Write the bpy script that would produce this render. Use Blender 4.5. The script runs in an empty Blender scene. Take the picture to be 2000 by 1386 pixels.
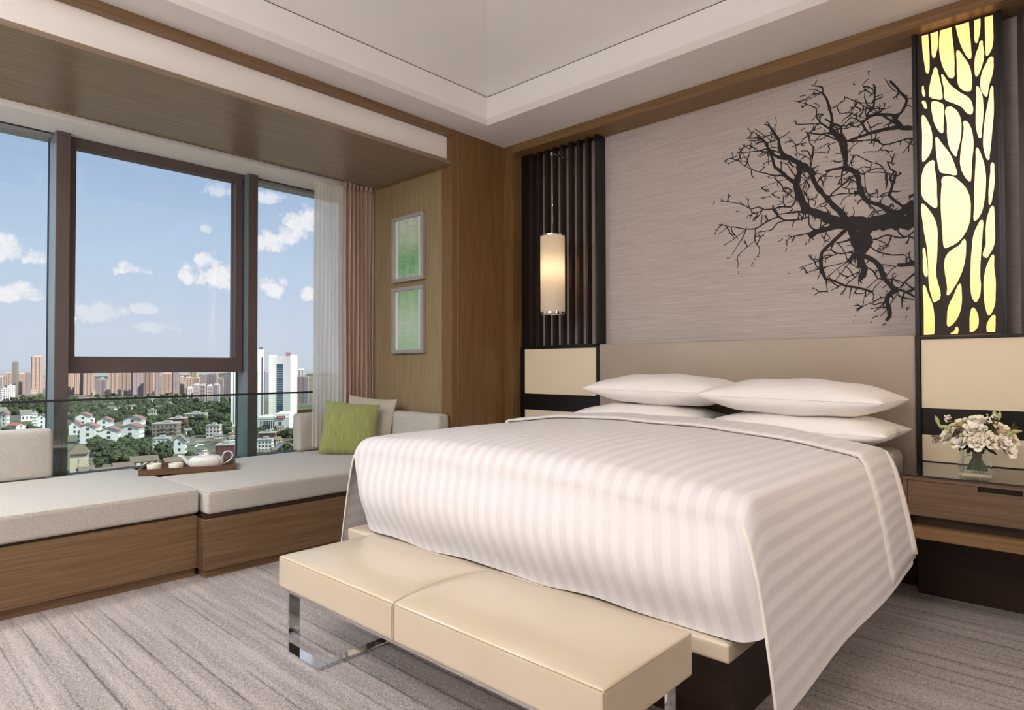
import bpy, bmesh, math, random
from mathutils import Vector, Matrix, Euler
random.seed(7)
C = bpy.context.scene.collection
SC = bpy.context.scene
PI = math.pi
# ------------------------------------------------------------------ camera
cam = bpy.data.objects.new('camera', bpy.data.cameras.new('camera'))
C.objects.link(cam); SC.camera = cam
cam.data.sensor_width = 36; cam.data.lens = 1239.83 / 2000 * 36
cam.data.clip_start = .05; cam.data.clip_end = 6000
YAW, PITCH, ROLL = 0.74640422, 0.01751784, -0.00195316
fwd = Vector((-math.sin(YAW)*math.cos(PITCH), math.cos(YAW)*math.cos(PITCH), math.sin(PITCH)))
rt = Vector((math.cos(YAW), math.sin(YAW), 0)); up = rt.cross(fwd)
r2 = math.cos(ROLL)*rt + math.sin(ROLL)*up; u2 = -math.sin(ROLL)*rt + math.cos(ROLL)*up
M = Matrix((r2, u2, -fwd)).transposed().to_4x4(); M.translation = Vector((0, 0, 1.2))
cam.matrix_world = M
# ------------------------------------------------------------------ view
SC.view_settings.view_transform = 'Standard'; SC.view_settings.look = 'None'
SC.view_settings.gamma = 1; SC.view_settings.use_curve_mapping = False
SC.view_settings.exposure = 0.34
# ------------------------------------------------------------------ colour helpers
def L(r, g, b):
    f = lambda c: (c/255/12.92) if c/255 <= .04045 else ((c/255+.055)/1.055)**2.4
    return (f(r), f(g), f(b), 1)
# ------------------------------------------------------------------ world: hazy blue sky with fair-weather cumulus
W = bpy.data.worlds.new('sky'); SC.world = W; W.use_nodes = True
nt = W.node_tree; nt.nodes.clear()
def nn(t, **k):
    n = nt.nodes.new(t)
    for a, v in k.items(): setattr(n, a, v)
    return n
def mth(op, a, b=None, c=None, clamp=False):
    n = nt.nodes.new('ShaderNodeMath'); n.operation = op; n.use_clamp = clamp
    for i, v in enumerate((a, b, c)):
        if v is None: continue
        if isinstance(v, (int, float)): n.inputs[i].default_value = v
        else: nt.links.new(v, n.inputs[i])
    return n.outputs[0]
def wmix(f, a, b):
    n = nt.nodes.new('ShaderNodeMix'); n.data_type = 'RGBA'
    for s, v in ((n.inputs[0], f), (n.inputs[6], a), (n.inputs[7], b)):
        if isinstance(v, tuple): s.default_value = v
        elif isinstance(v, (int, float)): s.default_value = v
        else: nt.links.new(v, s)
    return n.outputs[2]
SKY_STRENGTH = 1.0
tc = nn('ShaderNodeTexCoord'); sp = nn('ShaderNodeSeparateXYZ'); nt.links.new(tc.outputs['Generated'], sp.inputs[0])
sx, sy, sz = sp.outputs
az = mth('ARCTAN2', sy, mth('MULTIPLY', sx, -1)); el = mth('ARCSINE', sz)
ramp = nn('ShaderNodeValToRGB'); cr = ramp.color_ramp
nt.links.new(mth('MULTIPLY_ADD', el, 1/PI, .5), ramp.inputs[0])
stops = [(0, (95, 92, 85)), (.49, (150, 148, 142)), (.5, (188, 194, 206)), (.515, (188, 196, 211)), (.545, (176, 192, 213)), (.60, (141, 165, 198)), (.70, (112, 146, 196)), (1, (90, 128, 188))]
while len(cr.elements) < len(stops): cr.elements.new(.5)
for e, (p_, c_) in zip(cr.elements, stops): e.position = p_; e.color = L(*c_)
ns = nn('ShaderNodeTexNoise'); ns.inputs['Scale'].default_value = 46; ns.inputs['Detail'].default_value = 9; ns.inputs['Roughness'].default_value = .62
nt.links.new(tc.outputs['Generated'], ns.inputs[0])
ns2 = nn('ShaderNodeTexNoise'); ns2.inputs['Scale'].default_value = 4.2; ns2.inputs['Detail'].default_value = 3
mpn = nn('ShaderNodeMapping'); mpn.inputs['Scale'].default_value = (1, 1, 2.6); mpn.inputs['Location'].default_value = (3.1, 1.7, .4)
nt.links.new(tc.outputs['Generated'], mpn.inputs[0]); nt.links.new(mpn.outputs[0], ns2.inputs[0])
nz = mth('SUBTRACT', ns.outputs[0], .5)
azn = mth('MULTIPLY_ADD', nz, .014, az); eln = mth('MULTIPLY_ADD', nz, .010, el)
CL = [(.150, .143, .030, .021), (.178, .135, .018, .012), (.160, .089, .032, .017), (.128, .092, .022, .014), (.2824, .129, .023, .010), (.276, .134, .012, .010),
      (.3862, .130, .030, .022), (.372, .150, .014, .012), (.405, .118, .026, .018), (.350, .126, .010, .020), (.3921, .246, .026, .014), (.251, .070, .036, .016), (.310, .053, .040, .010),
      (.300, .078, .018, .012), (.4539, .243, .030, .013), (.4578, .176, .028, .022), (.484, .188, .018, .022), (.5043, .212, .028, .030), (.4616, .113, .020, .020), (.474, .124, .012, .010),
      (.5178, .108, .020, .012), (.3759, .192, .008, .008), (.21, .118, .006, .004)]
FADE = {11: .45, 12: .4, 13: .5, 10: .55, 14: .75, 21: .5, 22: .3}
dens = None
for i, (a, e, ra, re) in enumerate(CL):
    da = mth('MULTIPLY', mth('SUBTRACT', azn, a), 1/ra); de = mth('SUBTRACT', eln, e)
    # flat undersides: sharper fall-off below the centre
    de = mth('MULTIPLY', de, 1/re)
    de = mth('MAXIMUM', de, mth('MULTIPLY', de, -1.7))
    q = mth('SUBTRACT', 1.0, mth('ADD', mth('MULTIPLY', da, da), mth('MULTIPLY', de, de)))
    q = mth('MULTIPLY_ADD', nz, 5.0, q)
    q = mth('MULTIPLY', mth('MULTIPLY', q, 1.25, clamp=True), FADE.get(i, .9))
    dens = q if dens is None else mth('MAXIMUM', dens, q)
# elsewhere in the sky: the same kind of clouds from plain noise (the view in the window is the placed ones)
near = mth('MULTIPLY', mth('LESS_THAN', mth('ABSOLUTE', mth('SUBTRACT', az, .34)), .26), mth('LESS_THAN', mth('ABSOLUTE', mth('SUBTRACT', el, .15)), .16))
other = mth('MULTIPLY', mth('SUBTRACT', mth('MULTIPLY_ADD', nz, .5, ns2.outputs[0]), .56), 9, clamp=True)
other = mth('MULTIPLY', other, mth('MULTIPLY', mth('GREATER_THAN', el, .02), mth('SUBTRACT', 1, near)))
dens = mth('MAXIMUM', dens, mth('MULTIPLY', other, .8))
# shading inside a cloud: lit tops, greyer bases, from a second noise lookup
cshade = mth('MULTIPLY_ADD', nz, 1.4, .62, clamp=True)
ccol = wmix(cshade, L(206, 207, 218), L(236, 231, 229))
skyc = wmix(dens, ramp.outputs[0], ccol)
bg = nn('ShaderNodeBackground'); nt.links.new(skyc, bg.inputs[0]); bg.inputs[1].default_value = SKY_STRENGTH
wo = nn('ShaderNodeOutputWorld'); nt.links.new(bg.outputs[0], wo.inputs[0])
# ------------------------------------------------------------------ sun and added fill lights
def lamp(name, kind, loc, rot=(0, 0, 0), energy=10, color=(1, 1, 1), size=None, sy=None, radius=None, angle=None, spread=None):
    d = bpy.data.lights.new(name, kind); o = bpy.data.objects.new(name, d); C.objects.link(o)
    o.location = loc; o.rotation_euler = rot; d.energy = energy; d.color = color
    if kind == 'AREA':
        d.shape = 'RECTANGLE'; d.size = size; d.size_y = sy or size
        if spread: d.spread = spread
    if radius is not None: d.shadow_soft_size = radius
    if angle is not None: d.angle = angle
    return o
# sun high over the far side of the building: it lights the city but no window of this room
lamp('sun', 'SUN', (0, 0, 50), Vector((1, .75, 1.25)).to_track_quat('Z', 'Y').to_euler(), 6.4, (1, .96, .9), angle=.01)
lamp('added_ceiling_fill', 'AREA', (-1.9, -.9, 3.24), (0, 0, 0), 42, (1, .985, .965), 2.2, 1.6)  # unseen area light added overhead to fill the room
lamp('added_bay_fill', 'AREA', (-4.5, -.2, 2.785), (math.radians(6), 0, 0), 62, (.92, .975, 1), .4, 1.1)  # unseen fill added below the soffit to brighten the cushion tops
lamp('added_bay_fill_near', 'AREA', (-4.3, -1.8, 2.785), (math.radians(6), 0, 0), 70, (.94, .98, 1), .5, 1.1)  # second added fill for the bay, out of view behind the camera
lamp('added_entry_fill', 'AREA', (1.2, -1.3, 2.95), (0, 0, 0), 10, (1, .93, .86), 1.2, 1.2)  # weak warm fill added out of view, no fixture known there
lamp('added_bedside_fill', 'AREA', (1.5, 2.5, 1.75), Vector((1, -.15, .12)).to_track_quat('Z', 'Y').to_euler(), 9, (1, .87, .74), .4, .5, spread=1.9)  # unseen warm fill added to lift the duvet side and pillows
lamp('added_up_fill', 'AREA', (-1.4, -1.9, 1.9), (PI, 0, 0), 115, (1, .985, .965), .6, .6)  # unseen upward fill added to brighten the ceiling

# ------------------------------------------------------------------ materials
MT = {}
def mat(name, col, rough=.6, metal=0, spec=.5, emit=None, es=1, trans=0, coat=0, sheen=0, ior=1.45, alpha=1):
    m = bpy.data.materials.new(name); m.use_nodes = True
    b = m.node_tree.nodes['Principled BSDF']
    b.inputs['Base Color'].default_value = L(*col); b.inputs['Roughness'].default_value = rough
    b.inputs['Metallic'].default_value = metal; b.inputs['Specular IOR Level'].default_value = spec
    b.inputs['IOR'].default_value = ior
    if trans: b.inputs['Transmission Weight'].default_value = trans
    if coat: b.inputs['Coat Weight'].default_value = coat; b.inputs['Coat Roughness'].default_value = .08
    if sheen: b.inputs['Sheen Weight'].default_value = sheen
    if emit: b.inputs['Emission Color'].default_value = L(*emit); b.inputs['Emission Strength'].default_value = es
    MT[name] = m
    return m
def N(m, t): return m.node_tree.nodes.new(t)
def LK(m, a, b): m.node_tree.links.new(a, b)
def noisy(m, c1, c2, scale=(1, 1, 1), sc=5, detail=4, rough=.5, lo=.35, hi=.65, bump=0, bsc=None, bdist=.002, coord='Object', extra=None):
    """base colour = ramp over stretched noise; optional bump from the same or a finer noise"""
    b = m.node_tree.nodes['Principled BSDF']
    tc = N(m, 'ShaderNodeTexCoord'); mp = N(m, 'ShaderNodeMapping'); mp.inputs['Scale'].default_value = scale
    LK(m, tc.outputs[coord], mp.inputs[0])
    n = N(m, 'ShaderNodeTexNoise'); n.inputs['Scale'].default_value = sc; n.inputs['Detail'].default_value = detail; n.inputs['Roughness'].default_value = rough
    LK(m, mp.outputs[0], n.inputs[0])
    r = N(m, 'ShaderNodeValToRGB'); r.color_ramp.elements[0].position = lo; r.color_ramp.elements[1].position = hi
    r.color_ramp.elements[0].color = L(*c1); r.color_ramp.elements[1].color = L(*c2)
    LK(m, n.outputs[0], r.inputs[0]); LK(m, r.outputs[0], b.inputs['Base Color'])
    if bump:
        bp = N(m, 'ShaderNodeBump'); bp.inputs['Strength'].default_value = bump; bp.inputs['Distance'].default_value = bdist
        if bsc:
            n2 = N(m, 'ShaderNodeTexNoise'); n2.inputs['Scale'].default_value = bsc; n2.inputs['Detail'].default_value = 3
            LK(m, tc.outputs[coord], n2.inputs[0]); LK(m, n2.outputs[0], bp.inputs['Height'])
        else: LK(m, n.outputs[0], bp.inputs['Height'])
        LK(m, bp.outputs[0], b.inputs['Normal'])
    return m
def wood(name, c1, c2, axis, rough=.42, k=1.0, coat=0):
    m = mat(name, c1, rough, coat=coat)
    s = [90*k, 90*k, 90*k]; s[axis] = 2.2*k
    noisy(m, c1, c2, tuple(s), 1.0, 6, .62, .3, .7, bump=.25, bdist=.0006)
    return m
wood('oak_vertical', (106, 78, 46), (134, 101, 62), 2)
wood('oak_along_y', (104, 79, 54), (142, 112, 80), 1)
wood('oak_along_x', (112, 84, 53), (144, 111, 74), 0)
wood('oak_daylit_vertical', (132, 113, 82), (160, 140, 106), 2, .5)  # daylight on the picture wall put into a paler, khaki oak
wood('oak_soffit', (122, 104, 88), (146, 126, 108), 1, .24)
wood('walnut_x', (90, 68, 52), (118, 93, 72), 0)
wood('dark_oak', (44, 29, 19), (62, 42, 28), 0, .45)
wood('tray_wood', (76, 52, 38), (116, 84, 62), 0, .5, 1.6)
mat('plaster', (240, 237, 235), .9)
mat('plaster_grey', (228, 222, 219), .9)
mat('white_panel', (242, 235, 230), .6)
mat('shadow_gap', (70, 60, 54), .8)
mat('pocket_lining', (150, 130, 122), .8)
mat('black_lacquer', (14, 11, 11), .32)
mat('slat_brown', (44, 27, 22), .32)
mat('frame_bronze', (92, 78, 76), .5, spec=.4)
mat('frame_side', (128, 140, 148), .38, metal=.3)  # paler, bluish frame tone: the reflection on the mullion sides painted in
mat('gasket', (34, 34, 38), .5)
mat('alu', (150, 152, 156), .4, metal=.6)
mat('chrome', (225, 225, 225), .06, metal=1)
mat('picture_frame', (176, 170, 164), .38, metal=.35)
mat('cream_panel', (238, 222, 192), .22, coat=.3)
mat('leather_cream', (214, 194, 166), .32, coat=.35); noisy(MT['leather_cream'], (211, 195, 170), (216, 200, 176), sc=3, bump=.12, bsc=420, bdist=.0006)
mat('leather_seam', (176, 152, 118), .6)
mat('headboard_leather', (170, 154, 138), .36); noisy(MT['headboard_leather'], (168, 152, 136), (173, 158, 142), sc=2, bump=.08, bsc=300, bdist=.0005)
mat('ceramic', (236, 236, 232), .12, coat=.6)
mat('teacup', (232, 230, 214), .25)
mat('brass', (190, 150, 80), .35, metal=1)
mat('mattress_sheet', (238, 226, 212), .8, sheen=.1)
mat('pillowcase', (250, 244, 239), .8, sheen=.15); noisy(MT['pillowcase'], (249, 243, 238), (252, 246, 241), sc=3, bump=.12, bsc=9, bdist=.006)
mat('piping_white', (244, 236, 226), .7)
mat('drape_brown', (188, 162, 146), .85, sheen=.2)
mat('seam_grey', (150, 140, 128), .8)
mat('art_paper', (250, 250, 249), .5)
mat('leaf_plate', (36, 22, 16), .5)
mat('green_stem', (70, 104, 44), .5); mat('green_dark', (48, 62, 34), .6); mat('bud_green', (176, 184, 120), .5)
mat('rose_white', (254, 246, 232), .6, sheen=.2); mat('rose_cream', (252, 238, 208), .6, sheen=.2)
mat('twig', (120, 90, 70), .7); mat('berry', (52, 38, 32), .4)
mat('twine', (130, 96, 66), .8)
mat('tree_ink', (28, 17, 16), .6)
# linen weave for the window seats
def weave(name, c1, c2, sc=420, rough=.9):
    m = mat(name, c1, rough, sheen=.25)
    b = m.node_tree.nodes['Principled BSDF']; tc = N(m, 'ShaderNodeTexCoord')
    n = N(m, 'ShaderNodeTexNoise'); n.inputs['Scale'].default_value = sc; n.inputs['Detail'].default_value = 2; n.inputs['Roughness'].default_value = .8
    LK(m, tc.outputs['Object'], n.inputs[0])
    r = N(m, 'ShaderNodeValToRGB'); r.color_ramp.elements[0].position = .38; r.color_ramp.elements[1].position = .62
    r.color_ramp.elements[0].color = L(*c1); r.color_ramp.elements[1].color = L(*c2)
    LK(m, n.outputs[0], r.inputs[0]); LK(m, r.outputs[0], b.inputs['Base Color'])
    bp = N(m, 'ShaderNodeBump'); bp.inputs['Strength'].default_value = .35; bp.inputs['Distance'].default_value = .001
    LK(m, n.outputs[0], bp.inputs['Height']); LK(m, bp.outputs[0], b.inputs['Normal'])
weave('linen', (170, 162, 152), (208, 204, 196))
weave('linen_cushion', (168, 158, 142), (202, 194, 180))
# green cushion: fine ribs across
m = mat('green_ribbed', (150, 150, 84), .85, sheen=.3)
b = m.node_tree.nodes['Principled BSDF']; tc = N(m, 'ShaderNodeTexCoord'); mp = N(m, 'ShaderNodeMapping'); mp.inputs['Scale'].default_value = (260, 8, 1)
n = N(m, 'ShaderNodeTexNoise'); n.inputs['Scale'].default_value = 1; n.inputs['Detail'].default_value = 2
LK(m, tc.outputs['Object'], mp.inputs[0]); LK(m, mp.outputs[0], n.inputs[0])
r = N(m, 'ShaderNodeValToRGB'); r.color_ramp.elements[0].color = L(128, 134, 74); r.color_ramp.elements[1].color = L(166, 168, 106)
r.color_ramp.elements[0].position = .3; r.color_ramp.elements[1].position = .7
LK(m, n.outputs[0], r.inputs[0]); LK(m, r.outputs[0], b.inputs['Base Color'])
bp = N(m, 'ShaderNodeBump'); bp.inputs['Strength'].default_value = .5; bp.inputs['Distance'].default_value = .002
LK(m, n.outputs[0], bp.inputs['Height']); LK(m, bp.outputs[0], b.inputs['Normal'])
# striped satin duvet: bands follow the uv across the bed
m = mat('duvet_stripe', (232, 222, 218), .6, sheen=.15)
b = m.node_tree.nodes['Principled BSDF']; tc = N(m, 'ShaderNodeUVMap'); s = N(m, 'ShaderNodeSeparateXYZ'); LK(m, tc.outputs[0], s.inputs[0])
f = N(m, 'ShaderNodeMath'); f.operation = 'MULTIPLY'; f.inputs[1].default_value = 1/.066; LK(m, s.outputs[0], f.inputs[0])
sn = N(m, 'ShaderNodeMath'); sn.operation = 'PINGPONG'; sn.inputs[1].default_value = .5; LK(m, f.outputs[0], sn.inputs[0])
r = N(m, 'ShaderNodeValToRGB'); r.color_ramp.elements[0].position = .22; r.color_ramp.elements[1].position = .28
r.color_ramp.elements[0].color = L(238, 233, 232); r.color_ramp.elements[1].color = L(229, 223, 224)
LK(m, sn.outputs[0], r.inputs[0]); LK(m, r.outputs[0], b.inputs['Base Color'])
rr = N(m, 'ShaderNodeMapRange'); rr.inputs[3].default_value = .7; rr.inputs[4].default_value = .42; rr.inputs[1].default_value = .22; rr.inputs[2].default_value = .28
LK(m, sn.outputs[0], rr.inputs[0]); LK(m, rr.outputs[0], b.inputs['Roughness'])
tc2 = N(m, 'ShaderNodeTexCoord'); n = N(m, 'ShaderNodeTexNoise'); n.inputs['Scale'].default_value = 5; n.inputs['Detail'].default_value = 3; LK(m, tc2.outputs['Object'], n.inputs[0])
bp = N(m, 'ShaderNodeBump'); bp.inputs['Strength'].default_value = .22; bp.inputs['Distance'].default_value = .01; LK(m, n.outputs[0], bp.inputs['Height']); LK(m, bp.outputs[0], b.inputs['Normal'])
# carpet: mottled pile with broken dark lines running along x
m = mat('carpet', (150, 138, 134), .95, spec=.1, sheen=.3)
b = m.node_tree.nodes['Principled BSDF']; tc = N(m, 'ShaderNodeTexCoord')
def mapn(sc, nsc, det, rg=.5, dist=0):
    mp = N(m, 'ShaderNodeMapping'); mp.inputs['Scale'].default_value = sc; LK(m, tc.outputs['Object'], mp.inputs[0])
    n = N(m, 'ShaderNodeTexNoise'); n.inputs['Scale'].default_value = nsc; n.inputs['Detail'].default_value = det; n.inputs['Roughness'].default_value = rg; n.inputs['Distortion'].default_value = dist
    LK(m, mp.outputs[0], n.inputs[0]); return n.outputs[0]
def mm(op, a, b_, c=None, clamp=False):
    n = N(m, 'ShaderNodeMath'); n.operation = op; n.use_clamp = clamp
    for i, v in enumerate((a, b_, c)):
        if v is None: continue
        if isinstance(v, (int, float)): n.inputs[i].default_value = v
        else: LK(m, v, n.inputs[i])
    return n.outputs[0]
pile = mapn((1, 1, 1), 170, 2, .8); tuft = mapn((1, 1, 1), 60, 3, .8)
wob = mapn((2.5, 2.5, 1), 1, 3); sepn = N(m, 'ShaderNodeSeparateXYZ'); LK(m, tc.outputs['Object'], sepn.inputs[0])
yy = mm('MULTIPLY_ADD', mm('SUBTRACT', wob, .5), .012, sepn.outputs[1])
yy = mm('MULTIPLY_ADD', mm('SUBTRACT', mapn((30, 30, 1), 1, 2), .5), .010, yy)
pp = mm('PINGPONG', mm('MULTIPLY', yy, 1/.104), .5)
line = mm('SUBTRACT', 1, mm('MULTIPLY', pp, 15), clamp=True)
brk = mm('MULTIPLY', mm('SUBTRACT', mapn((1.1, 16, 1), 1, 3), .42), 7, clamp=True)
line = mm('MULTIPLY', line, brk)
band = mapn((.9, 20, 1), 1, 4, .6)
v = mm('MULTIPLY_ADD', mm('SUBTRACT', pile, .5), 1.7, .5)
v = mm('MULTIPLY_ADD', mm('SUBTRACT', tuft, .5), 1.0, v)
v = mm('MULTIPLY_ADD', mm('SUBTRACT', band, .5), .8, v)
v = mm('SUBTRACT', v, mm('MULTIPLY', line, .42), clamp=True)
r = N(m, 'ShaderNodeValToRGB'); r.color_ramp.elements[0].position = .05; r.color_ramp.elements[1].position = .95
r.color_ramp.elements[0].color = L(88, 79, 77); r.color_ramp.elements[1].color = L(214, 203, 199)
LK(m, v, r.inputs[0]); LK(m, r.outputs[0], b.inputs['Base Color'])
bp = N(m, 'ShaderNodeBump'); bp.inputs['Strength'].default_value = .6; bp.inputs['Distance'].default_value = .004
LK(m, mm('ADD', pile, mm('MULTIPLY', line, -.6)), bp.inputs['Height']); LK(m, bp.outputs[0], b.inputs['Normal'])
# grasscloth wallpaper: fine horizontal threads
m = mat('grasscloth', (170, 156, 150), .75); noisy(m, (176, 164, 158), (203, 192, 186), (4, 4, 190), 1, 5, .6, .3, .7, bump=.35, bdist=.0012)
# thin clear glass: sees through, mirrors at glancing angles
def thin_glass(name, tint, gloss=.025):
    m = bpy.data.materials.new(name); m.use_nodes = True; t = m.node_tree; t.nodes.clear()
    o = t.nodes.new('ShaderNodeOutputMaterial'); mx = t.nodes.new('ShaderNodeMixShader'); tr = t.nodes.new('ShaderNodeBsdfTransparent'); g = t.nodes.new('ShaderNodeBsdfGlossy')
    lw = t.nodes.new('ShaderNodeLayerWeight'); lw.inputs[0].default_value = .5; pw = t.nodes.new('ShaderNodeMath'); pw.operation = 'POWER'; pw.inputs[1].default_value = 5; fr = t.nodes.new('ShaderNodeMath'); fr.operation = 'MULTIPLY_ADD'; fr.inputs[1].default_value = .7; fr.inputs[2].default_value = gloss
    t.links.new(lw.outputs['Facing'], pw.inputs[0]); t.links.new(pw.outputs[0], fr.inputs[0])
    tr.inputs[0].default_value = L(*tint); g.inputs['Roughness'].default_value = 0; g.inputs[0].default_value = (.9, .95, 1, 1)
    t.links.new(fr.outputs[0], mx.inputs[0]); t.links.new(tr.outputs[0], mx.inputs[1]); t.links.new(g.outputs[0], mx.inputs[2]); t.links.new(mx.outputs[0], o.inputs[0])
    MT[name] = m
thin_glass('window_glass', (252, 254, 254)); thin_glass('rail_glass', (238, 246, 243)); thin_glass('picture_glass', (250, 250, 250))
mat('vase_glass', (246, 252, 250), .0, trans=1, ior=1.45)
mat('black_glass', (30, 26, 24), .05, coat=.5)
# sheer curtain
def sheer(name, col, alpha):
    m = bpy.data.materials.new(name); m.use_nodes = True; t = m.node_tree; t.nodes.clear()
    o = t.nodes.new('ShaderNodeOutputMaterial'); mx = t.nodes.new('ShaderNodeMixShader'); tr = t.nodes.new('ShaderNodeBsdfTransparent')
    m2 = t.nodes.new('ShaderNodeMixShader'); d = t.nodes.new('ShaderNodeBsdfDiffuse'); tl = t.nodes.new('ShaderNodeBsdfTranslucent')
    d.inputs[0].default_value = L(*col); tl.inputs[0].default_value = L(*col); m2.inputs[0].default_value = .55; mx.inputs[0].default_value = alpha
    t.links.new(d.outputs[0], m2.inputs[1]); t.links.new(tl.outputs[0], m2.inputs[2]); t.links.new(tr.outputs[0], mx.inputs[1]); t.links.new(m2.outputs[0], mx.inputs[2]); t.links.new(mx.outputs[0], o.inputs[0])
    MT[name] = m
sheer('sheer_fabric', (255, 250, 244), .82); sheer('lamp_glass', (255, 244, 228), 1.0)
def emis(name, col, s):
    m = bpy.data.materials.new(name); m.use_nodes = True; t = m.node_tree; t.nodes.clear()
    o = t.nodes.new('ShaderNodeOutputMaterial'); e = t.nodes.new('ShaderNodeEmission'); e.inputs[0].default_value = L(*col); e.inputs[1].default_value = s
    t.links.new(e.outputs[0], o.inputs[0]); MT[name] = m
emis('panel_glow', (255, 244, 200), 1.0); emis('bulb_glow', (255, 226, 180), 6)
# abstract green prints
def art(name, ztop, zbot, up_):
    m = mat(name, (200, 220, 190), .3)
    b = m.node_tree.nodes['Principled BSDF']; tc = N(m, 'ShaderNodeTexCoord'); sp = N(m, 'ShaderNodeSeparateXYZ'); LK(m, tc.outputs['Object'], sp.inputs[0])
    mr = N(m, 'ShaderNodeMapRange'); mr.inputs[1].default_value = zbot; mr.inputs[2].default_value = ztop; LK(m, sp.outputs[2], mr.inputs[0])
    mp = N(m, 'ShaderNodeMapping'); mp.inputs['Scale'].default_value = (42, 1, 3.2); LK(m, tc.outputs['Object'], mp.inputs[0])
    n = N(m, 'ShaderNodeTexNoise'); n.inputs['Scale'].default_value = 1; n.inputs['Detail'].default_value = 5; LK(m, mp.outputs[0], n.inputs[0])
    mp2 = N(m, 'ShaderNodeMapping'); mp2.inputs['Scale'].default_value = (8, 1, 130); LK(m, tc.outputs['Object'], mp2.inputs[0])
    n2 = N(m, 'ShaderNodeTexNoise'); n2.inputs['Scale'].default_value = 1; n2.inputs['Detail'].default_value = 2; LK(m, mp2.outputs[0], n2.inputs[0])
    r = N(m, 'ShaderNodeValToRGB'); e = r.color_ramp.elements
    st = [(0, (186, 228, 184)), (.22, (150, 206, 152)), (.42, (172, 216, 166)), (.6, (220, 236, 206)), (1, (232, 238, 222))] if up_ else [(0, (184, 228, 178)), (.35, (218, 238, 212)), (.6, (212, 236, 204)), (.85, (178, 220, 170)), (1, (164, 212, 160))]
    while len(e) < 5: e.new(.5)
    for q, (p_, c_) in zip(e, st): q.position = p_; q.color = L(*c_)
    ad = N(m, 'ShaderNodeMath'); ad.operation = 'MULTIPLY_ADD'; ad.inputs[1].default_value = .5; LK(m, n.outputs[0], ad.inputs[0])
    s2 = N(m, 'ShaderNodeMath'); s2.operation = 'SUBTRACT'; s2.inputs[1].default_value = .25; LK(m, mr.outputs[0], s2.inputs[0]); LK(m, s2.outputs[0], ad.inputs[2])
    LK(m, ad.outputs[0], r.inputs[0])
    dk = N(m, 'ShaderNodeMath'); dk.operation = 'MULTIPLY'; LK(m, n.outputs[0], dk.inputs[0]); LK(m, n2.outputs[0], dk.inputs[1])
    r2 = N(m, 'ShaderNodeValToRGB'); r2.color_ramp.elements[0].position = .2; r2.color_ramp.elements[1].position = .36; r2.color_ramp.elements[0].color = (1, 1, 1, 1); r2.color_ramp.elements[1].color = L(190, 214, 192)
    LK(m, dk.outputs[0], r2.inputs[0])
    mx = N(m, 'ShaderNodeMix'); mx.data_type = 'RGBA'; mx.blend_type = 'MULTIPLY'; mx.inputs[0].default_value = .8 if up_ else .4
    LK(m, r.outputs[0], mx.inputs[6]); LK(m, r2.outputs[0], mx.inputs[7]); LK(m, mx.outputs[2], b.inputs['Base Color'])
art('art_upper', .527, .03, True); art('art_lower', .529, .03, False)
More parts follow.
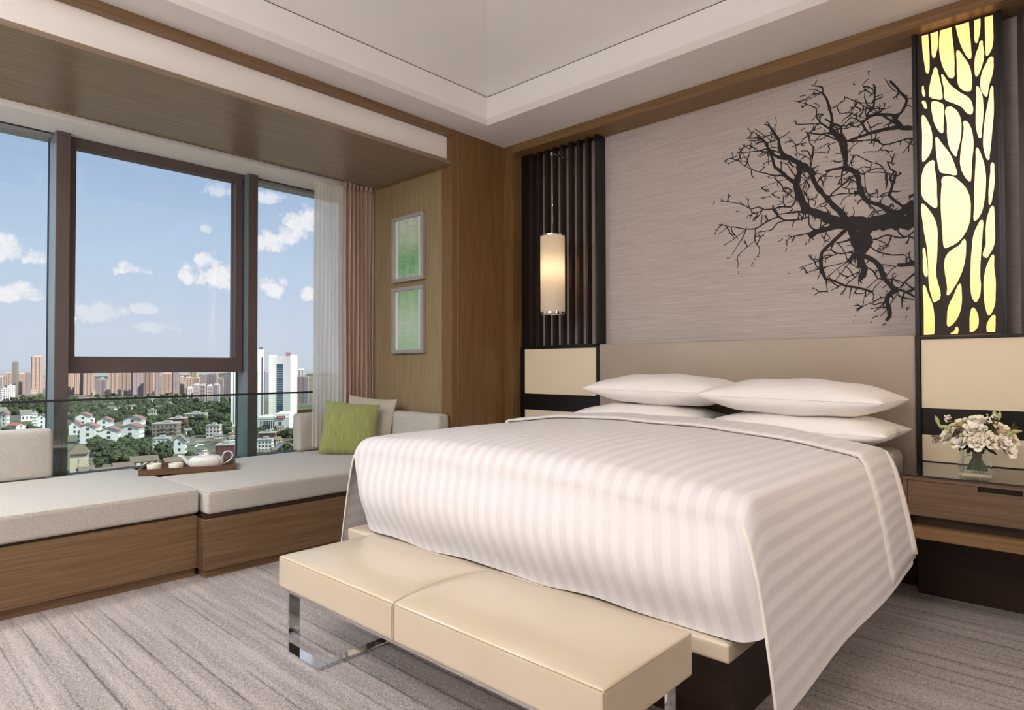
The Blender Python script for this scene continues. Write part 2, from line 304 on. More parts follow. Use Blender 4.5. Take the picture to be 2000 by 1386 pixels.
# ------------------------------------------------------------------ objects
WM = {}
def wm(o): return WM.get(o.name, Matrix())
class MB:
    def __init__(s): s.v = []; s.f = []; s.uv = None
    def add(s, vs, fs):
        k = len(s.v); s.v += [tuple(v) for v in vs]; s.f += [tuple(i+k for i in f) for f in fs]; return s
    def box(s, x0, x1, y0, y1, z0, z1):
        return s.add([(x0, y0, z0), (x1, y0, z0), (x1, y1, z0), (x0, y1, z0), (x0, y0, z1), (x1, y0, z1), (x1, y1, z1), (x0, y1, z1)],
                     [(0, 3, 2, 1), (4, 5, 6, 7), (0, 1, 5, 4), (1, 2, 6, 5), (2, 3, 7, 6), (3, 0, 4, 7)])
    def quad(s, a, b, c, d): return s.add([a, b, c, d], [(0, 1, 2, 3)])
    def tube(s, pts, r, n=8, r2=None, closed=False, caps=True):
        pts = [Vector(p) for p in pts]; N_ = len(pts); k0 = len(s.v); prev = None
        for i, p in enumerate(pts):
            if closed: t = pts[(i+1) % N_]-pts[i-1]
            else: t = pts[min(i+1, N_-1)]-pts[max(i-1, 0)]
            t.normalize()
            if prev is None:
                a = Vector((0, 0, 1)) if abs(t.z) < .9 else Vector((1, 0, 0)); u = t.cross(a).normalized()
            else: u = (prev-t*prev.dot(t)).normalized()
            prev = u; w = t.cross(u)
            rad = r if r2 is None else r+(r2-r)*i/(N_-1)
            if callable(r): rad = r(i/(N_-1))
            for j in range(n):
                a = 2*PI*j/n; s.v.append(tuple(p+rad*(math.cos(a)*u+math.sin(a)*w)))
        for i in range(N_ if closed else N_-1):
            for j in range(n):
                a = k0+i*n+j; b_ = k0+i*n+(j+1) % n; c = k0+((i+1) % N_)*n+(j+1) % n; d = k0+((i+1) % N_)*n+j
                s.f.append((a, b_, c, d))
        if caps and not closed: s.f.append(tuple(k0+j for j in range(n))[::-1]); s.f.append(tuple(k0+(N_-1)*n+j for j in range(n)))
        return s
    def lathe(s, prof, n=32, c=(0, 0, 0), cap=True):
        k0 = len(s.v)
        for r, z in prof:
            for j in range(n): a = 2*PI*j/n; s.v.append((c[0]+r*math.cos(a), c[1]+r*math.sin(a), c[2]+z))
        for i in range(len(prof)-1):
            for j in range(n): s.f.append((k0+i*n+j, k0+i*n+(j+1) % n, k0+(i+1)*n+(j+1) % n, k0+(i+1)*n+j))
        if cap: s.f.append(tuple(k0+j for j in range(n))[::-1]); s.f.append(tuple(k0+(len(prof)-1)*n+j for j in range(n)))
        return s
    def grid(s, nu, nv, fn, uvf=None):
        k0 = len(s.v)
        for i in range(nu+1):
            for j in range(nv+1): s.v.append(tuple(fn(i/nu, j/nv)))
        for i in range(nu):
            for j in range(nv): a = k0+i*(nv+1)+j; s.f.append((a, a+nv+1, a+nv+2, a+1))
        if uvf:
            s.uv = s.uv or {}
            for i in range(nu+1):
                for j in range(nv+1): s.uv[k0+i*(nv+1)+j] = uvf(i/nu, j/nv)
        return s
    def mesh(s, name, m, local=Matrix(), smooth=False):
        me = bpy.data.meshes.new(name); inv = local.inverted()
        me.from_pydata([inv @ Vector(v) for v in s.v], [], s.f)
        if s.uv:
            ul = me.uv_layers.new(name='UVMap')
            for lp in me.loops: ul.data[lp.index].uv = s.uv.get(lp.vertex_index, (0, 0))
        me.materials.append(MT[m] if isinstance(m, str) else m)
        if smooth:
            for p in me.polygons: p.use_smooth = True
        me.update(); return me
def obj(name, mb, m, parent=None, bevel=0, smooth=False, label=None, kind=None, cat=None, group=None, local=False, seg=2, subsurf=0, solid=0, autos=False, mods=()):
    base = Matrix() if (local or parent is None) else wm(parent)
    me = mb.mesh(name, m, base, smooth or autos)
    o = bpy.data.objects.new(name, me); C.objects.link(o)
    if parent: o.parent = parent; WM[o.name] = wm(parent)
    else: WM[o.name] = Matrix()
    if autos:
        for p in me.polygons: p.use_smooth = True
        e = o.modifiers.new('split', 'EDGE_SPLIT'); e.split_angle = .6
    if bevel:
        md = o.modifiers.new('bevel', 'BEVEL'); md.width = bevel; md.segments = seg; md.limit_method = 'ANGLE'; md.angle_limit = .7
        if seg > 1:
            for p in me.polygons: p.use_smooth = True
            md.harden_normals = True
    if solid: md = o.modifiers.new('solid', 'SOLIDIFY'); md.thickness = solid; md.offset = 0
    if subsurf: md = o.modifiers.new('sub', 'SUBSURF'); md.levels = subsurf; md.render_levels = subsurf
    if label: o['label'] = label
    if cat: o['category'] = cat
    if kind: o['kind'] = kind
    if group: o['group'] = group
    return o
def root(name, loc, label, cat, rz=0, group=None, rot=None):
    o = bpy.data.objects.new(name, None); C.objects.link(o); o.empty_display_size = .1
    o.location = loc; o.rotation_euler = rot or (0, 0, rz)
    WM[o.name] = Matrix.LocRotScale(Vector(loc), Euler(rot or (0, 0, rz)), None)
    o['label'] = label; o['category'] = cat
    if group: o['group'] = group
    return o
def struct(name, mb, m, parent=None, label=None, **k):
    return obj(name, mb, m, parent, kind=None if parent else 'structure', label=label, **k)
def copy_tree(o, parent=None):
    c = o.copy(); C.objects.link(c)
    if parent: c.parent = parent
    for ch in list(o.children): copy_tree(ch, c)
    return c
def B(*a): return MB().box(*a)
def padbox(x0, x1, y0, y1, z0, z1, dome=.01, axis=2, n=10, r=.02, sides=0):
    """upholstered block: gridded faces, slightly domed, rounded by a bevel-like squircle shrink"""
    bm = bmesh.new(); bmesh.ops.create_cube(bm, size=2)
    bmesh.ops.subdivide_edges(bm, edges=bm.edges[:], cuts=n, use_grid_fill=True)
    mb = MB(); hx, hy, hz = (x1-x0)/2, (y1-y0)/2, (z1-z0)/2; cx, cy, cz = (x0+x1)/2, (y0+y1)/2, (z0+z1)/2
    bm.verts.index_update()
    for v in bm.verts:
        p = Vector(v.co)
        # push the outer rows close to the edge so the rounding radius stays r
        q = []
        for c_, h in zip(p, (hx, hy, hz)):
            k = round((c_+1)/2*(n+1)); kk = min(k, n+1-k); rr_ = min(r/h, .45)
            if kk == 0: a = 1
            elif kk == 1: a = 1-.45*rr_
            elif kk == 2: a = 1-rr_
            else: a = (1-rr_)*(1-2*(kk-2)/(n+1-4))
            q.append((-a if k < (n+1)/2 else a)*h)
        q = Vector(q)
        # round: clamp into inner box then offset by r along the direction
        inner = Vector([max(-h+r, min(h-r, c_)) for c_, h in zip(q, (hx, hy, hz))]); dlt = q-inner
        if dlt.length > 1e-9:
            # direction on cube surface
            dlt = dlt.normalized()*r
            q = inner+dlt
        u = [max(0, 1-(abs(c_)/h)**2) for c_, h in zip(q, (hx, hy, hz))]
        if abs(q[2]) > hz-r*1.01 and q[2] > 0: q[2] += dome*(u[0]*u[1])**.5
        if sides:
            if abs(q[0]) > hx-r*1.01: q[0] += math.copysign(sides*(u[1]*u[2])**.5, q[0])
            if abs(q[1]) > hy-r*1.01: q[1] += math.copysign(sides*(u[0]*u[2])**.5, q[1])
        mb.v.append((q[0]+cx, q[1]+cy, q[2]+cz))
    for f in bm.faces: mb.f.append(tuple(v.index for v in f.verts))
    bm.free(); return mb

m = MT['panel_glow']; t_ = m.node_tree; e_ = [n for n in t_.nodes if n.type == 'EMISSION'][0]
tc = N(m, 'ShaderNodeTexCoord'); sp = N(m, 'ShaderNodeSeparateXYZ'); LK(m, tc.outputs['Object'], sp.inputs[0])
mr = N(m, 'ShaderNodeMapRange'); mr.inputs[1].default_value = 0; mr.inputs[2].default_value = 1.64; LK(m, sp.outputs[2], mr.inputs[0])
r = N(m, 'ShaderNodeValToRGB'); e = r.color_ramp.elements
while len(e) < 4: e.new(.5)
for q, (p_, c_) in zip(e, [(0, (252, 180, 104)), (.3, (255, 214, 148)), (.62, (255, 222, 165)), (1, (252, 186, 110))]): q.position = p_; q.color = L(*c_)
LK(m, mr.outputs[0], r.inputs[0]); LK(m, r.outputs[0], e_.inputs[0]); e_.inputs[1].default_value = 1.6
# ================================================================== THE ROOM
XL, XR, YB, YF, ZC = -3.725, 2.5, 4.155, -2.9, 3.071
# floor
struct('floor', B(-5.35, XR+.1, YF-.1, 4.3, -.12, 0), 'carpet')
# left wall: wood panelling between the bay and the bed wall
w = struct('wall_left', B(XL-.12, XL, 3.4, 4.3, 0, 3.2), 'oak_vertical', bevel=.0015)
obj('edge_board', B(XL-.12, XL, 3.334, 3.392, 0, 3.2), 'oak_vertical', w, bevel=.0015)
obj('joint', B(XL-.12, XL-.006, 3.392, 3.4, 0, 3.2), 'shadow_gap', w)
# bay side wall that carries the pictures
w = struct('wall_bay_side', B(-5.35, XL-.002, 3.336, 3.5, 0, 3.2), 'oak_daylit_vertical')
obj('top_reveal', B(-4.72, -3.79, 3.330, 3.336, 2.775, 2.793), 'oak_vertical', w)
# other bay end and the room's unseen walls
struct('wall_bay_near', B(-5.35, XL, YF-.1, YF, 0, 3.2), 'oak_daylit_vertical')
struct('wall_right', B(XR, XR+.12, YF-.1, 4.3, 0, 3.5), 'grasscloth')
struct('wall_front', B(XL, XR, YF-.12, YF, 0, 3.5), 'grasscloth')
# back wall with grasscloth
w = struct('wall_back', B(-3.74, XR, YB, YB+.15, 0, 3.5), 'grasscloth')
# bed wall surround
t = struct('trim_1', B(XL, -3.628, 3.93, YB, 0, 3.071), 'oak_vertical', bevel=.0015)
t = struct('trim_2', B(-3.6279, XR, 3.93, YB, 3.001, 3.0705), 'oak_along_x', bevel=.0015)
struct('baseboard_back', B(-3.62, XR, 4.05, YB, 0, .12), 'dark_oak')
# outer wall under and above the window
struct('wall_window_sill', B(-5.45, -5.19, YF, 3.34, -.1, .42), 'plaster_grey')
struct('wall_window_head', B(-5.45, -5.30, YF, 3.34, 2.79, 3.3), 'plaster_grey')
# bay ceiling: veneered soffit, curtain pocket, plaster strip
s = struct('ceiling_bay', B(-4.72, -3.727, YF, 3.4, 2.793, 2.822), 'oak_soffit')
obj('edge_lip', B(-4.728, -4.72, YF, 3.4, 2.789, 2.83), 'oak_daylit_vertical', s)
s = struct('ceiling_pocket', B(-4.87, -4.72, YF, 3.4, 2.98, 3.0), 'pocket_lining')
obj('pocket_side', B(-4.90, -4.87, YF, 3.4, 2.795, 2.98), 'pocket_lining', s)
struct('ceiling_window_strip', B(-5.30, -4.868, YF, 3.4, 2.7905, 2.83), 'plaster')
struct('wall_bay_fascia', B(-3.82, -3.786, YF, 3.4, 2.822, 3.03), 'white_panel')
t = struct('trim_3', B(-3.80, XL, YF, 3.334, 3.021, 3.071), 'oak_along_y', bevel=.0015)
# ceiling border and tray
TX0, TX1, TY0, TY1 = -3.473, 1.9, -2.3, 3.475; ZT = 3.29
m_ = MB()
m_.box(-5.4, TX0, YF-.1, 4.3, ZC, ZC+.05); m_.box(TX1, XR+.1, YF-.1, 4.3, ZC, ZC+.05)
m_.box(TX0, TX1, TY1, 4.3, ZC, ZC+.05); m_.box(TX0, TX1, YF-.1, TY0, ZC, ZC+.05)
c = struct('ceiling', m_, 'plaster_grey')
m_ = MB()
for a in ((TX0-.03, TX0, TY0-.03, TY1+.03), (TX1, TX1+.03, TY0-.03, TY1+.03), (TX0, TX1, TY1, TY1+.03), (TX0, TX1, TY0-.03, TY0)): m_.box(*a, ZC+.05, ZT)
obj('tray_side', m_, 'plaster', c)
m_ = MB()
for a in ((TX0-.06, TX0, TY0-.06, TY1+.06), (TX1, TX1+.06, TY0-.06, TY1+.06), (TX0, TX1, TY1, TY1+.06), (TX0, TX1, TY0-.06, TY0)): m_.box(*a, ZT, ZT+.004)
obj('tray_joint', m_, 'shadow_gap', c)
g = .012; i_ = .85; z0, z1 = ZT+.004, ZT+.15
a = [(TX0-.01, TY0-.01, z0), (TX1+.01, TY0-.01, z0), (TX1+.01, TY1+.01, z0), (TX0-.01, TY1+.01, z0)]; b_ = [(TX0+i_, TY0+i_, z1), (TX1-i_, TY0+i_, z1), (TX1-i_, TY1-i_, z1), (TX0+i_, TY1-i_, z1)]
obj('tray_top', MB().add(a+b_, [(0, 1, 5, 4), (1, 2, 6, 5), (2, 3, 7, 6), (3, 0, 4, 7), (4, 5, 6, 7)]), 'plaster', c)
struct('ceiling_slab', B(-5.5, XR+.2, YF-.2, 4.4, 3.5, 3.6), 'plaster_grey')
# ------------------------------------------------------------------ window
w = struct('window_1', B(-5.33, -5.20, YF, 3.334, 2.757, 2.7905), 'alu')
obj('head_gasket', B(-5.20, -5.195, YF, 3.334, 2.782, 2.7904), 'gasket', w)
obj('bottom_rail', B(-5.33, -5.21, YF, 3.334, .42, .455), 'frame_bronze', w)
for y in (-1.587, -.276, 1.035, 2.346):
    obj('mullion', B(-5.30, -5.115, y, y+.08, .42, 2.7903), 'frame_bronze', w, bevel=.002, seg=1, label='dark bronze window mullion')
    obj('mullion_side_sheen', B(-5.298, -5.118, y-.0015, y, .42, 2.787), 'frame_side', w)  # thin sheet carrying the bluish reflection as its colour
    obj('gasket_strip', B(-5.335, -5.30, y-.004, y+.084, .42, 2.79), 'gasket', w)
# the opening light with its mitred sash frame
def sash(y0, y1):
    z0, z1 = 1.223, 2.786; X0, X1 = -5.27, -5.187
    A, Bo = (y0+.049, z0+.05), (y1-.057, z1-.066)
    for nm, q in (('sash_rail', [(y0, z0), (y1, z0), (Bo[0], A[1]), (A[0], A[1])]), ('sash_rail', [(y0, z1), (y1, z1), (Bo[0], Bo[1]), (A[0], Bo[1])]),
                  ('sash_stile', [(y0, z0), (y0, z1), (A[0], Bo[1]), (A[0], A[1])]), ('sash_stile', [(y1, z0), (y1, z1), (Bo[0], Bo[1]), (Bo[0], A[1])])):
        mb = MB(); vs = [(X1, y, z) for y, z in q]+[(X0, y, z) for y, z in q]
        mb.add(vs, [(0, 1, 2, 3), (7, 6, 5, 4), (0, 4, 5, 1), (1, 5, 6, 2), (2, 6, 7, 3), (3, 7, 4, 0)])
        o = obj(nm, mb, 'frame_bronze', w, bevel=.0012, seg=1)
    obj('glazing_bead', B(-5.262, -5.25, Bo[0]-.012, Bo[0], A[1], Bo[1]), 'frame_side', w)
    obj('transom', B(-5.30, -5.183, y0, y1, 1.157, 1.2225), 'frame_bronze', w, bevel=.0015, seg=1)
    obj('pane', B(-5.258, -5.252, A[0]-.01, Bo[0]+.01, A[1]-.01, Bo[1]+.01), 'window_glass', w)
    obj('pane', B(-5.318, -5.312, y0, y1, .45, 1.16), 'window_glass', w)
sash(1.116, 2.33)
for y0, y1 in ((-2.9, -1.59), (-1.507, -.28), (-.196, 1.031), (2.43, 3.33)):
    obj('pane', B(-5.318, -5.312, y0, y1, .45, 2.76), 'window_glass', w)
# ------------------------------------------------------------------ glass balustrade
t = root('glass_balustrade', (-5.03, 1, .42), 'clear glass balustrade with thin dark top rail running inside the window', 'railing')
ys = [-2.6, -1.5, -.22, 1.062, 2.362, 3.33]
for a, b_ in zip(ys, ys[1:]): obj('glass_panel', B(-5.035, -5.025, a+.002, b_-.002, .421, .972), 'rail_glass', t)
obj('top_rail', B(-5.042, -5.018, -2.6, 3.33, .972, .986), 'gasket', t, bevel=.002, seg=1)
# ================================================================== WINDOW SEATS
t = root('window_seat', (-4.45, 2.4, 0), 'right oak window seat with thick oatmeal cushion, running into the curtain corner', 'window seat')
obj('base', B(-5.19, -3.722, 1.463, 3.332, .045, .33), 'oak_along_y', t, bevel=.002)
obj('end_panel', B(-5.18, -3.735, 1.4605, 1.463, .047, .328), 'walnut_x', t)
obj('shadow_rail', B(-5.18, -3.745, 1.475, 3.33, .33, .353), 'dark_oak', t)
obj('plinth', B(-5.1, -3.736, 1.478, 3.33, 0, .045), 'oak_along_y', t)
q = obj('cushion', padbox(-4.97, -3.738, 1.486, 3.326, .354, .483, .02, n=22, r=.018), 'linen', t, smooth=True)
def seam_loop(x0, x1, y0, y1, z, r, n=.0016):
    return MB().tube([(x1-r*.3, y0+r, z), (x1-r*.3, y1-r, z)], n, 5).tube([(x1-r, y0+r*.3, z), (x0+r, y0+r*.3, z)], n, 5)
obj('piping', seam_loop(-4.97, -3.738, 1.486, 3.326, .4778, .018), 'seam_grey', q)
obj('window_backrest', padbox(-4.975, -4.862, 2.665, 3.20, .497, .806, .004, n=16, r=.022, sides=.006), 'linen', t, smooth=True)
obj('wall_backrest', padbox(-4.86, -3.742, 3.20, 3.322, .497, .824, .004, n=16, r=.026, sides=.006), 'linen', t, smooth=True)
obj('back_panel', B(-5.0, -4.985, 2.72, 3.334, .43, .835), 'oak_along_y', t)
t = root('window_seat', (-4.5, .3, 0), 'left oak window seat set further back, cut by the left edge of the photo', 'window seat')
obj('base', B(-5.19, -3.81, -2.88, 1.4595, .05, .345), 'oak_along_y', t, bevel=.002)
obj('shadow_rail', B(-5.18, -3.833, -2.88, 1.45, .345, .356), 'dark_oak', t)
obj('plinth', B(-5.1, -3.832, -2.88, 1.455, 0, .05), 'oak_along_y', t)
q = obj('cushion', padbox(-4.97, -3.818, -2.87, 1.472, .357, .492, .02, n=26, r=.018), 'linen', t, smooth=True)
obj('piping', seam_loop(-4.97, -3.818, -2.87, 1.472, .4868, .018), 'seam_grey', q)
obj('window_backrest', padbox(-4.985, -4.872, -.75, .982, .505, .81, .004, n=16, r=.022, sides=.006), 'linen', t, smooth=True)
# ================================================================== CURTAINS
def curtain(name, m, y0, y1, x, z0, z1, folds, amp, label, solid, seed, lean=0):
    rnd = random.Random(seed); ph = [rnd.uniform(-.5, .5) for _ in range(folds+2)]; am = [rnd.uniform(.65, 1.2) for _ in range(folds+2)]
    def fn(u, v):
        k = u*folds; i = int(k); f_ = k-i; p = ph[i]*(1-f_)+ph[min(i+1, folds)]*f_; a = am[i]*(1-f_)+am[min(i+1, folds)]*f_
        gather = 1-.45*math.exp(-((1-v)*(z1-z0))/.12)
        w_ = math.sin(2*PI*k+p*(1-v)*1.5)+.35*math.sin(4*PI*k+p*3)
        X = x+amp*a*gather*w_+.006*math.sin(9*u+6*v)
        Y = y0+(y1-y0)*u+.35*amp*math.cos(2*PI*k+p)+lean*(1-v)*(1-u)
        return (X, Y, z0+(z1-z0)*v)
    t = root(name, (x, (y0+y1)/2, z0), label, 'curtain')
    obj('fabric', MB().grid(folds*14, 26, fn), m, t, smooth=True, solid=solid)
    def tp(k, s):
        u = (k+.25)/folds; x_, y_, z_ = fn(u, 1); return x_, y_, z_
    for k in range(folds): x_, y_, z_ = tp(k, 0); obj('heading_pleat', B(x_-.006, x_+.006, y_-.012, y_+.012, z_-.03, z_+.008), m, t, bevel=.003)
    return t
curtain('drape', 'drape_brown', 3.02, 3.31, -4.765, .53, 2.785, 7, .019, 'dusky brown full-length drape hanging in the corner by the pictures', .003, 3, 0)
curtain('sheer_curtain', 'sheer_fabric', 2.77, 3.10, -4.82, .53, 2.76, 9, .011, 'off-white sheer curtain gathered at the left of the brown drape', 0, 5, -.02)
t = root('curtain_track', (-4.79, 2.5, 2.97), 'white ceiling curtain track inside the pocket above the window', 'track')
obj('rail', B(-4.80, -4.785, -2.8, 3.3, 2.955, 2.979), 'alu', t); obj('rail', B(-4.845, -4.83, -2.8, 3.3, 2.955, 2.979), 'alu', t)
# ================================================================== PICTURES
def picture(z0, z1, art_, label):
    x0, x1, y = -4.466, -4.047, 3.334; d = .035; wd = .030
    t = root('framed_picture', ((x0+x1)/2, y, z0), label, 'picture', group='two green prints beside the drape')
    for q in ((x0, x1, z0, z0+wd), (x0, x1, z1-wd, z1), (x0, x0+wd, z0+wd, z1-wd), (x1-wd, x1, z0+wd, z1-wd)):
        obj('frame_side', B(q[0], q[1], y-d, y, q[2], q[3]), 'picture_frame', t, bevel=.002)
    obj('mount', B(x0+wd, x1-wd, y-.014, y, z0+wd, z1-wd), 'art_paper', t)
    obj('print', B(x0+wd+.045, x1-wd-.045, y-.016, y-.0141, z0+wd+.006, z1-wd-.006), art_, t)
    obj('glass', B(x0+wd, x1-wd, y-.022, y-.020, z0+wd, z1-wd), 'picture_glass', t)
picture(1.915, 2.472, 'art_upper', 'upper silver-framed print, pale at the top with dark green streaks below')
picture(1.309, 1.868, 'art_lower', 'lower silver-framed print of soft plain green, under the streaked one')
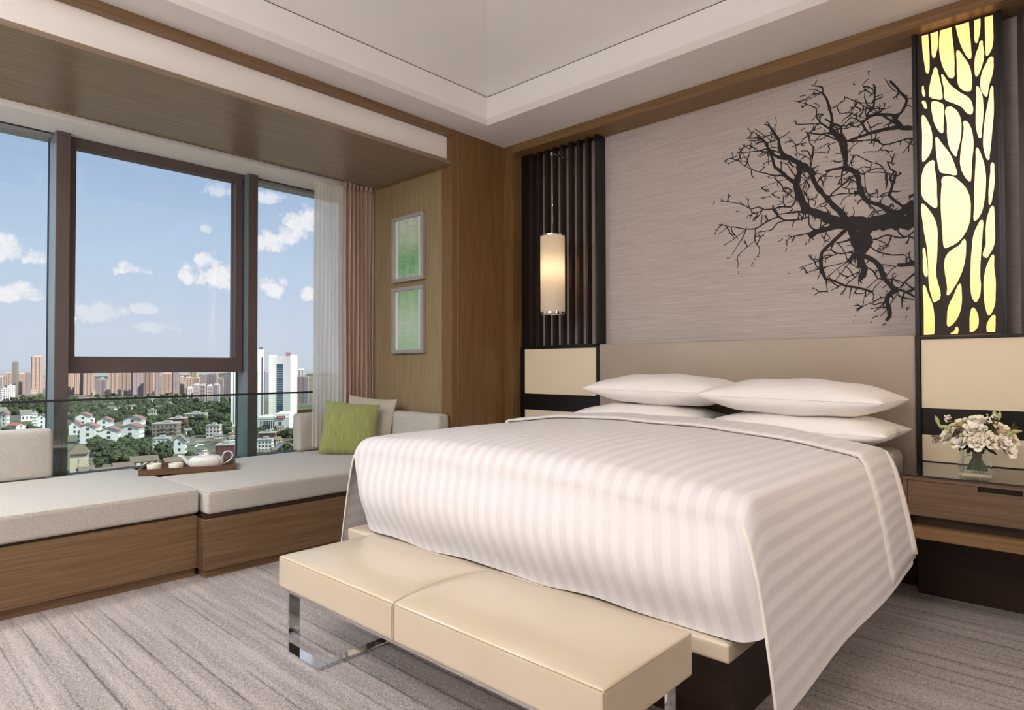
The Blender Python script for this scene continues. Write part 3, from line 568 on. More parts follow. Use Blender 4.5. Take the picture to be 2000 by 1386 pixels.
# traced shapes of the wall print and the leaf plate, in wall metres (x, z)
TREE_INK = [(0.0346,0.0058,[(-1.284,2.375),(-1.322,2.429),(-1.379,2.478),(-1.428,2.522),(-1.474,2.557),(-1.492,2.604),(-1.498,2.653),(-1.519,2.692),(-1.538,2.73),(-1.561,2.763),(-1.59,2.78)]),(0.0035,0.0022,[(-1.515,2.681),(-1.514,2.724),(-1.525,2.736),(-1.51,2.771),(-1.517,2.807)]),(0.0196,0.0058,[(-1.428,2.518),(-1.502,2.544),(-1.549,2.588),(-1.577,2.643),(-1.61,2.69),(-1.664,2.706),(-1.708,2.717)]),(0.0046,0.0029,[(-1.548,2.632),(-1.553,2.666),(-1.595,2.711),(-1.653,2.765)]),(0.003,0.0022,[(-1.6,2.683),(-1.624,2.713),(-1.641,2.726)]),(0.004,0.0029,[(-1.678,2.737),(-1.686,2.763),(-1.702,2.785)]),(0.0061,0.0035,[(-1.492,2.599),(-1.548,2.62)]),(0.0087,0.0035,[(-1.483,2.566),(-1.53,2.589),(-1.577,2.614),(-1.62,2.612),(-1.684,2.62),(-1.734,2.627),(-1.772,2.638)]),(0.0035,0.0026,[(-1.549,2.588),(-1.596,2.604),(-1.62,2.612)]),(0.0039,0.0026,[(-1.671,2.698),(-1.684,2.644),(-1.687,2.605),(-1.702,2.56),(-1.678,2.505)]),(0.0052,0.0029,[(-1.684,2.637),(-1.709,2.66),(-1.735,2.681)]),(0.0039,0.0022,[(-1.702,2.56),(-1.747,2.572),(-1.785,2.585),(-1.831,2.574),(-1.868,2.601)]),(0.0035,0.0022,[(-1.785,2.585),(-1.803,2.602),(-1.803,2.627),(-1.811,2.646)]),(0.0046,0.0029,[(-1.831,2.574),(-1.841,2.568)]),(0.0035,0.0026,[(-1.732,2.623),(-1.732,2.596),(-1.745,2.584),(-1.742,2.551),(-1.678,2.505)]),(0.0046,0.0035,[(-1.745,2.574),(-1.757,2.617),(-1.759,2.64)]),(0.0196,0.0069,[(-1.398,2.356),(-1.438,2.392),(-1.489,2.45),(-1.521,2.481),(-1.535,2.532),(-1.553,2.575),(-1.567,2.617),(-1.579,2.658),(-1.625,2.667),(-1.649,2.661)]),(0.0095,0.0043,[(-1.438,2.392),(-1.475,2.419),(-1.531,2.43),(-1.593,2.46),(-1.636,2.476),(-1.678,2.505)]),(0.0081,0.0046,[(-1.475,2.419),(-1.522,2.423),(-1.517,2.403),(-1.48,2.358),(-1.471,2.323),(-1.453,2.307),(-1.403,2.258)]),(0.0046,0.0029,[(-1.526,2.415),(-1.555,2.418),(-1.571,2.435)]),(0.0035,0.0022,[(-1.439,2.387),(-1.489,2.388),(-1.536,2.381),(-1.567,2.38)]),(0.0035,0.0022,[(-1.508,2.387),(-1.508,2.363),(-1.498,2.344)]),(0.0043,0.0022,[(-1.453,2.307),(-1.504,2.324),(-1.551,2.311)]),(0.0035,0.0022,[(-1.453,2.305),(-1.398,2.325)]),(0.0035,0.0022,[(-1.581,2.375),(-1.614,2.365)]),(0.0039,0.0022,[(-1.572,2.608),(-1.577,2.585),(-1.616,2.572)]),(0.0254,0.0404,[(-1.377,2.469),(-1.37,2.43),(-1.384,2.376),(-1.389,2.321),(-1.367,2.265),(-1.35,2.206),(-1.311,2.163)]),(0.0113,0.0087,[(-1.37,2.42),(-1.366,2.382),(-1.376,2.347)]),(0.0061,0.0035,[(-1.398,2.398),(-1.442,2.481),(-1.428,2.508)]),(0.0052,0.0035,[(-1.442,2.481),(-1.488,2.51)]),(0.0052,0.0026,[(-1.304,2.425),(-1.306,2.481),(-1.334,2.511),(-1.383,2.545),(-1.396,2.6),(-1.436,2.655)]),(0.0035,0.0022,[(-1.388,2.499),(-1.385,2.522),(-1.401,2.549)]),(0.0046,0.0029,[(-1.416,2.591),(-1.369,2.593)]),(0.0087,0.0043,[(-1.283,2.554),(-1.294,2.515),(-1.306,2.476),(-1.302,2.415)]),(0.0052,0.0026,[(-1.283,2.559),(-1.309,2.588),(-1.309,2.639),(-1.333,2.663)]),(0.0069,0.0046,[(-1.354,2.296),(-1.327,2.365),(-1.304,2.388)]),(0.0052,0.0035,[(-1.327,2.365),(-1.366,2.429)]),(0.0043,0.0026,[(-1.367,2.331),(-1.327,2.355)]),(0.0113,0.0069,[(-1.389,2.33),(-1.394,2.27),(-1.399,2.238),(-1.422,2.209),(-1.468,2.217),(-1.519,2.217),(-1.524,2.198),(-1.505,2.176)]),(0.0052,0.0035,[(-1.349,2.285),(-1.319,2.257),(-1.319,2.192)]),(0.0035,0.0022,[(-1.408,2.249),(-1.431,2.237),(-1.454,2.243)]),(0.0046,0.0029,[(-1.509,2.237),(-1.479,2.239),(-1.499,2.261)]),(0.0046,0.0029,[(-1.385,2.255),(-1.386,2.213)]),(0.003,0.0017,[(-1.614,2.296),(-1.599,2.298),(-1.549,2.299)]),(0.0035,0.0026,[(-1.385,2.724),(-1.281,2.702)]),(0.0035,0.0017,[(-1.381,2.721),(-1.394,2.748)]),(0.0069,0.0039,[(-1.538,2.213),(-1.595,2.221),(-1.629,2.243),(-1.683,2.239),(-1.702,2.278),(-1.699,2.297),(-1.716,2.325)]),(0.0052,0.003,[(-1.683,2.239),(-1.732,2.273),(-1.783,2.295),(-1.871,2.325),(-1.893,2.324)]),(0.0039,0.0022,[(-1.732,2.273),(-1.767,2.308)]),(0.0046,0.0029,[(-1.873,2.326),(-1.889,2.346)]),(0.0039,0.0026,[(-1.683,2.239),(-1.675,2.217),(-1.643,2.206),(-1.6,2.221)]),(0.0039,0.0026,[(-1.643,2.206),(-1.693,2.197),(-1.717,2.181)]),(0.013,0.0052,[(-1.263,2.136),(-1.386,2.171),(-1.422,2.172),(-1.5,2.173)]),(0.0095,0.0069,[(-1.537,2.239),(-1.533,2.205),(-1.505,2.167),(-1.468,2.13),(-1.378,2.12),(-1.324,2.126)]),(0.0081,0.0046,[(-1.505,2.16),(-1.581,2.136),(-1.642,2.106),(-1.714,2.109),(-1.784,2.132),(-1.843,2.146),(-1.883,2.165),(-1.91,2.167)]),(0.0046,0.0029,[(-1.843,2.144),(-1.907,2.102)]),(0.0046,0.0029,[(-1.714,2.107),(-1.8,2.055),(-1.872,2.02)]),(0.0058,0.0029,[(-1.714,2.107),(-1.739,2.056),(-1.785,1.993),(-1.814,1.946)]),(0.0035,0.0022,[(-1.822,1.939),(-1.842,1.924)]),(0.0069,0.0043,[(-1.466,2.127),(-1.51,2.117),(-1.551,2.08),(-1.63,2.077),(-1.66,2.045)]),(0.0043,0.003,[(-1.649,2.107),(-1.66,2.045),(-1.662,2.021),(-1.72,1.982),(-1.776,1.932),(-1.771,1.891),(-1.776,1.853)]),(0.0061,0.003,[(-1.66,2.045),(-1.65,2.002),(-1.628,1.977),(-1.631,1.934),(-1.646,1.914)]),(0.0035,0.0022,[(-1.771,1.834),(-1.77,1.814)]),(0.0035,0.0022,[(-1.652,1.907),(-1.661,1.898)]),(0.0035,0.0022,[(-1.671,1.882),(-1.682,1.862)]),(0.0069,0.0046,[(-1.29,2.033),(-1.347,2.022),(-1.421,2.017),(-1.451,1.997),(-1.452,1.964)]),(0.0046,0.0029,[(-1.421,2.017),(-1.465,2.028)]),(0.0035,0.0022,[(-1.453,1.95),(-1.463,1.927)]),(0.0046,0.0029,[(-1.475,2.014),(-1.507,1.994)]),(0.0052,0.0035,[(-1.332,1.969),(-1.343,1.951)]),(0.0069,0.0087,[(-1.377,2.169),(-1.38,2.123)]),(0.0035,0.0017,[(-1.26,1.845),(-1.314,1.831),(-1.383,1.813)]),(0.0046,0.0023,[(-1.26,1.8),(-1.341,1.777)]),(0.0035,0.0035,[(-1.446,1.787),(-1.433,1.784)]),(0.0058,0.0046,[(-1.783,2.235),(-1.768,2.24)]),(0.0043,0.0026,[(-1.943,2.321),(-1.932,2.324)]),(0.0195,0.006,[(-1.107,2.444),(-1.122,2.523),(-1.153,2.589),(-1.186,2.638),(-1.177,2.695),(-1.19,2.77),(-1.206,2.833),(-1.23,2.882),(-1.232,2.916),(-1.294,2.945)]),(0.0039,0.0028,[(-1.233,2.88),(-1.323,2.861),(-1.326,2.841)]),(0.0039,0.0028,[(-1.233,2.88),(-1.277,2.914),(-1.308,2.923)]),(0.009,0.0034,[(-1.186,2.644),(-1.24,2.694),(-1.268,2.749),(-1.267,2.791),(-1.324,2.837),(-1.399,2.88)]),(0.0039,0.0028,[(-1.267,2.791),(-1.247,2.807),(-1.281,2.831)]),(0.0039,0.0028,[(-1.24,2.691),(-1.319,2.709),(-1.383,2.722),(-1.393,2.746)]),(0.0039,0.0028,[(-1.268,2.749),(-1.296,2.721)]),(0.0113,0.0045,[(-1.143,2.58),(-1.191,2.622),(-1.246,2.627),(-1.311,2.652),(-1.334,2.664)]),(0.0079,0.0039,[(-1.154,2.571),(-1.191,2.598),(-1.241,2.623),(-1.281,2.578)]),(0.006,0.0038,[(-1.186,2.621),(-1.247,2.594),(-1.317,2.608)]),(0.0045,0.0028,[(-1.192,2.563),(-1.264,2.54)]),(0.0045,0.0028,[(-1.238,2.669),(-1.297,2.658)]),(0.006,0.0038,[(-1.122,2.564),(-1.203,2.548)]),(0.0146,0.0146,[(-1.102,2.396),(-1.101,2.442),(-1.101,2.506),(-1.106,2.548),(-1.153,2.612)]),(0.0124,0.009,[(-1.1,2.547),(-1.126,2.606),(-1.129,2.647),(-1.164,2.668),(-1.218,2.715)]),(0.0051,0.0034,[(-1.123,2.646),(-1.067,2.689),(-0.995,2.721)]),(0.0051,0.0034,[(-1.123,2.643),(-1.057,2.646),(-0.985,2.653)]),(0.0051,0.0034,[(-1.137,2.632),(-1.089,2.625),(-1.057,2.643)]),(0.009,0.0225,[(-1.1,2.547),(-1.027,2.558),(-0.966,2.565),(-0.891,2.566),(-0.823,2.56),(-0.743,2.534)]),(0.0113,0.0068,[(-0.981,2.569),(-1.011,2.631),(-0.985,2.656),(-0.98,2.688),(-0.954,2.71),(-0.946,2.764),(-0.943,2.831),(-0.953,2.848)]),(0.0068,0.0039,[(-0.944,2.752),(-0.909,2.759),(-0.906,2.772)]),(0.0056,0.0034,[(-0.98,2.648),(-0.995,2.692),(-0.984,2.735),(-0.999,2.785),(-0.993,2.829),(-1.008,2.862),(-0.975,2.887)]),(0.0051,0.0034,[(-0.993,2.829),(-0.953,2.783)]),(0.0056,0.0034,[(-0.949,2.739),(-0.989,2.748),(-1.035,2.767),(-1.108,2.823)]),(0.0051,0.0034,[(-1.108,2.82),(-1.106,2.799),(-1.146,2.781),(-1.141,2.741),(-1.12,2.721),(-1.083,2.717),(-1.011,2.668),(-0.985,2.656)]),(0.0045,0.0028,[(-1.035,2.767),(-0.979,2.711),(-0.945,2.673)]),(0.0146,0.009,[(-0.98,2.66),(-0.945,2.667),(-0.91,2.658),(-0.851,2.639),(-0.822,2.634),(-0.789,2.68),(-0.786,2.718),(-0.816,2.762),(-0.835,2.796),(-0.866,2.843)]),(0.0045,0.0034,[(-0.816,2.762),(-0.852,2.787),(-0.89,2.86)]),(0.0056,0.0045,[(-0.786,2.715),(-0.746,2.706)]),(0.0056,0.0045,[(-0.786,2.679),(-0.747,2.654)]),(0.0045,0.0028,[(-0.786,2.718),(-0.779,2.737)]),(0.0169,0.0225,[(-0.846,2.641),(-0.837,2.605),(-0.814,2.557)]),(0.009,0.009,[(-0.905,2.654),(-0.871,2.619),(-0.833,2.581)]),(0.0051,0.0039,[(-0.954,2.704),(-0.915,2.662)]),(0.0051,0.0034,[(-0.985,2.638),(-0.966,2.582),(-0.964,2.502)]),(0.0068,0.0068,[(-1.095,2.545),(-0.966,2.523),(-0.931,2.508),(-0.902,2.479),(-0.81,2.482),(-0.788,2.487),(-0.744,2.474)]),(0.0045,0.0034,[(-0.789,2.471),(-0.745,2.433)]),(0.0039,0.0028,[(-0.817,2.481),(-0.817,2.456)]),(0.0051,0.0034,[(-0.904,2.477),(-0.932,2.447),(-0.972,2.456),(-1.008,2.46)]),(0.0056,0.0034,[(-1.096,2.47),(-1.059,2.514),(-1.017,2.532)]),(0.0056,0.0034,[(-1.101,2.474),(-1.163,2.488)]),(0.0045,0.0028,[(-1.073,2.427),(-1.049,2.454),(-1.08,2.458)]),(0.0051,0.0051,[(-1.049,2.456),(-0.963,2.389),(-0.923,2.369),(-0.894,2.323),(-0.889,2.3)]),(0.0056,0.0051,[(-1.004,2.335),(-0.948,2.351),(-0.903,2.339)]),(0.0051,0.0039,[(-0.978,2.341),(-0.963,2.383)]),(0.0045,0.0045,[(-0.983,2.336),(-0.894,2.315),(-0.845,2.288)]),(0.0113,0.0051,[(-0.876,2.183),(-0.846,2.28),(-0.84,2.306),(-0.869,2.332),(-0.883,2.379)]),(0.0045,0.0028,[(-0.878,2.376),(-0.852,2.353)]),(0.0079,0.0039,[(-0.889,2.311),(-0.885,2.26),(-0.895,2.217)]),(0.0135,0.0113,[(-1.107,2.394),(-1.172,2.393),(-1.218,2.391)]),(0.0045,0.0028,[(-1.194,2.386),(-1.243,2.361),(-1.266,2.336)]),(0.0079,0.0028,[(-1.286,2.556),(-1.293,2.491),(-1.305,2.416)]),(0.0056,0.0034,[(-1.286,2.559),(-1.309,2.591),(-1.314,2.641)]),(0.0039,0.0028,[(-1.287,2.52),(-1.214,2.506)]),(0.0045,0.0028,[(-1.257,2.352),(-1.232,2.365),(-1.178,2.35)]),(0.0039,0.0028,[(-1.06,2.884),(-1.047,2.873)]),(0.0039,0.0028,[(-0.977,2.933),(-0.973,2.912)]),(0.0034,0.0023,[(-1.365,2.678),(-1.339,2.687)]),(0.0051,0.0039,[(-1.217,2.479),(-1.203,2.474)]),(0.0191,0.0236,[(-1.101,2.448),(-1.102,2.393),(-1.045,2.346),(-1.033,2.289),(-1.025,2.236),(-1.0,2.177)]),(0.009,0.0056,[(-1.102,2.393),(-1.124,2.366),(-1.127,2.291)]),(0.0169,0.0191,[(-1.185,2.65),(-1.132,2.572),(-1.122,2.511),(-1.102,2.419)]),(0.0548,0.0597,[(-1.114,2.054),(-1.013,2.034),(-0.924,2.025),(-0.748,2.005)]),(0.0299,0.0548,[(-1.347,2.197),(-1.317,2.166),(-1.248,2.125),(-1.18,2.085),(-1.104,2.053)]),(0.0209,0.0249,[(-1.304,2.408),(-1.28,2.334),(-1.227,2.245),(-1.16,2.155),(-1.086,2.065)]),(0.0299,0.0249,[(-1.318,2.001),(-1.273,2.026),(-1.19,2.04),(-1.114,2.044)]),(0.0129,0.0249,[(-1.115,2.378),(-1.046,2.348),(-1.033,2.275),(-1.02,2.217),(-0.993,2.171),(-0.922,2.129),(-0.858,2.079),(-0.795,2.073)]),(0.0747,0.0797,[(-0.799,2.074),(-0.747,2.089)]),(0.0299,0.0199,[(-0.784,2.1),(-0.747,2.122)]),(0.0129,0.0149,[(-0.746,2.166),(-0.777,2.152)]),(0.0129,0.0149,[(-0.878,2.185),(-0.849,2.145),(-0.795,2.092)]),(0.011,0.008,[(-0.843,2.296),(-0.87,2.189)]),(0.0046,0.004,[(-0.874,2.184),(-0.944,2.182),(-0.988,2.211),(-1.001,2.269),(-1.003,2.329),(-1.018,2.358)]),(0.006,0.005,[(-1.122,2.385),(-1.13,2.289)]),(0.008,0.007,[(-1.055,2.34),(-1.13,2.284),(-1.183,2.247),(-1.198,2.224)]),(0.006,0.006,[(-1.193,2.233),(-1.126,2.236),(-1.056,2.223)]),(0.0249,0.0199,[(-1.061,2.224),(-1.015,2.231)]),(0.0045,0.003,[(-1.075,2.222),(-1.117,2.204),(-1.134,2.171)]),(0.0045,0.004,[(-1.13,2.278),(-1.088,2.258),(-1.033,2.247)]),(0.0053,0.004,[(-1.088,2.258),(-1.086,2.229)]),(0.004,0.003,[(-1.121,2.292),(-1.069,2.307),(-1.074,2.273)]),(0.0053,0.004,[(-1.127,2.134),(-1.108,2.161)]),(0.004,0.003,[(-0.886,2.108),(-0.864,2.131)]),(0.006,0.006,[(-1.002,2.168),(-0.949,2.109),(-0.932,2.076)]),(0.01,0.01,[(-1.076,2.074),(-0.967,2.062),(-0.888,2.069),(-0.862,2.074)]),(0.005,0.004,[(-0.972,2.067),(-0.945,2.098),(-0.91,2.097)]),(0.0045,0.0035,[(-0.894,2.312),(-0.895,2.272),(-0.884,2.255),(-0.893,2.218)]),(0.007,0.005,[(-1.317,2.139),(-1.318,2.086),(-1.298,2.051),(-1.263,2.035)]),(0.0066,0.0053,[(-1.258,2.048),(-1.204,2.073)]),(0.0045,0.003,[(-1.265,2.331),(-1.235,2.362),(-1.177,2.35)]),(0.005,0.003,[(-1.198,2.208),(-1.247,2.191),(-1.282,2.17),(-1.312,2.186)]),(0.005,0.003,[(-1.251,2.281),(-1.271,2.248),(-1.282,2.186)]),(0.005,0.004,[(-1.305,2.318),(-1.336,2.281),(-1.319,2.23),(-1.317,2.192)]),(0.005,0.0035,[(-1.3,2.375),(-1.325,2.348),(-1.336,2.302)]),(0.004,0.0025,[(-1.227,2.177),(-1.189,2.128)]),(0.0045,0.0025,[(-0.935,2.176),(-0.935,2.216),(-0.943,2.227)]),(0.0035,0.0025,[(-0.935,2.146),(-0.909,2.169)]),(0.0205,0.0146,[(-1.103,2.022),(-1.173,1.957),(-1.23,1.912),(-1.246,1.881),(-1.249,1.814),(-1.236,1.765),(-1.223,1.725)]),(0.0409,0.0455,[(-1.069,2.017),(-1.057,1.955),(-1.028,1.882)]),(0.05,0.0409,[(-0.986,2.005),(-1.011,1.976),(-0.991,1.923),(-1.02,1.876)]),(0.0409,0.0318,[(-1.053,1.95),(-1.028,1.9),(-1.025,1.845)]),(0.0273,0.0273,[(-0.991,1.928),(-1.012,1.889),(-1.025,1.854)]),(0.0364,0.0273,[(-1.077,2.009),(-1.061,1.965),(-1.045,1.921)]),(0.0273,0.0227,[(-1.011,1.999),(-1.044,1.967),(-1.053,1.941)]),(0.0227,0.0182,[(-1.032,1.942),(-1.003,1.934)]),(0.0348,0.0299,[(-1.086,2.07),(-0.959,2.05),(-0.862,2.069),(-0.795,2.07)]),(0.0249,0.0149,[(-1.272,2.142),(-1.185,2.076),(-1.114,2.044)]),(0.0318,0.0273,[(-1.029,1.854),(-1.025,1.812),(-1.009,1.765),(-1.022,1.729),(-1.034,1.712)]),(0.0273,0.0227,[(-1.025,1.835),(-1.034,1.781)]),(0.0097,0.0061,[(-1.039,1.713),(-1.024,1.686)]),(0.0227,0.0209,[(-1.012,1.843),(-0.976,1.825),(-0.936,1.789),(-0.92,1.746),(-0.905,1.7),(-0.877,1.67),(-0.854,1.633)]),(0.0364,0.0273,[(-0.862,1.633),(-0.835,1.631)]),(0.0118,0.0091,[(-0.835,1.631),(-0.793,1.614),(-0.752,1.58)]),(0.0082,0.0082,[(-0.827,1.639),(-0.792,1.685),(-0.75,1.72)]),(0.0055,0.0041,[(-0.778,1.613),(-0.751,1.633)]),(0.0227,0.0136,[(-0.858,1.629),(-0.886,1.604),(-0.894,1.569),(-0.887,1.541),(-0.881,1.496),(-0.887,1.474),(-0.901,1.457)]),(0.0041,0.0027,[(-0.887,1.541),(-0.911,1.502),(-0.931,1.486)]),(0.0045,0.0036,[(-0.843,1.605),(-0.881,1.548)]),(0.0073,0.0055,[(-0.839,1.609),(-0.82,1.586),(-0.76,1.572)]),(0.0073,0.0036,[(-0.82,1.586),(-0.819,1.528)]),(0.0055,0.0036,[(-0.894,1.56),(-0.93,1.562),(-0.962,1.553),(-0.978,1.566),(-1.024,1.546),(-1.057,1.516)]),(0.0109,0.0064,[(-1.024,1.546),(-1.055,1.532)]),(0.0041,0.0027,[(-1.02,1.55),(-1.015,1.586)]),(0.0055,0.0045,[(-0.894,1.596),(-0.922,1.593),(-0.97,1.57),(-0.962,1.601),(-0.966,1.624),(-0.978,1.634)]),(0.0109,0.0109,[(-1.223,1.73),(-1.171,1.711),(-1.111,1.677),(-1.035,1.657),(-0.966,1.628)]),(0.0064,0.0036,[(-1.221,1.725),(-1.217,1.682),(-1.214,1.648)]),(0.0041,0.0023,[(-1.132,1.686),(-1.195,1.655)]),(0.0073,0.0036,[(-1.102,1.677),(-1.124,1.646),(-1.141,1.628)]),(0.0055,0.0036,[(-1.081,1.67),(-1.092,1.601)]),(0.0041,0.0027,[(-1.171,1.713),(-1.136,1.755),(-1.096,1.807),(-1.054,1.834)]),(0.0036,0.0027,[(-1.214,1.739),(-1.161,1.781),(-1.096,1.823)]),(0.006,0.0136,[(-1.16,1.941),(-1.121,1.945),(-1.074,1.953)]),(0.0055,0.0045,[(-1.16,1.946),(-1.13,1.909),(-1.109,1.864),(-1.096,1.825),(-1.038,1.772)]),(0.0109,0.0273,[(-1.088,1.81),(-1.079,1.837),(-1.045,1.866)]),(0.0073,0.0061,[(-1.177,1.939),(-1.191,1.907),(-1.156,1.879),(-1.113,1.874),(-1.07,1.878)]),(0.0041,0.0023,[(-1.156,1.879),(-1.218,1.853),(-1.222,1.83)]),(0.0036,0.0018,[(-1.16,1.875),(-1.244,1.852),(-1.29,1.838)]),(0.0041,0.0018,[(-1.096,1.825),(-1.126,1.817),(-1.232,1.802),(-1.29,1.789)]),(0.0045,0.0036,[(-1.221,2.011),(-1.194,1.974),(-1.225,1.964),(-1.235,1.932)]),(0.0045,0.0036,[(-1.247,2.01),(-1.225,1.964),(-1.199,1.96)]),(0.0055,0.0027,[(-1.038,1.754),(-1.076,1.739),(-1.114,1.72)]),(0.0055,0.0036,[(-1.03,1.767),(-1.055,1.728),(-1.089,1.703),(-1.115,1.678)]),(0.0036,0.0027,[(-1.043,1.713),(-1.039,1.666)]),(0.007,0.007,[(-0.983,1.938),(-0.946,1.935),(-0.89,1.952),(-0.824,1.927),(-0.784,1.933),(-0.748,1.96)]),(0.0045,0.0064,[(-0.784,1.933),(-0.752,1.909)]),(0.0045,0.0032,[(-0.946,1.935),(-0.906,1.912),(-0.881,1.887)]),(0.0064,0.0064,[(-0.987,1.913),(-0.963,1.883),(-0.931,1.858),(-0.864,1.834),(-0.798,1.824),(-0.795,1.786)]),(0.0036,0.0027,[(-0.927,1.862),(-0.899,1.881)]),(0.0045,0.0036,[(-0.98,1.954),(-0.978,1.978),(-0.949,2.002)]),(0.0045,0.0055,[(-0.92,1.787),(-0.845,1.765)]),(0.0136,0.0155,[(-0.841,1.772),(-0.75,1.768)]),(0.0055,0.0036,[(-0.795,1.782),(-0.75,1.786)]),(0.0045,0.0036,[(-0.841,1.769),(-0.869,1.75),(-0.893,1.721)]),(0.0045,0.0036,[(-0.916,1.751),(-0.893,1.721),(-0.901,1.708)]),(0.0064,0.0055,[(-1.005,1.783),(-0.964,1.751),(-0.941,1.708),(-0.909,1.696),(-0.87,1.634)]),(0.0036,0.0027,[(-0.941,1.703),(-1.002,1.65)]),(0.0036,0.0027,[(-0.913,1.696),(-0.957,1.655),(-0.966,1.628)]),(0.0036,0.0027,[(-0.891,1.667),(-0.915,1.648)]),(0.0045,0.0027,[(-1.006,1.632),(-1.023,1.624),(-1.062,1.628)]),(0.0045,0.0027,[(-0.982,1.625),(-1.015,1.596)]),(0.0036,0.0027,[(-0.943,1.488),(-0.973,1.475)]),(0.0036,0.0027,[(-0.971,1.454),(-0.982,1.45)]),(0.0036,0.0027,[(-0.905,1.444),(-0.914,1.433),(-0.923,1.434)]),(0.0036,0.0027,[(-0.796,1.527),(-0.796,1.509)]),(0.0036,0.0027,[(-0.797,1.48),(-0.802,1.465)]),(0.0036,0.0027,[(-1.055,1.499),(-1.062,1.494)]),(0.0036,0.0027,[(-1.233,1.659),(-1.249,1.65)]),(0.0036,0.0027,[(-1.075,1.464),(-1.065,1.463)])]
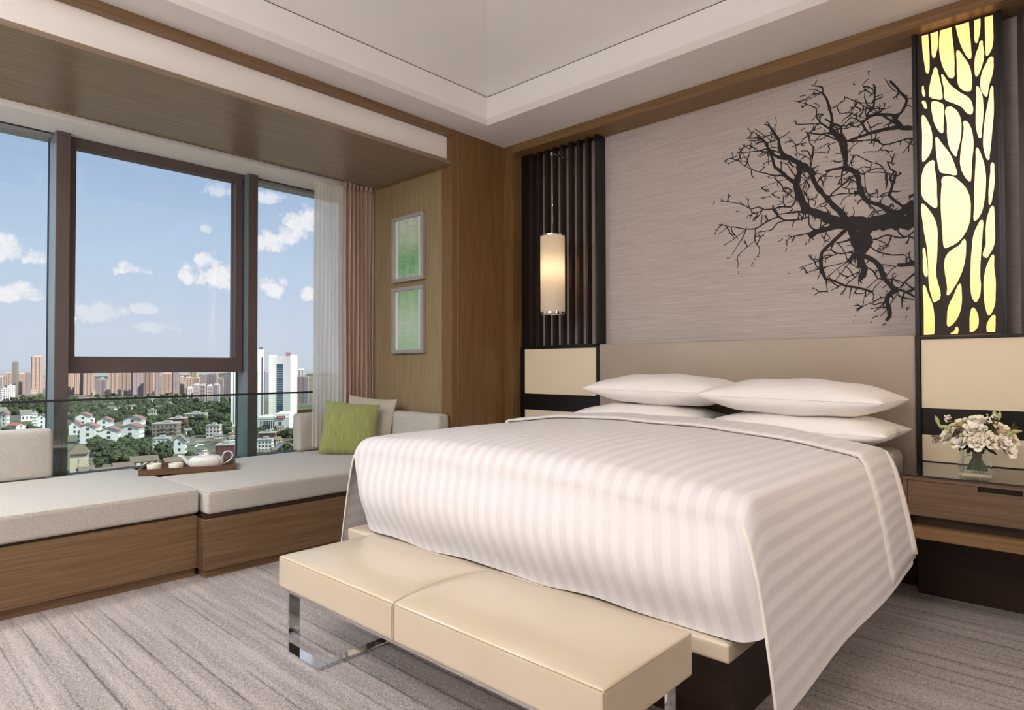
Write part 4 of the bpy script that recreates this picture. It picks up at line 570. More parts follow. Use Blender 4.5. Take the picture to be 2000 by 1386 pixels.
LEAF_HOLES = [[(-0.685,2.999),(-0.655,3.001),(-0.652,2.928),(-0.65,2.848),(-0.656,2.776),(-0.662,2.775),(-0.676,2.847),(-0.683,2.926)],[(-0.645,3.0),(-0.61,3.0),(-0.61,2.931),(-0.618,2.877),(-0.63,2.85),(-0.636,2.856),(-0.642,2.925)],[(-0.602,2.999),(-0.55,3.0),(-0.547,2.935),(-0.54,2.837),(-0.54,2.759),(-0.546,2.716),(-0.554,2.715),(-0.584,2.769),(-0.602,2.841),(-0.607,2.912)],[(-0.533,3.0),(-0.475,3.0),(-0.471,2.917),(-0.467,2.847),(-0.469,2.793),(-0.474,2.792),(-0.502,2.85),(-0.523,2.931)],[(-0.453,3.001),(-0.426,3.0),(-0.427,2.939),(-0.435,2.887),(-0.444,2.865),(-0.449,2.87),(-0.453,2.932)],[(-0.409,2.989),(-0.375,2.988),(-0.374,2.912),(-0.377,2.833),(-0.387,2.801),(-0.403,2.785),(-0.406,2.792),(-0.408,2.882)],[(-0.526,2.858),(-0.498,2.811),(-0.475,2.756),(-0.466,2.697),(-0.467,2.642),(-0.473,2.625),(-0.499,2.634),(-0.521,2.663),(-0.529,2.721),(-0.53,2.799),(-0.53,2.854)],[(-0.425,2.873),(-0.417,2.843),(-0.413,2.795),(-0.422,2.743),(-0.446,2.691),(-0.45,2.696),(-0.454,2.757),(-0.449,2.807),(-0.436,2.845)],[(-0.384,2.777),(-0.375,2.74),(-0.38,2.683),(-0.394,2.633),(-0.405,2.576),(-0.409,2.577),(-0.428,2.617),(-0.431,2.661),(-0.422,2.713),(-0.406,2.748)],[(-0.625,2.801),(-0.62,2.797),(-0.607,2.737),(-0.598,2.681),(-0.595,2.619),(-0.599,2.617),(-0.626,2.627),(-0.654,2.65),(-0.656,2.663),(-0.649,2.723),(-0.636,2.777)],[(-0.596,2.753),(-0.591,2.749),(-0.56,2.687),(-0.522,2.637),(-0.48,2.592),(-0.466,2.556),(-0.465,2.507),(-0.47,2.502),(-0.485,2.51),(-0.512,2.552),(-0.551,2.585),(-0.582,2.61),(-0.587,2.626),(-0.589,2.679),(-0.598,2.738)],[(-0.682,2.718),(-0.678,2.701),(-0.674,2.656),(-0.679,2.656),(-0.686,2.672),(-0.687,2.699)],[(-0.686,2.635),(-0.675,2.631),(-0.667,2.609),(-0.665,2.588),(-0.67,2.586),(-0.682,2.609)],[(-0.644,2.616),(-0.639,2.62),(-0.596,2.595),(-0.591,2.587),(-0.589,2.53),(-0.592,2.47),(-0.596,2.436),(-0.601,2.436),(-0.624,2.474),(-0.639,2.53)],[(-0.58,2.566),(-0.569,2.572),(-0.544,2.555),(-0.526,2.526),(-0.515,2.484),(-0.513,2.441),(-0.518,2.382),(-0.531,2.325),(-0.539,2.298),(-0.543,2.3),(-0.566,2.35),(-0.576,2.413),(-0.577,2.483)],[(-0.446,2.643),(-0.442,2.642),(-0.425,2.596),(-0.42,2.548),(-0.421,2.472),(-0.428,2.402),(-0.432,2.369),(-0.436,2.368),(-0.45,2.416),(-0.452,2.493),(-0.449,2.577)],[(-0.384,2.626),(-0.38,2.624),(-0.377,2.565),(-0.377,2.489),(-0.384,2.399),(-0.397,2.268),(-0.401,2.249),(-0.406,2.251),(-0.422,2.316),(-0.422,2.375),(-0.415,2.458),(-0.399,2.554)],[(-0.687,2.558),(-0.682,2.557),(-0.661,2.514),(-0.645,2.457),(-0.643,2.386),(-0.65,2.348),(-0.671,2.313),(-0.687,2.302),(-0.69,2.306),(-0.689,2.441)],[(-0.627,2.423),(-0.623,2.423),(-0.596,2.375),(-0.568,2.325),(-0.547,2.264),(-0.535,2.205),(-0.538,2.2),(-0.573,2.213),(-0.609,2.23),(-0.613,2.239),(-0.624,2.307),(-0.628,2.369)],[(-0.502,2.477),(-0.495,2.476),(-0.475,2.439),(-0.465,2.39),(-0.463,2.334),(-0.47,2.259),(-0.476,2.159),(-0.479,2.154),(-0.485,2.157),(-0.509,2.2),(-0.521,2.249),(-0.52,2.305),(-0.51,2.389),(-0.504,2.438)],[(-0.45,2.325),(-0.446,2.323),(-0.426,2.262),(-0.415,2.197),(-0.414,2.121),(-0.422,2.039),(-0.44,1.97),(-0.461,1.946),(-0.466,1.949),(-0.464,2.025),(-0.461,2.151),(-0.455,2.256)],[(-0.64,2.301),(-0.634,2.256),(-0.626,2.193),(-0.625,2.118),(-0.626,2.044),(-0.631,2.041),(-0.666,2.073),(-0.692,2.113),(-0.697,2.167),(-0.692,2.238),(-0.675,2.283),(-0.656,2.298)],[(-0.389,2.233),(-0.383,2.232),(-0.378,2.181),(-0.378,2.131),(-0.385,2.074),(-0.397,2.018),(-0.401,2.018),(-0.404,2.056),(-0.402,2.119),(-0.395,2.184)],[(-0.598,2.202),(-0.584,2.205),(-0.555,2.196),(-0.524,2.164),(-0.496,2.12),(-0.48,2.057),(-0.479,1.998),(-0.486,1.935),(-0.502,1.891),(-0.538,1.844),(-0.574,1.825),(-0.594,1.822),(-0.598,1.828),(-0.605,1.94),(-0.609,2.072),(-0.604,2.158)],[(-0.694,2.077),(-0.688,2.074),(-0.659,2.032),(-0.634,1.975),(-0.625,1.921),(-0.625,1.856),(-0.629,1.769),(-0.634,1.704),(-0.642,1.537),(-0.655,1.566),(-0.667,1.628),(-0.67,1.708),(-0.673,1.818),(-0.69,1.953)],[(-0.434,1.947),(-0.429,1.943),(-0.431,1.872),(-0.437,1.789),(-0.443,1.663),(-0.441,1.6),(-0.451,1.542),(-0.464,1.526),(-0.475,1.54),(-0.484,1.583),(-0.484,1.689),(-0.478,1.794),(-0.468,1.877),(-0.45,1.925)],[(-0.389,2.012),(-0.384,2.009),(-0.38,1.906),(-0.38,1.84),(-0.386,1.803),(-0.402,1.768),(-0.419,1.749),(-0.418,1.828),(-0.417,1.912),(-0.406,1.977)],[(-0.691,1.835),(-0.686,1.835),(-0.678,1.791),(-0.673,1.736),(-0.674,1.678),(-0.679,1.677),(-0.691,1.7),(-0.694,1.738),(-0.693,1.789)],[(-0.507,1.858),(-0.503,1.853),(-0.501,1.801),(-0.507,1.74),(-0.524,1.675),(-0.554,1.61),(-0.583,1.569),(-0.587,1.572),(-0.586,1.609),(-0.595,1.691),(-0.597,1.741),(-0.588,1.781),(-0.563,1.809),(-0.53,1.83)],[(-0.692,1.634),(-0.687,1.633),(-0.669,1.579),(-0.652,1.527),(-0.644,1.467),(-0.643,1.422),(-0.645,1.369),(-0.649,1.365),(-0.694,1.364),(-0.693,1.498)],[(-0.533,1.626),(-0.528,1.626),(-0.522,1.576),(-0.523,1.523),(-0.532,1.474),(-0.549,1.435),(-0.579,1.404),(-0.585,1.405),(-0.588,1.455),(-0.582,1.509),(-0.559,1.566)],[(-0.39,1.763),(-0.386,1.761),(-0.385,1.696),(-0.38,1.634),(-0.381,1.565),(-0.387,1.496),(-0.409,1.453),(-0.413,1.455),(-0.426,1.507),(-0.43,1.578),(-0.427,1.656),(-0.409,1.729)],[(-0.477,1.498),(-0.472,1.497),(-0.456,1.466),(-0.452,1.435),(-0.457,1.395),(-0.477,1.372),(-0.491,1.371),(-0.491,1.419),(-0.488,1.467)],[(-0.391,1.456),(-0.386,1.455),(-0.383,1.427),(-0.385,1.368),(-0.419,1.369),(-0.421,1.394),(-0.416,1.42)],[(-0.548,1.402),(-0.543,1.401),(-0.538,1.388),(-0.542,1.364),(-0.573,1.364),(-0.574,1.368),(-0.557,1.384)]]
# ================================================================== BED WALL
t = root('slatted_screen', (-3.22, 4.1, 1.36), 'screen of dark upright slats behind the hanging lamp', 'screen')
obj('end_board', B(-3.627, -3.536, 4.045, 4.07, 1.36, 3.0), 'black_lacquer', t, bevel=.001, seg=1)
obj('end_board', B(-2.858, -2.836, 4.04, 4.154, 1.368, 3.0), 'black_lacquer', t, bevel=.001, seg=1)
sl = MB().box(0, .024, 4.042, 4.094, 1.372, 2.9995).mesh('slat', 'slat_brown')
for i in range(8):
    o = bpy.data.objects.new('slat', sl); C.objects.link(o); o.parent = t; WM[o.name] = wm(t)
    o.matrix_parent_inverse = wm(t).inverted(); o.location = (-3.534+.0835*i, 0, 0)
obj('bottom_rail', B(-3.627, -2.858, 4.042, 4.154, 1.356, 1.372), 'black_lacquer', t)
obj('slat_backer', B(-3.627, -2.858, 4.094, 4.10, 2.985, 3.0), 'black_lacquer', t)
# left cream panelling
def cream(x0, x1, fx0, fx1, label, right):
    t = root('bedside_panel', ((x0+x1)/2, 4.08, .1), label, 'wall panel')
    obj('backing', B(fx0, fx1, 4.03, 4.15, .12, 1.3555), 'black_lacquer', t, bevel=.001, seg=1)
    obj('cream_panel', B(x0, x1, 4.02, 4.032, .97, 1.34), 'cream_panel', t, bevel=.001, seg=1)
    obj('cream_panel', B(x0, x1, 4.02, 4.032, .42 if not right else .688, .835 if not right else .827), 'cream_panel', t, bevel=.001, seg=1)
    return t
cream(-3.57, -2.843, -3.627, -2.808, 'pair of glossy cream panels in black below the slatted screen', False)
t = cream(-.706, .9, -.729, 1.0, 'pair of glossy cream panels in black behind the flower vase', True)
obj('upright', B(-.729, -.709, 4.005, 4.03, .30, 3.0), 'black_lacquer', t, bevel=.001, seg=1)
obj('bottom_rail', B(-.709, 1.0, 4.005, 4.03, .672, .686), 'black_lacquer', t)
obj('top_rail', B(-.709, 1.0, 4.005, 4.14, 1.342, 1.3555), 'black_lacquer', t)
# headboard
t = root('headboard', (-1.77, 4.08, .3), 'long low taupe leather headboard on the bed wall', 'headboard')
obj('upholstery', padbox(-2.805, -.731, 4.015, 4.154, .30, 1.366, .0, n=8, r=.008), 'headboard_leather', t, smooth=True)
# ---------------- wall print of the bare tree
mb = MB(); k_ = 0
def ribbon(mb, w0, w1, pts, y):
    # smooth polyline, a ribbon with uneven edges, in the plane of the wall
    P = [Vector((p[0], 0, p[1])) for p in pts]; Q = []
    for i in range(len(P)-1):
        p0, p1, p2, p3 = P[max(i-1, 0)], P[i], P[i+1], P[min(i+2, len(P)-1)]
        ns_ = max(2, int((p2-p1).length/.018))
        for j in range(ns_):
            u = j/ns_; Q.append(.5*((2*p1)+(p2-p0)*u+(2*p0-5*p1+4*p2-p3)*u*u+(3*p1-p0-3*p2+p3)*u**3))
    Q.append(P[-1]); n_ = len(Q); L_ = []; R_ = []
    for i, q in enumerate(Q):
        t = (Q[min(i+1, n_-1)]-Q[max(i-1, 0)]); 
        if t.length < 1e-6: t = Vector((1, 0, 0))
        t.normalize(); nrm = Vector((-t.z, 0, t.x)); w_ = w0+(w1-w0)*i/(n_-1); w_ = max(w_*1.2, .0046)
        L_.append(q+nrm*w_*.5*random.uniform(.8, 1.3)); R_.append(q-nrm*w_*.5*random.uniform(.8, 1.3))
        if random.random() < .16 and w_ < .03:
            s_ = random.choice((-1, 1)); ln = random.uniform(.006, .022); e = q+nrm*s_*(w_*.5+ln)+t*random.uniform(-.01, .012)
            bvs = [q+t*.003, q-t*.003, e]; mb.add([(b.x, y, b.z) for b in bvs], [(0, 1, 2)])
    v = [(a.x, y, a.z) for a in L_]+[(a.x, y, a.z) for a in R_]
    mb.add(v, [(i, i+1, n_+i+1, n_+i) for i in range(n_-1)])
trnd = random.Random(17); EXTRA = []
for w0, w1, pts in TREE_INK:
    for i in range(len(pts)-1):
        p = Vector(pts[i]); q = Vector(pts[i+1]); d = q-p
        if d.length < .03 or w0 > .10 or trnd.random() > .38: continue
        d.normalize(); n_ = Vector((-d.y, d.x))*trnd.choice((-1, 1)); c_ = p.lerp(q, trnd.random()); e = (n_+d*trnd.uniform(-.6, .6)).normalized(); P = [tuple(c_)]
        ln = trnd.uniform(.035, .105)
        for k in range(4):
            e = (e+Vector((trnd.uniform(-.6, .6), trnd.uniform(-.6, .6)))).normalized(); c_ = c_+e*ln/4; P.append(tuple(c_))
            if k == 1 and trnd.random() < .6: f_ = (e+Vector((-e.y, e.x))*trnd.choice((-1, 1))*.9).normalized()*ln*.4; EXTRA.append((.0055, .003, [tuple(c_), tuple(c_+f_*.6), tuple(c_+f_)]))
        if all(u_[0] < -.74 and .0 < u_[1] < 2.9 for u_ in P): EXTRA.append((.0075, .003, P))
for i, (w0, w1, pts) in enumerate(TREE_INK+EXTRA): ribbon(mb, w0, w1, [(min(p[0], -.728), p[1]) for p in pts], YB-.0006-.0000012*i)
# clip nothing: the print ends at the glowing panel's black upright
o = obj('tree_print', mb, 'tree_ink', wb := bpy.data.objects['wall_back'], label='flat black print of a bare spreading tree, its trunk coming from the right')
# ---------------- glowing leaf panel
t = root('leaf_light_panel', (-.53, 4.09, 1.36), 'tall backlit panel cut with leaf shapes, glowing yellow, right of the tree print', 'light panel')
cu = bpy.data.curves.new('plate', 'CURVE'); cu.dimensions = '2D'; cu.fill_mode = 'BOTH'; cu.extrude = .003; cu.resolution_u = 6
def spline(pts, bez=True):
    if not bez:
        s = cu.splines.new('POLY'); s.points.add(len(pts)-1)
        for p, q in zip(s.points, pts): p.co = (q[0], q[1], 0, 1)
    else:
        s = cu.splines.new('BEZIER'); s.bezier_points.add(len(pts)-1)
        for p, q in zip(s.bezier_points, pts): p.co = (q[0], q[1], 0); p.handle_left_type = p.handle_right_type = 'AUTO'
    s.use_cyclic_u = True
spline([(-.708, 1.357), (-.362, 1.357), (-.362, 2.9995), (-.708, 2.9995)], False)
for h in LEAF_HOLES:
    spline([(p[0], min(p[1], 2.990)) for p in h])
    for q in cu.splines[-1].bezier_points:
        if q.co[1] > 2.95 or q.co[1] < 1.372: q.handle_left_type = q.handle_right_type = 'VECTOR'
tmp = bpy.data.objects.new('tmp', cu); C.objects.link(tmp); bpy.context.view_layer.update()
pm = bpy.data.meshes.new_from_object(tmp.evaluated_get(bpy.context.evaluated_depsgraph_get()))
C.objects.unlink(tmp); bpy.data.objects.remove(tmp)
pm.transform(Matrix.Translation((0, 4.027, 0)) @ Matrix.Rotation(PI/2, 4, 'X')); pm.transform(wm(t).inverted())
pm.materials.clear(); pm.materials.append(MT['leaf_plate'])
o = bpy.data.objects.new('leaf_cut_plate', pm); C.objects.link(o); o.parent = t
obj('glowing_diffuser', B(-.705, -.364, 4.033, 4.036, 1.357, 2.9995), 'panel_glow', t)
obj('side_return', B(-.362, -.352, 4.02, 4.154, 1.357, 2.9995), 'black_lacquer', t)
obj('side_return', B(-.3518, -.336, 4.022, 4.05, 1.357, 2.9995), 'black_lacquer', t)
obj('side_return', B(-.709, -.706, 4.03, 4.154, 1.357, 2.9995), 'black_lacquer', t)
t = root('slatted_screen', (0.3, 4.1, 1.36), 'dark upright slats at the right edge, beyond the glowing leaf panel', 'screen')
for i in range(14):
    o = bpy.data.objects.new('slat', sl); C.objects.link(o); o.parent = t
    o.matrix_parent_inverse = wm(t).inverted(); o.location = (-.281+.0835*i, 0, -.0145)
# ---------------- hanging lamp
px, py = -3.135, 3.86
t = root('pendant_lamp', (px, py, 1.6), 'slim white glass cylinder lamp hanging before the dark slats', 'lamp')
obj('bracket', MB().box(px-.006, px+.006, py-.006, 4.045, 2.862, 2.874).box(px-.012, px+.012, py-.012, py+.012, 2.850, 2.878), 'chrome', t, bevel=.001, seg=1)
obj('rod', MB().tube([(px, py, 2.85), (px, py, 2.225)], .0045, 10), 'chrome', t, smooth=True)
obj('shade', MB().lathe([(.094, 1.622), (.096, 1.63), (.096, 2.21), (.094, 2.216)], 40, (px, py, 0), cap=False), 'lamp_glass', t, smooth=True)
obj('cap', MB().lathe([(.097, 2.212), (.097, 2.224), (.02, 2.228), (.012, 2.24)], 40, (px, py, 0)), 'chrome', t, autos=True)
rg = obj('rim', MB().lathe([(.092, 1.606), (.097, 1.608), (.097, 1.622), (.092, 1.622)], 40, (px, py, 0), cap=False), 'chrome', t, autos=True)
for k in range(3): a = k*2*PI/3+.4; obj('shade_arm', MB().tube([(px, py, 1.612), (px+.092*math.cos(a), py+.092*math.sin(a), 1.612)], .0025, 6), 'chrome', t)
obj('socket', MB().tube([(px, py, 2.22), (px, py, 2.02)], .012, 10), 'chrome', t)
obj('bulb', MB().lathe([(.004, 1.88), (.022, 1.90), (.03, 1.94), (.024, 1.985), (.013, 2.02)], 20, (px, py, 0)), 'bulb_glow', t, smooth=True)
lamp('pendant_bulb', 'POINT', (px, py, 1.94), energy=24, color=(1, .82, .6), radius=.03)
bpy.data.objects['pendant_bulb'].parent = t; bpy.data.objects['pendant_bulb'].matrix_parent_inverse = wm(t).inverted()
# ================================================================== BED
t = root('bed', (-1.85, 3, 0), 'king bed on a cream leather rim and dark wood base, its foot behind the bench', 'bed')
obj('base', B(-2.86, -.898, 2.0, 4.0, 0, .283), 'dark_oak', t, bevel=.003)
q = obj('platform_rim', padbox(-2.935, -.842, 1.885, 4.012, .283, .346, .004, n=16, r=.012), 'leather_cream', t, smooth=True)
sm = MB()
for s_ in (-1, 1): sm.tube([(-.842-.006*1+s_*.0045, 1.885+.004-s_*.0045+.004, .29), (-.842-.006+s_*.0045, 1.885+.004-s_*.0045+.004, .34)], .0012, 5)
sm.tube([(-.846, 1.889, .3475), (-.93, 1.973, .3505)], .0011, 5)
obj('corner_seam', sm, 'leather_seam', q)
obj('mattress', padbox(-2.87, -.785, 2.03, 4.01, .347, .752, .012, n=22, r=.05, sides=.0), 'mattress_sheet', t, smooth=True)
# duvet
t = root('duvet', (-1.85, 2.6, .8), 'white satin-striped duvet spread over the whole bed', 'duvet', )
def edge_x(y, s): return (-.815+.028*min(1, max(0, (y-1.93)/1.5))) if s > 0 else -2.935
def top_z(x, y):
    u = (x+1.87)/1.07; u = max(-1, min(1, u))
    z = .792+(.093 if u > 0 else .05+.043*(1))*(1-abs(u)**2.1)
    if u < 0: z += .03*abs(u)**1.5*(1 if y > 0 else 0)
    z -= (.012+.045*(1-abs(u)**2))*math.exp(-max(0, y-1.93)/.2)
    e_ = max(0, y-1.93)
    if e_ < .085: z -= .085-math.sqrt(max(0, .085**2-(.085-e_)**2))
    if y > 3.3: z -= .25*(y-3.3)**2
    z += .0035*math.sin(5.1*x+2.3*y)*math.sin(3.7*y-1.1*x)+.0022*math.sin(13*x+7*y)
    return z
NX = 60
YH = 3.49
def dtop(u, v, lift=0, y0=1.93, y1=YH, z0=0):
    # u across: 0..1 ; left drape 0-.17, top .17-.83, right drape .83-1
    y = y0+(y1-y0)*(v**1.7 if y0 < 2 else v)
    if u < .2:
        k = 1-u/.2; x = edge_x(y, -1)-.13*k**.75; z = top_z(-2.935, y)*(1-k)+.2*k-.0*k
        x -= .012*math.sin(7*y+2)*k; rl = -1
    elif u > .8:
        k = (u-.8)/.2; yy = (y-1.93)/1.55
        hem = .135+.13*min(1, max(0, yy))**.9
        out = .100+.040*yy
        x = edge_x(y, 1)+out*k**.62+.010*math.sin(6.5*y+.8)*k*(1-k*.3); z = top_z(-.80, y)*(1-k)+hem*k
        y = y-.012*k*(1-v)*1.0
    else:
        k = (u-.2)/.6; xl, xr = edge_x(y, -1), edge_x(y, 1); x = xl+(xr-xl)*k; z = top_z(x, y)
    # round the shoulder
    if .155 < u < .2 or .8 < u < .845: z -= .0
    return (x, y, z+lift)
def duv(u, v):
    if u < .2: return (-(1-u/.2)*.62, v*1.55)
    if u > .8: return (2.12+(u-.8)/.2*.66, v*1.55)
    return ((u-.2)/.6*2.12, v*1.55)
o = obj('cover', MB().grid(100, 44, dtop, duv), 'duvet_stripe', t, smooth=True, subsurf=1, label='striped top of the duvet with both hanging sides')
# foot face tucked on to the platform
def foot(u, v):
    k = v; zt = top_z(-2.93+2.11*u, 1.93); zb = .350+.008*math.sin(3.1*PI*u+.6)**2+.003*math.sin(21*u)
    if u > .97: zb += .02*(u-.97)/.03
    z = zt+(zb-zt)*k
    # right edge follows the hanging side, left edge tucks in a little
    hem = .135; kr = (zt-z)/(zt-hem); xr = edge_x(1.93, 1)+.100*max(0, kr)**.62-.004; xl = -2.935+.135*k**1.6
    x = xl+(xr-xl)*u
    side = 1-max(0, 1-u/.06)**2
    y = 1.93-(.050*math.sin(PI*k)**1.5+.022*k)*side*(1-max(0, (u-.965)/.035)**2*.9)+.004*math.sin(17*x)*k
    return (x, y, z)
obj('foot_panel', MB().grid(90, 26, foot, lambda u, v: (u*2.12, -v*.4)), 'duvet_stripe', t, smooth=True, subsurf=1)
# the piped edge and turned band at the head end
def band(u, v): return dtop(.02+.975*u, v, .012+.008*math.sin(PI*v), 3.10+.02*math.sin(9*u), YH+.02)
obj('head_band', MB().grid(96, 8, band, lambda u, v: (duv(.02+.975*u, 1)[0], 0)), 'duvet_stripe', t, smooth=True, solid=.014, label='turned-back band along the head edge')
pts = [Vector(dtop(.02+.975*i/60, 0, .014, 3.10+.02*math.sin(9*i/60))) for i in range(61)]
obj('piping', MB().tube(pts, .0055, 8), 'piping_white', t, smooth=True)
# thick rounded head edge
pts = [Vector(dtop(.02+.96*i/60, 1, -.006, 1.93, YH+.005)) for i in range(61)]
obj('head_roll', MB().tube(pts, .026, 10), 'piping_white', t, smooth=True)
# rolled vertical seams at the foot corners
pts = [Vector(dtop(.8+.2*i/16, 0)) for i in range(17)]
obj('corner_fold', MB().tube(pts, lambda k: .007-.002*k, 8), 'piping_white', t, smooth=True)
pts = [Vector(dtop(.2-.2*i/16, 0)) for i in range(17)]
obj('corner_fold', MB().tube(pts, lambda k: .006-.002*k, 8), 'piping_white', t, smooth=True)
# ---------------- pillows
def pillow_mb(w_, d_, h_, pw=.42, nx=28, ny=20, pinch=.05, flat=0):
    def side(sg):
        def fn(u, v):
            a, b_ = u*2-1, v*2-1
            # bunch samples to the rim
            a = math.sin(a*PI/2); b_ = math.sin(b_*PI/2)
            th = ((1-a*a)*(1-b_*b_))**pw
            x = a*w_/2*(1-pinch*(1-b_*b_)*1.0*abs(a)**2); y = b_*d_/2*(1-pinch*1.3*(1-a*a)*abs(b_)**2)
            z = sg*h_/2*th
            if sg < 0: z *= (1-flat)
            z += .004*math.sin(9*a+4*b_)*th
            return (x, y, z)
        return fn
    mb = MB().grid(nx, ny, side(1)); k = len(mb.v); mb2 = MB().grid(nx, ny, side(-1)); mb.add(mb2.v, [f[::-1] for f in mb2.f]); return mb
def weld(o):
    md = o.modifiers.new('weld', 'WELD'); md.merge_threshold = .0008
def pillow(name, loc, rot, size, m, label, cat, group=None, seam='pillowcase', pw=.42, pinch=.05, flat=0):
    mb = pillow_mb(*size, pw=pw, pinch=pinch, flat=flat)
    r_ = root(name, loc, label, cat, rot=rot, group=group)
    o = obj('case', mb, m, r_, smooth=True, local=True); weld(o)
    # sewn rim
    w_, d_ = size[0], size[1]; P = []
    for k in range(80):
        a = k/80*4; i = int(a); f_ = (a-i)*2-1
        f_ = math.sin(f_*PI/2)
        a_, b_ = [(f_, -1), (1, f_), (-f_, 1), (-1, -f_)][i]
        P.append((a_*w_/2*(1-pinch*(1-b_*b_)), b_*d_/2*(1-pinch*1.3*(1-a_*a_)), 0))
    obj('seam', MB().tube(P, .0025, 5, closed=True), seam, r_, smooth=True, local=True)
    return r_
G_ = 'white bed pillows against the headboard'
pillow('pillow', (-2.215, 3.745, .862), (0, 0, .01), (.96, .52, .19), 'pillowcase', 'lower left white pillow, half hidden under the upper one', 'pillow', G_)
pillow('pillow', (-1.235, 3.735, .853), (0, 0, -.02), (.97, .52, .19), 'pillowcase', 'lower right white pillow, its pointed corner over the bedside', 'pillow', G_)
pillow('pillow', (-2.09, 3.755, 1.043), (0, .01, .02), (.99, .50, .21), 'pillowcase', 'upper left white pillow against the headboard', 'pillow', G_)
pillow('pillow', (-1.245, 3.70, 1.022), (0, .012, -.03), (.98, .50, .21), 'pillowcase', 'upper right white pillow, overlapping its left neighbour', 'pillow', G_)
pillow('cushion', (-4.43, 2.865, .70), tuple((Matrix.Rotation(math.radians(50), 3, 'Z') @ Matrix.Rotation(math.radians(74), 3, 'X') @ Matrix.Rotation(math.radians(-6), 3, 'Z')).to_euler()), (.43, .43, .15), 'green_ribbed', 'olive green ribbed cushion leaning in the window seat corner', 'cushion', seam='green_ribbed', pw=.5, pinch=.04)
pillow('cushion', (-4.50, 3.09, .715), tuple((Matrix.Rotation(math.radians(24), 3, 'Z') @ Matrix.Rotation(math.radians(78), 3, 'X') @ Matrix.Rotation(math.radians(-4), 3, 'Z')).to_euler()), (.46, .46, .12), 'linen_cushion', 'beige linen cushion behind the green one', 'cushion', seam='linen_cushion', pw=.5, pinch=.05)
# ================================================================== BENCH
t = root('bench', (-1.73, 1.55, 0), 'long cream leather bench on chrome sled legs at the foot of the bed', 'bench')
BX0, BX1, BY0, BY1, BZ0, BZ1 = -2.557, -.905, 1.308, 1.775, .272, .402
XM = -1.76
for x0, x1 in ((BX0, XM-.001), (XM+.001, BX1)):
    q = obj('seat_pad', padbox(x0, x1, BY0, BY1, BZ0, BZ1, .0, n=20, r=.011), 'leather_cream', t, smooth=True)
    me = q.data; inv = wm(t)
    for v in me.vertices:
        w_ = inv @ v.co
        if w_.z > BZ1-.012:
            a = max(0, 1-((w_.y-1.5415)/.2335)**2); b_ = max(0, 1-((w_.x+1.731)/.826)**6); v.co.z += .022*a**.7*b_*min(1, (w_.z-BZ1+.012)/.012)
zt = BZ1-.004; sm = MB()
sm.tube([(BX0+.006, BY0+.001, zt), (BX1-.006, BY0+.001, zt)], .0014, 5).tube([(BX1-.001, BY0+.006, zt), (BX1-.001, BY1-.006, zt)], .0014, 5).tube([(BX0+.001, BY0+.006, zt), (BX0+.001, BY1-.006, zt)], .0014, 5)
for s_ in (-.006, .006): sm.tube([(XM+s_, BY0-.0004, BZ1-.012), (XM+s_, BY0-.0004, BZ0+.012)], .0007, 4)
sm.tube([(BX1-.001, BY0+.001, BZ1-.01), (BX1-.001, BY0+.001, BZ0+.01)], .0014, 5)
obj('seam', sm, 'leather_seam', t)
obj('under_frame', B(BX0+.03, BX1-.03, BY0+.012, BY1-.012, .259, .272), 'chrome', t)
def sled(s):
    # flat chrome bar: up-rights at front and back, runners turning inwards along the floor
    xo = BX0+.048 if s < 0 else BX1-.048; xi = xo-s*.235; w_ = .05; th = .011; y0, y1 = BY0+.018, BY1-.018
    g = MB()
    g.box(min(xo, xo-s*th), max(xo, xo-s*th), y0, y0+w_, th, .259)
    g.box(min(xo, xo-s*th), max(xo, xo-s*th), y1-w_, y1, th, .259)
    g.box(min(xo, xi), max(xo, xi), y0, y0+w_, 0.0005, th)
    g.box(min(xo, xi), max(xo, xi), y1-w_, y1, 0.0005, th)
    g.box(min(xi, xi+s*w_), max(xi, xi+s*w_), y0+w_, y1-w_, 0.0005, th)
    obj('sled_leg', g, 'chrome', t, bevel=.0012, seg=1)
sled(-1); sled(1)
# ================================================================== NIGHTSTAND
t = root('nightstand', (-.1, 3.75, 0), 'wall-hung brown oak nightstand with black glass top under the flower vase', 'nightstand')
NX0, NX1, NY0, NY1 = -.697, .55, 3.5, 4.0
obj('glass_top', B(NX0-.002, NX1, NY0-.004, NY1, .676, .684), 'black_glass', t, bevel=.001, seg=1)
g = MB(); g.box(NX0, NX0+.018, NY0, NY1, .484, .676); g.box(NX0+.018, NX1, NY0, NY1, .657, .676); g.box(NX0+.018, NX1, NY0+.05, NY1, .484, .49); g.box(NX1-.018, NX1, NY0, NY1, .484, .657)
obj('case', g, 'walnut_x', t, bevel=.001, seg=1)
g = MB(); g.box(NX0+.02, -.407, NY0+.004, NY0+.024, .493, .655); g.box(-.407, -.248, NY0+.004, NY0+.024, .493, .633); g.box(-.248, NX1-.02, NY0+.004, NY0+.024, .493, .655)
d = obj('drawer_front', g, 'walnut_x', t)
obj('finger_slot', B(-.407, -.248, NY0+.03, NY0+.035, .63, .656), 'black_lacquer', d)
obj('recess', B(NX0+.02, NX1, NY0+.06, NY1, .442, .484), 'dark_oak', t)
obj('lower_shelf', B(NX0+.022, NX1, NY0, NY1, .386, .442), 'oak_along_x', t, bevel=.001, seg=1)
obj('back_panel', B(NX0-.02, NX1, 3.935, 3.955, 0, .386), 'dark_oak', t)
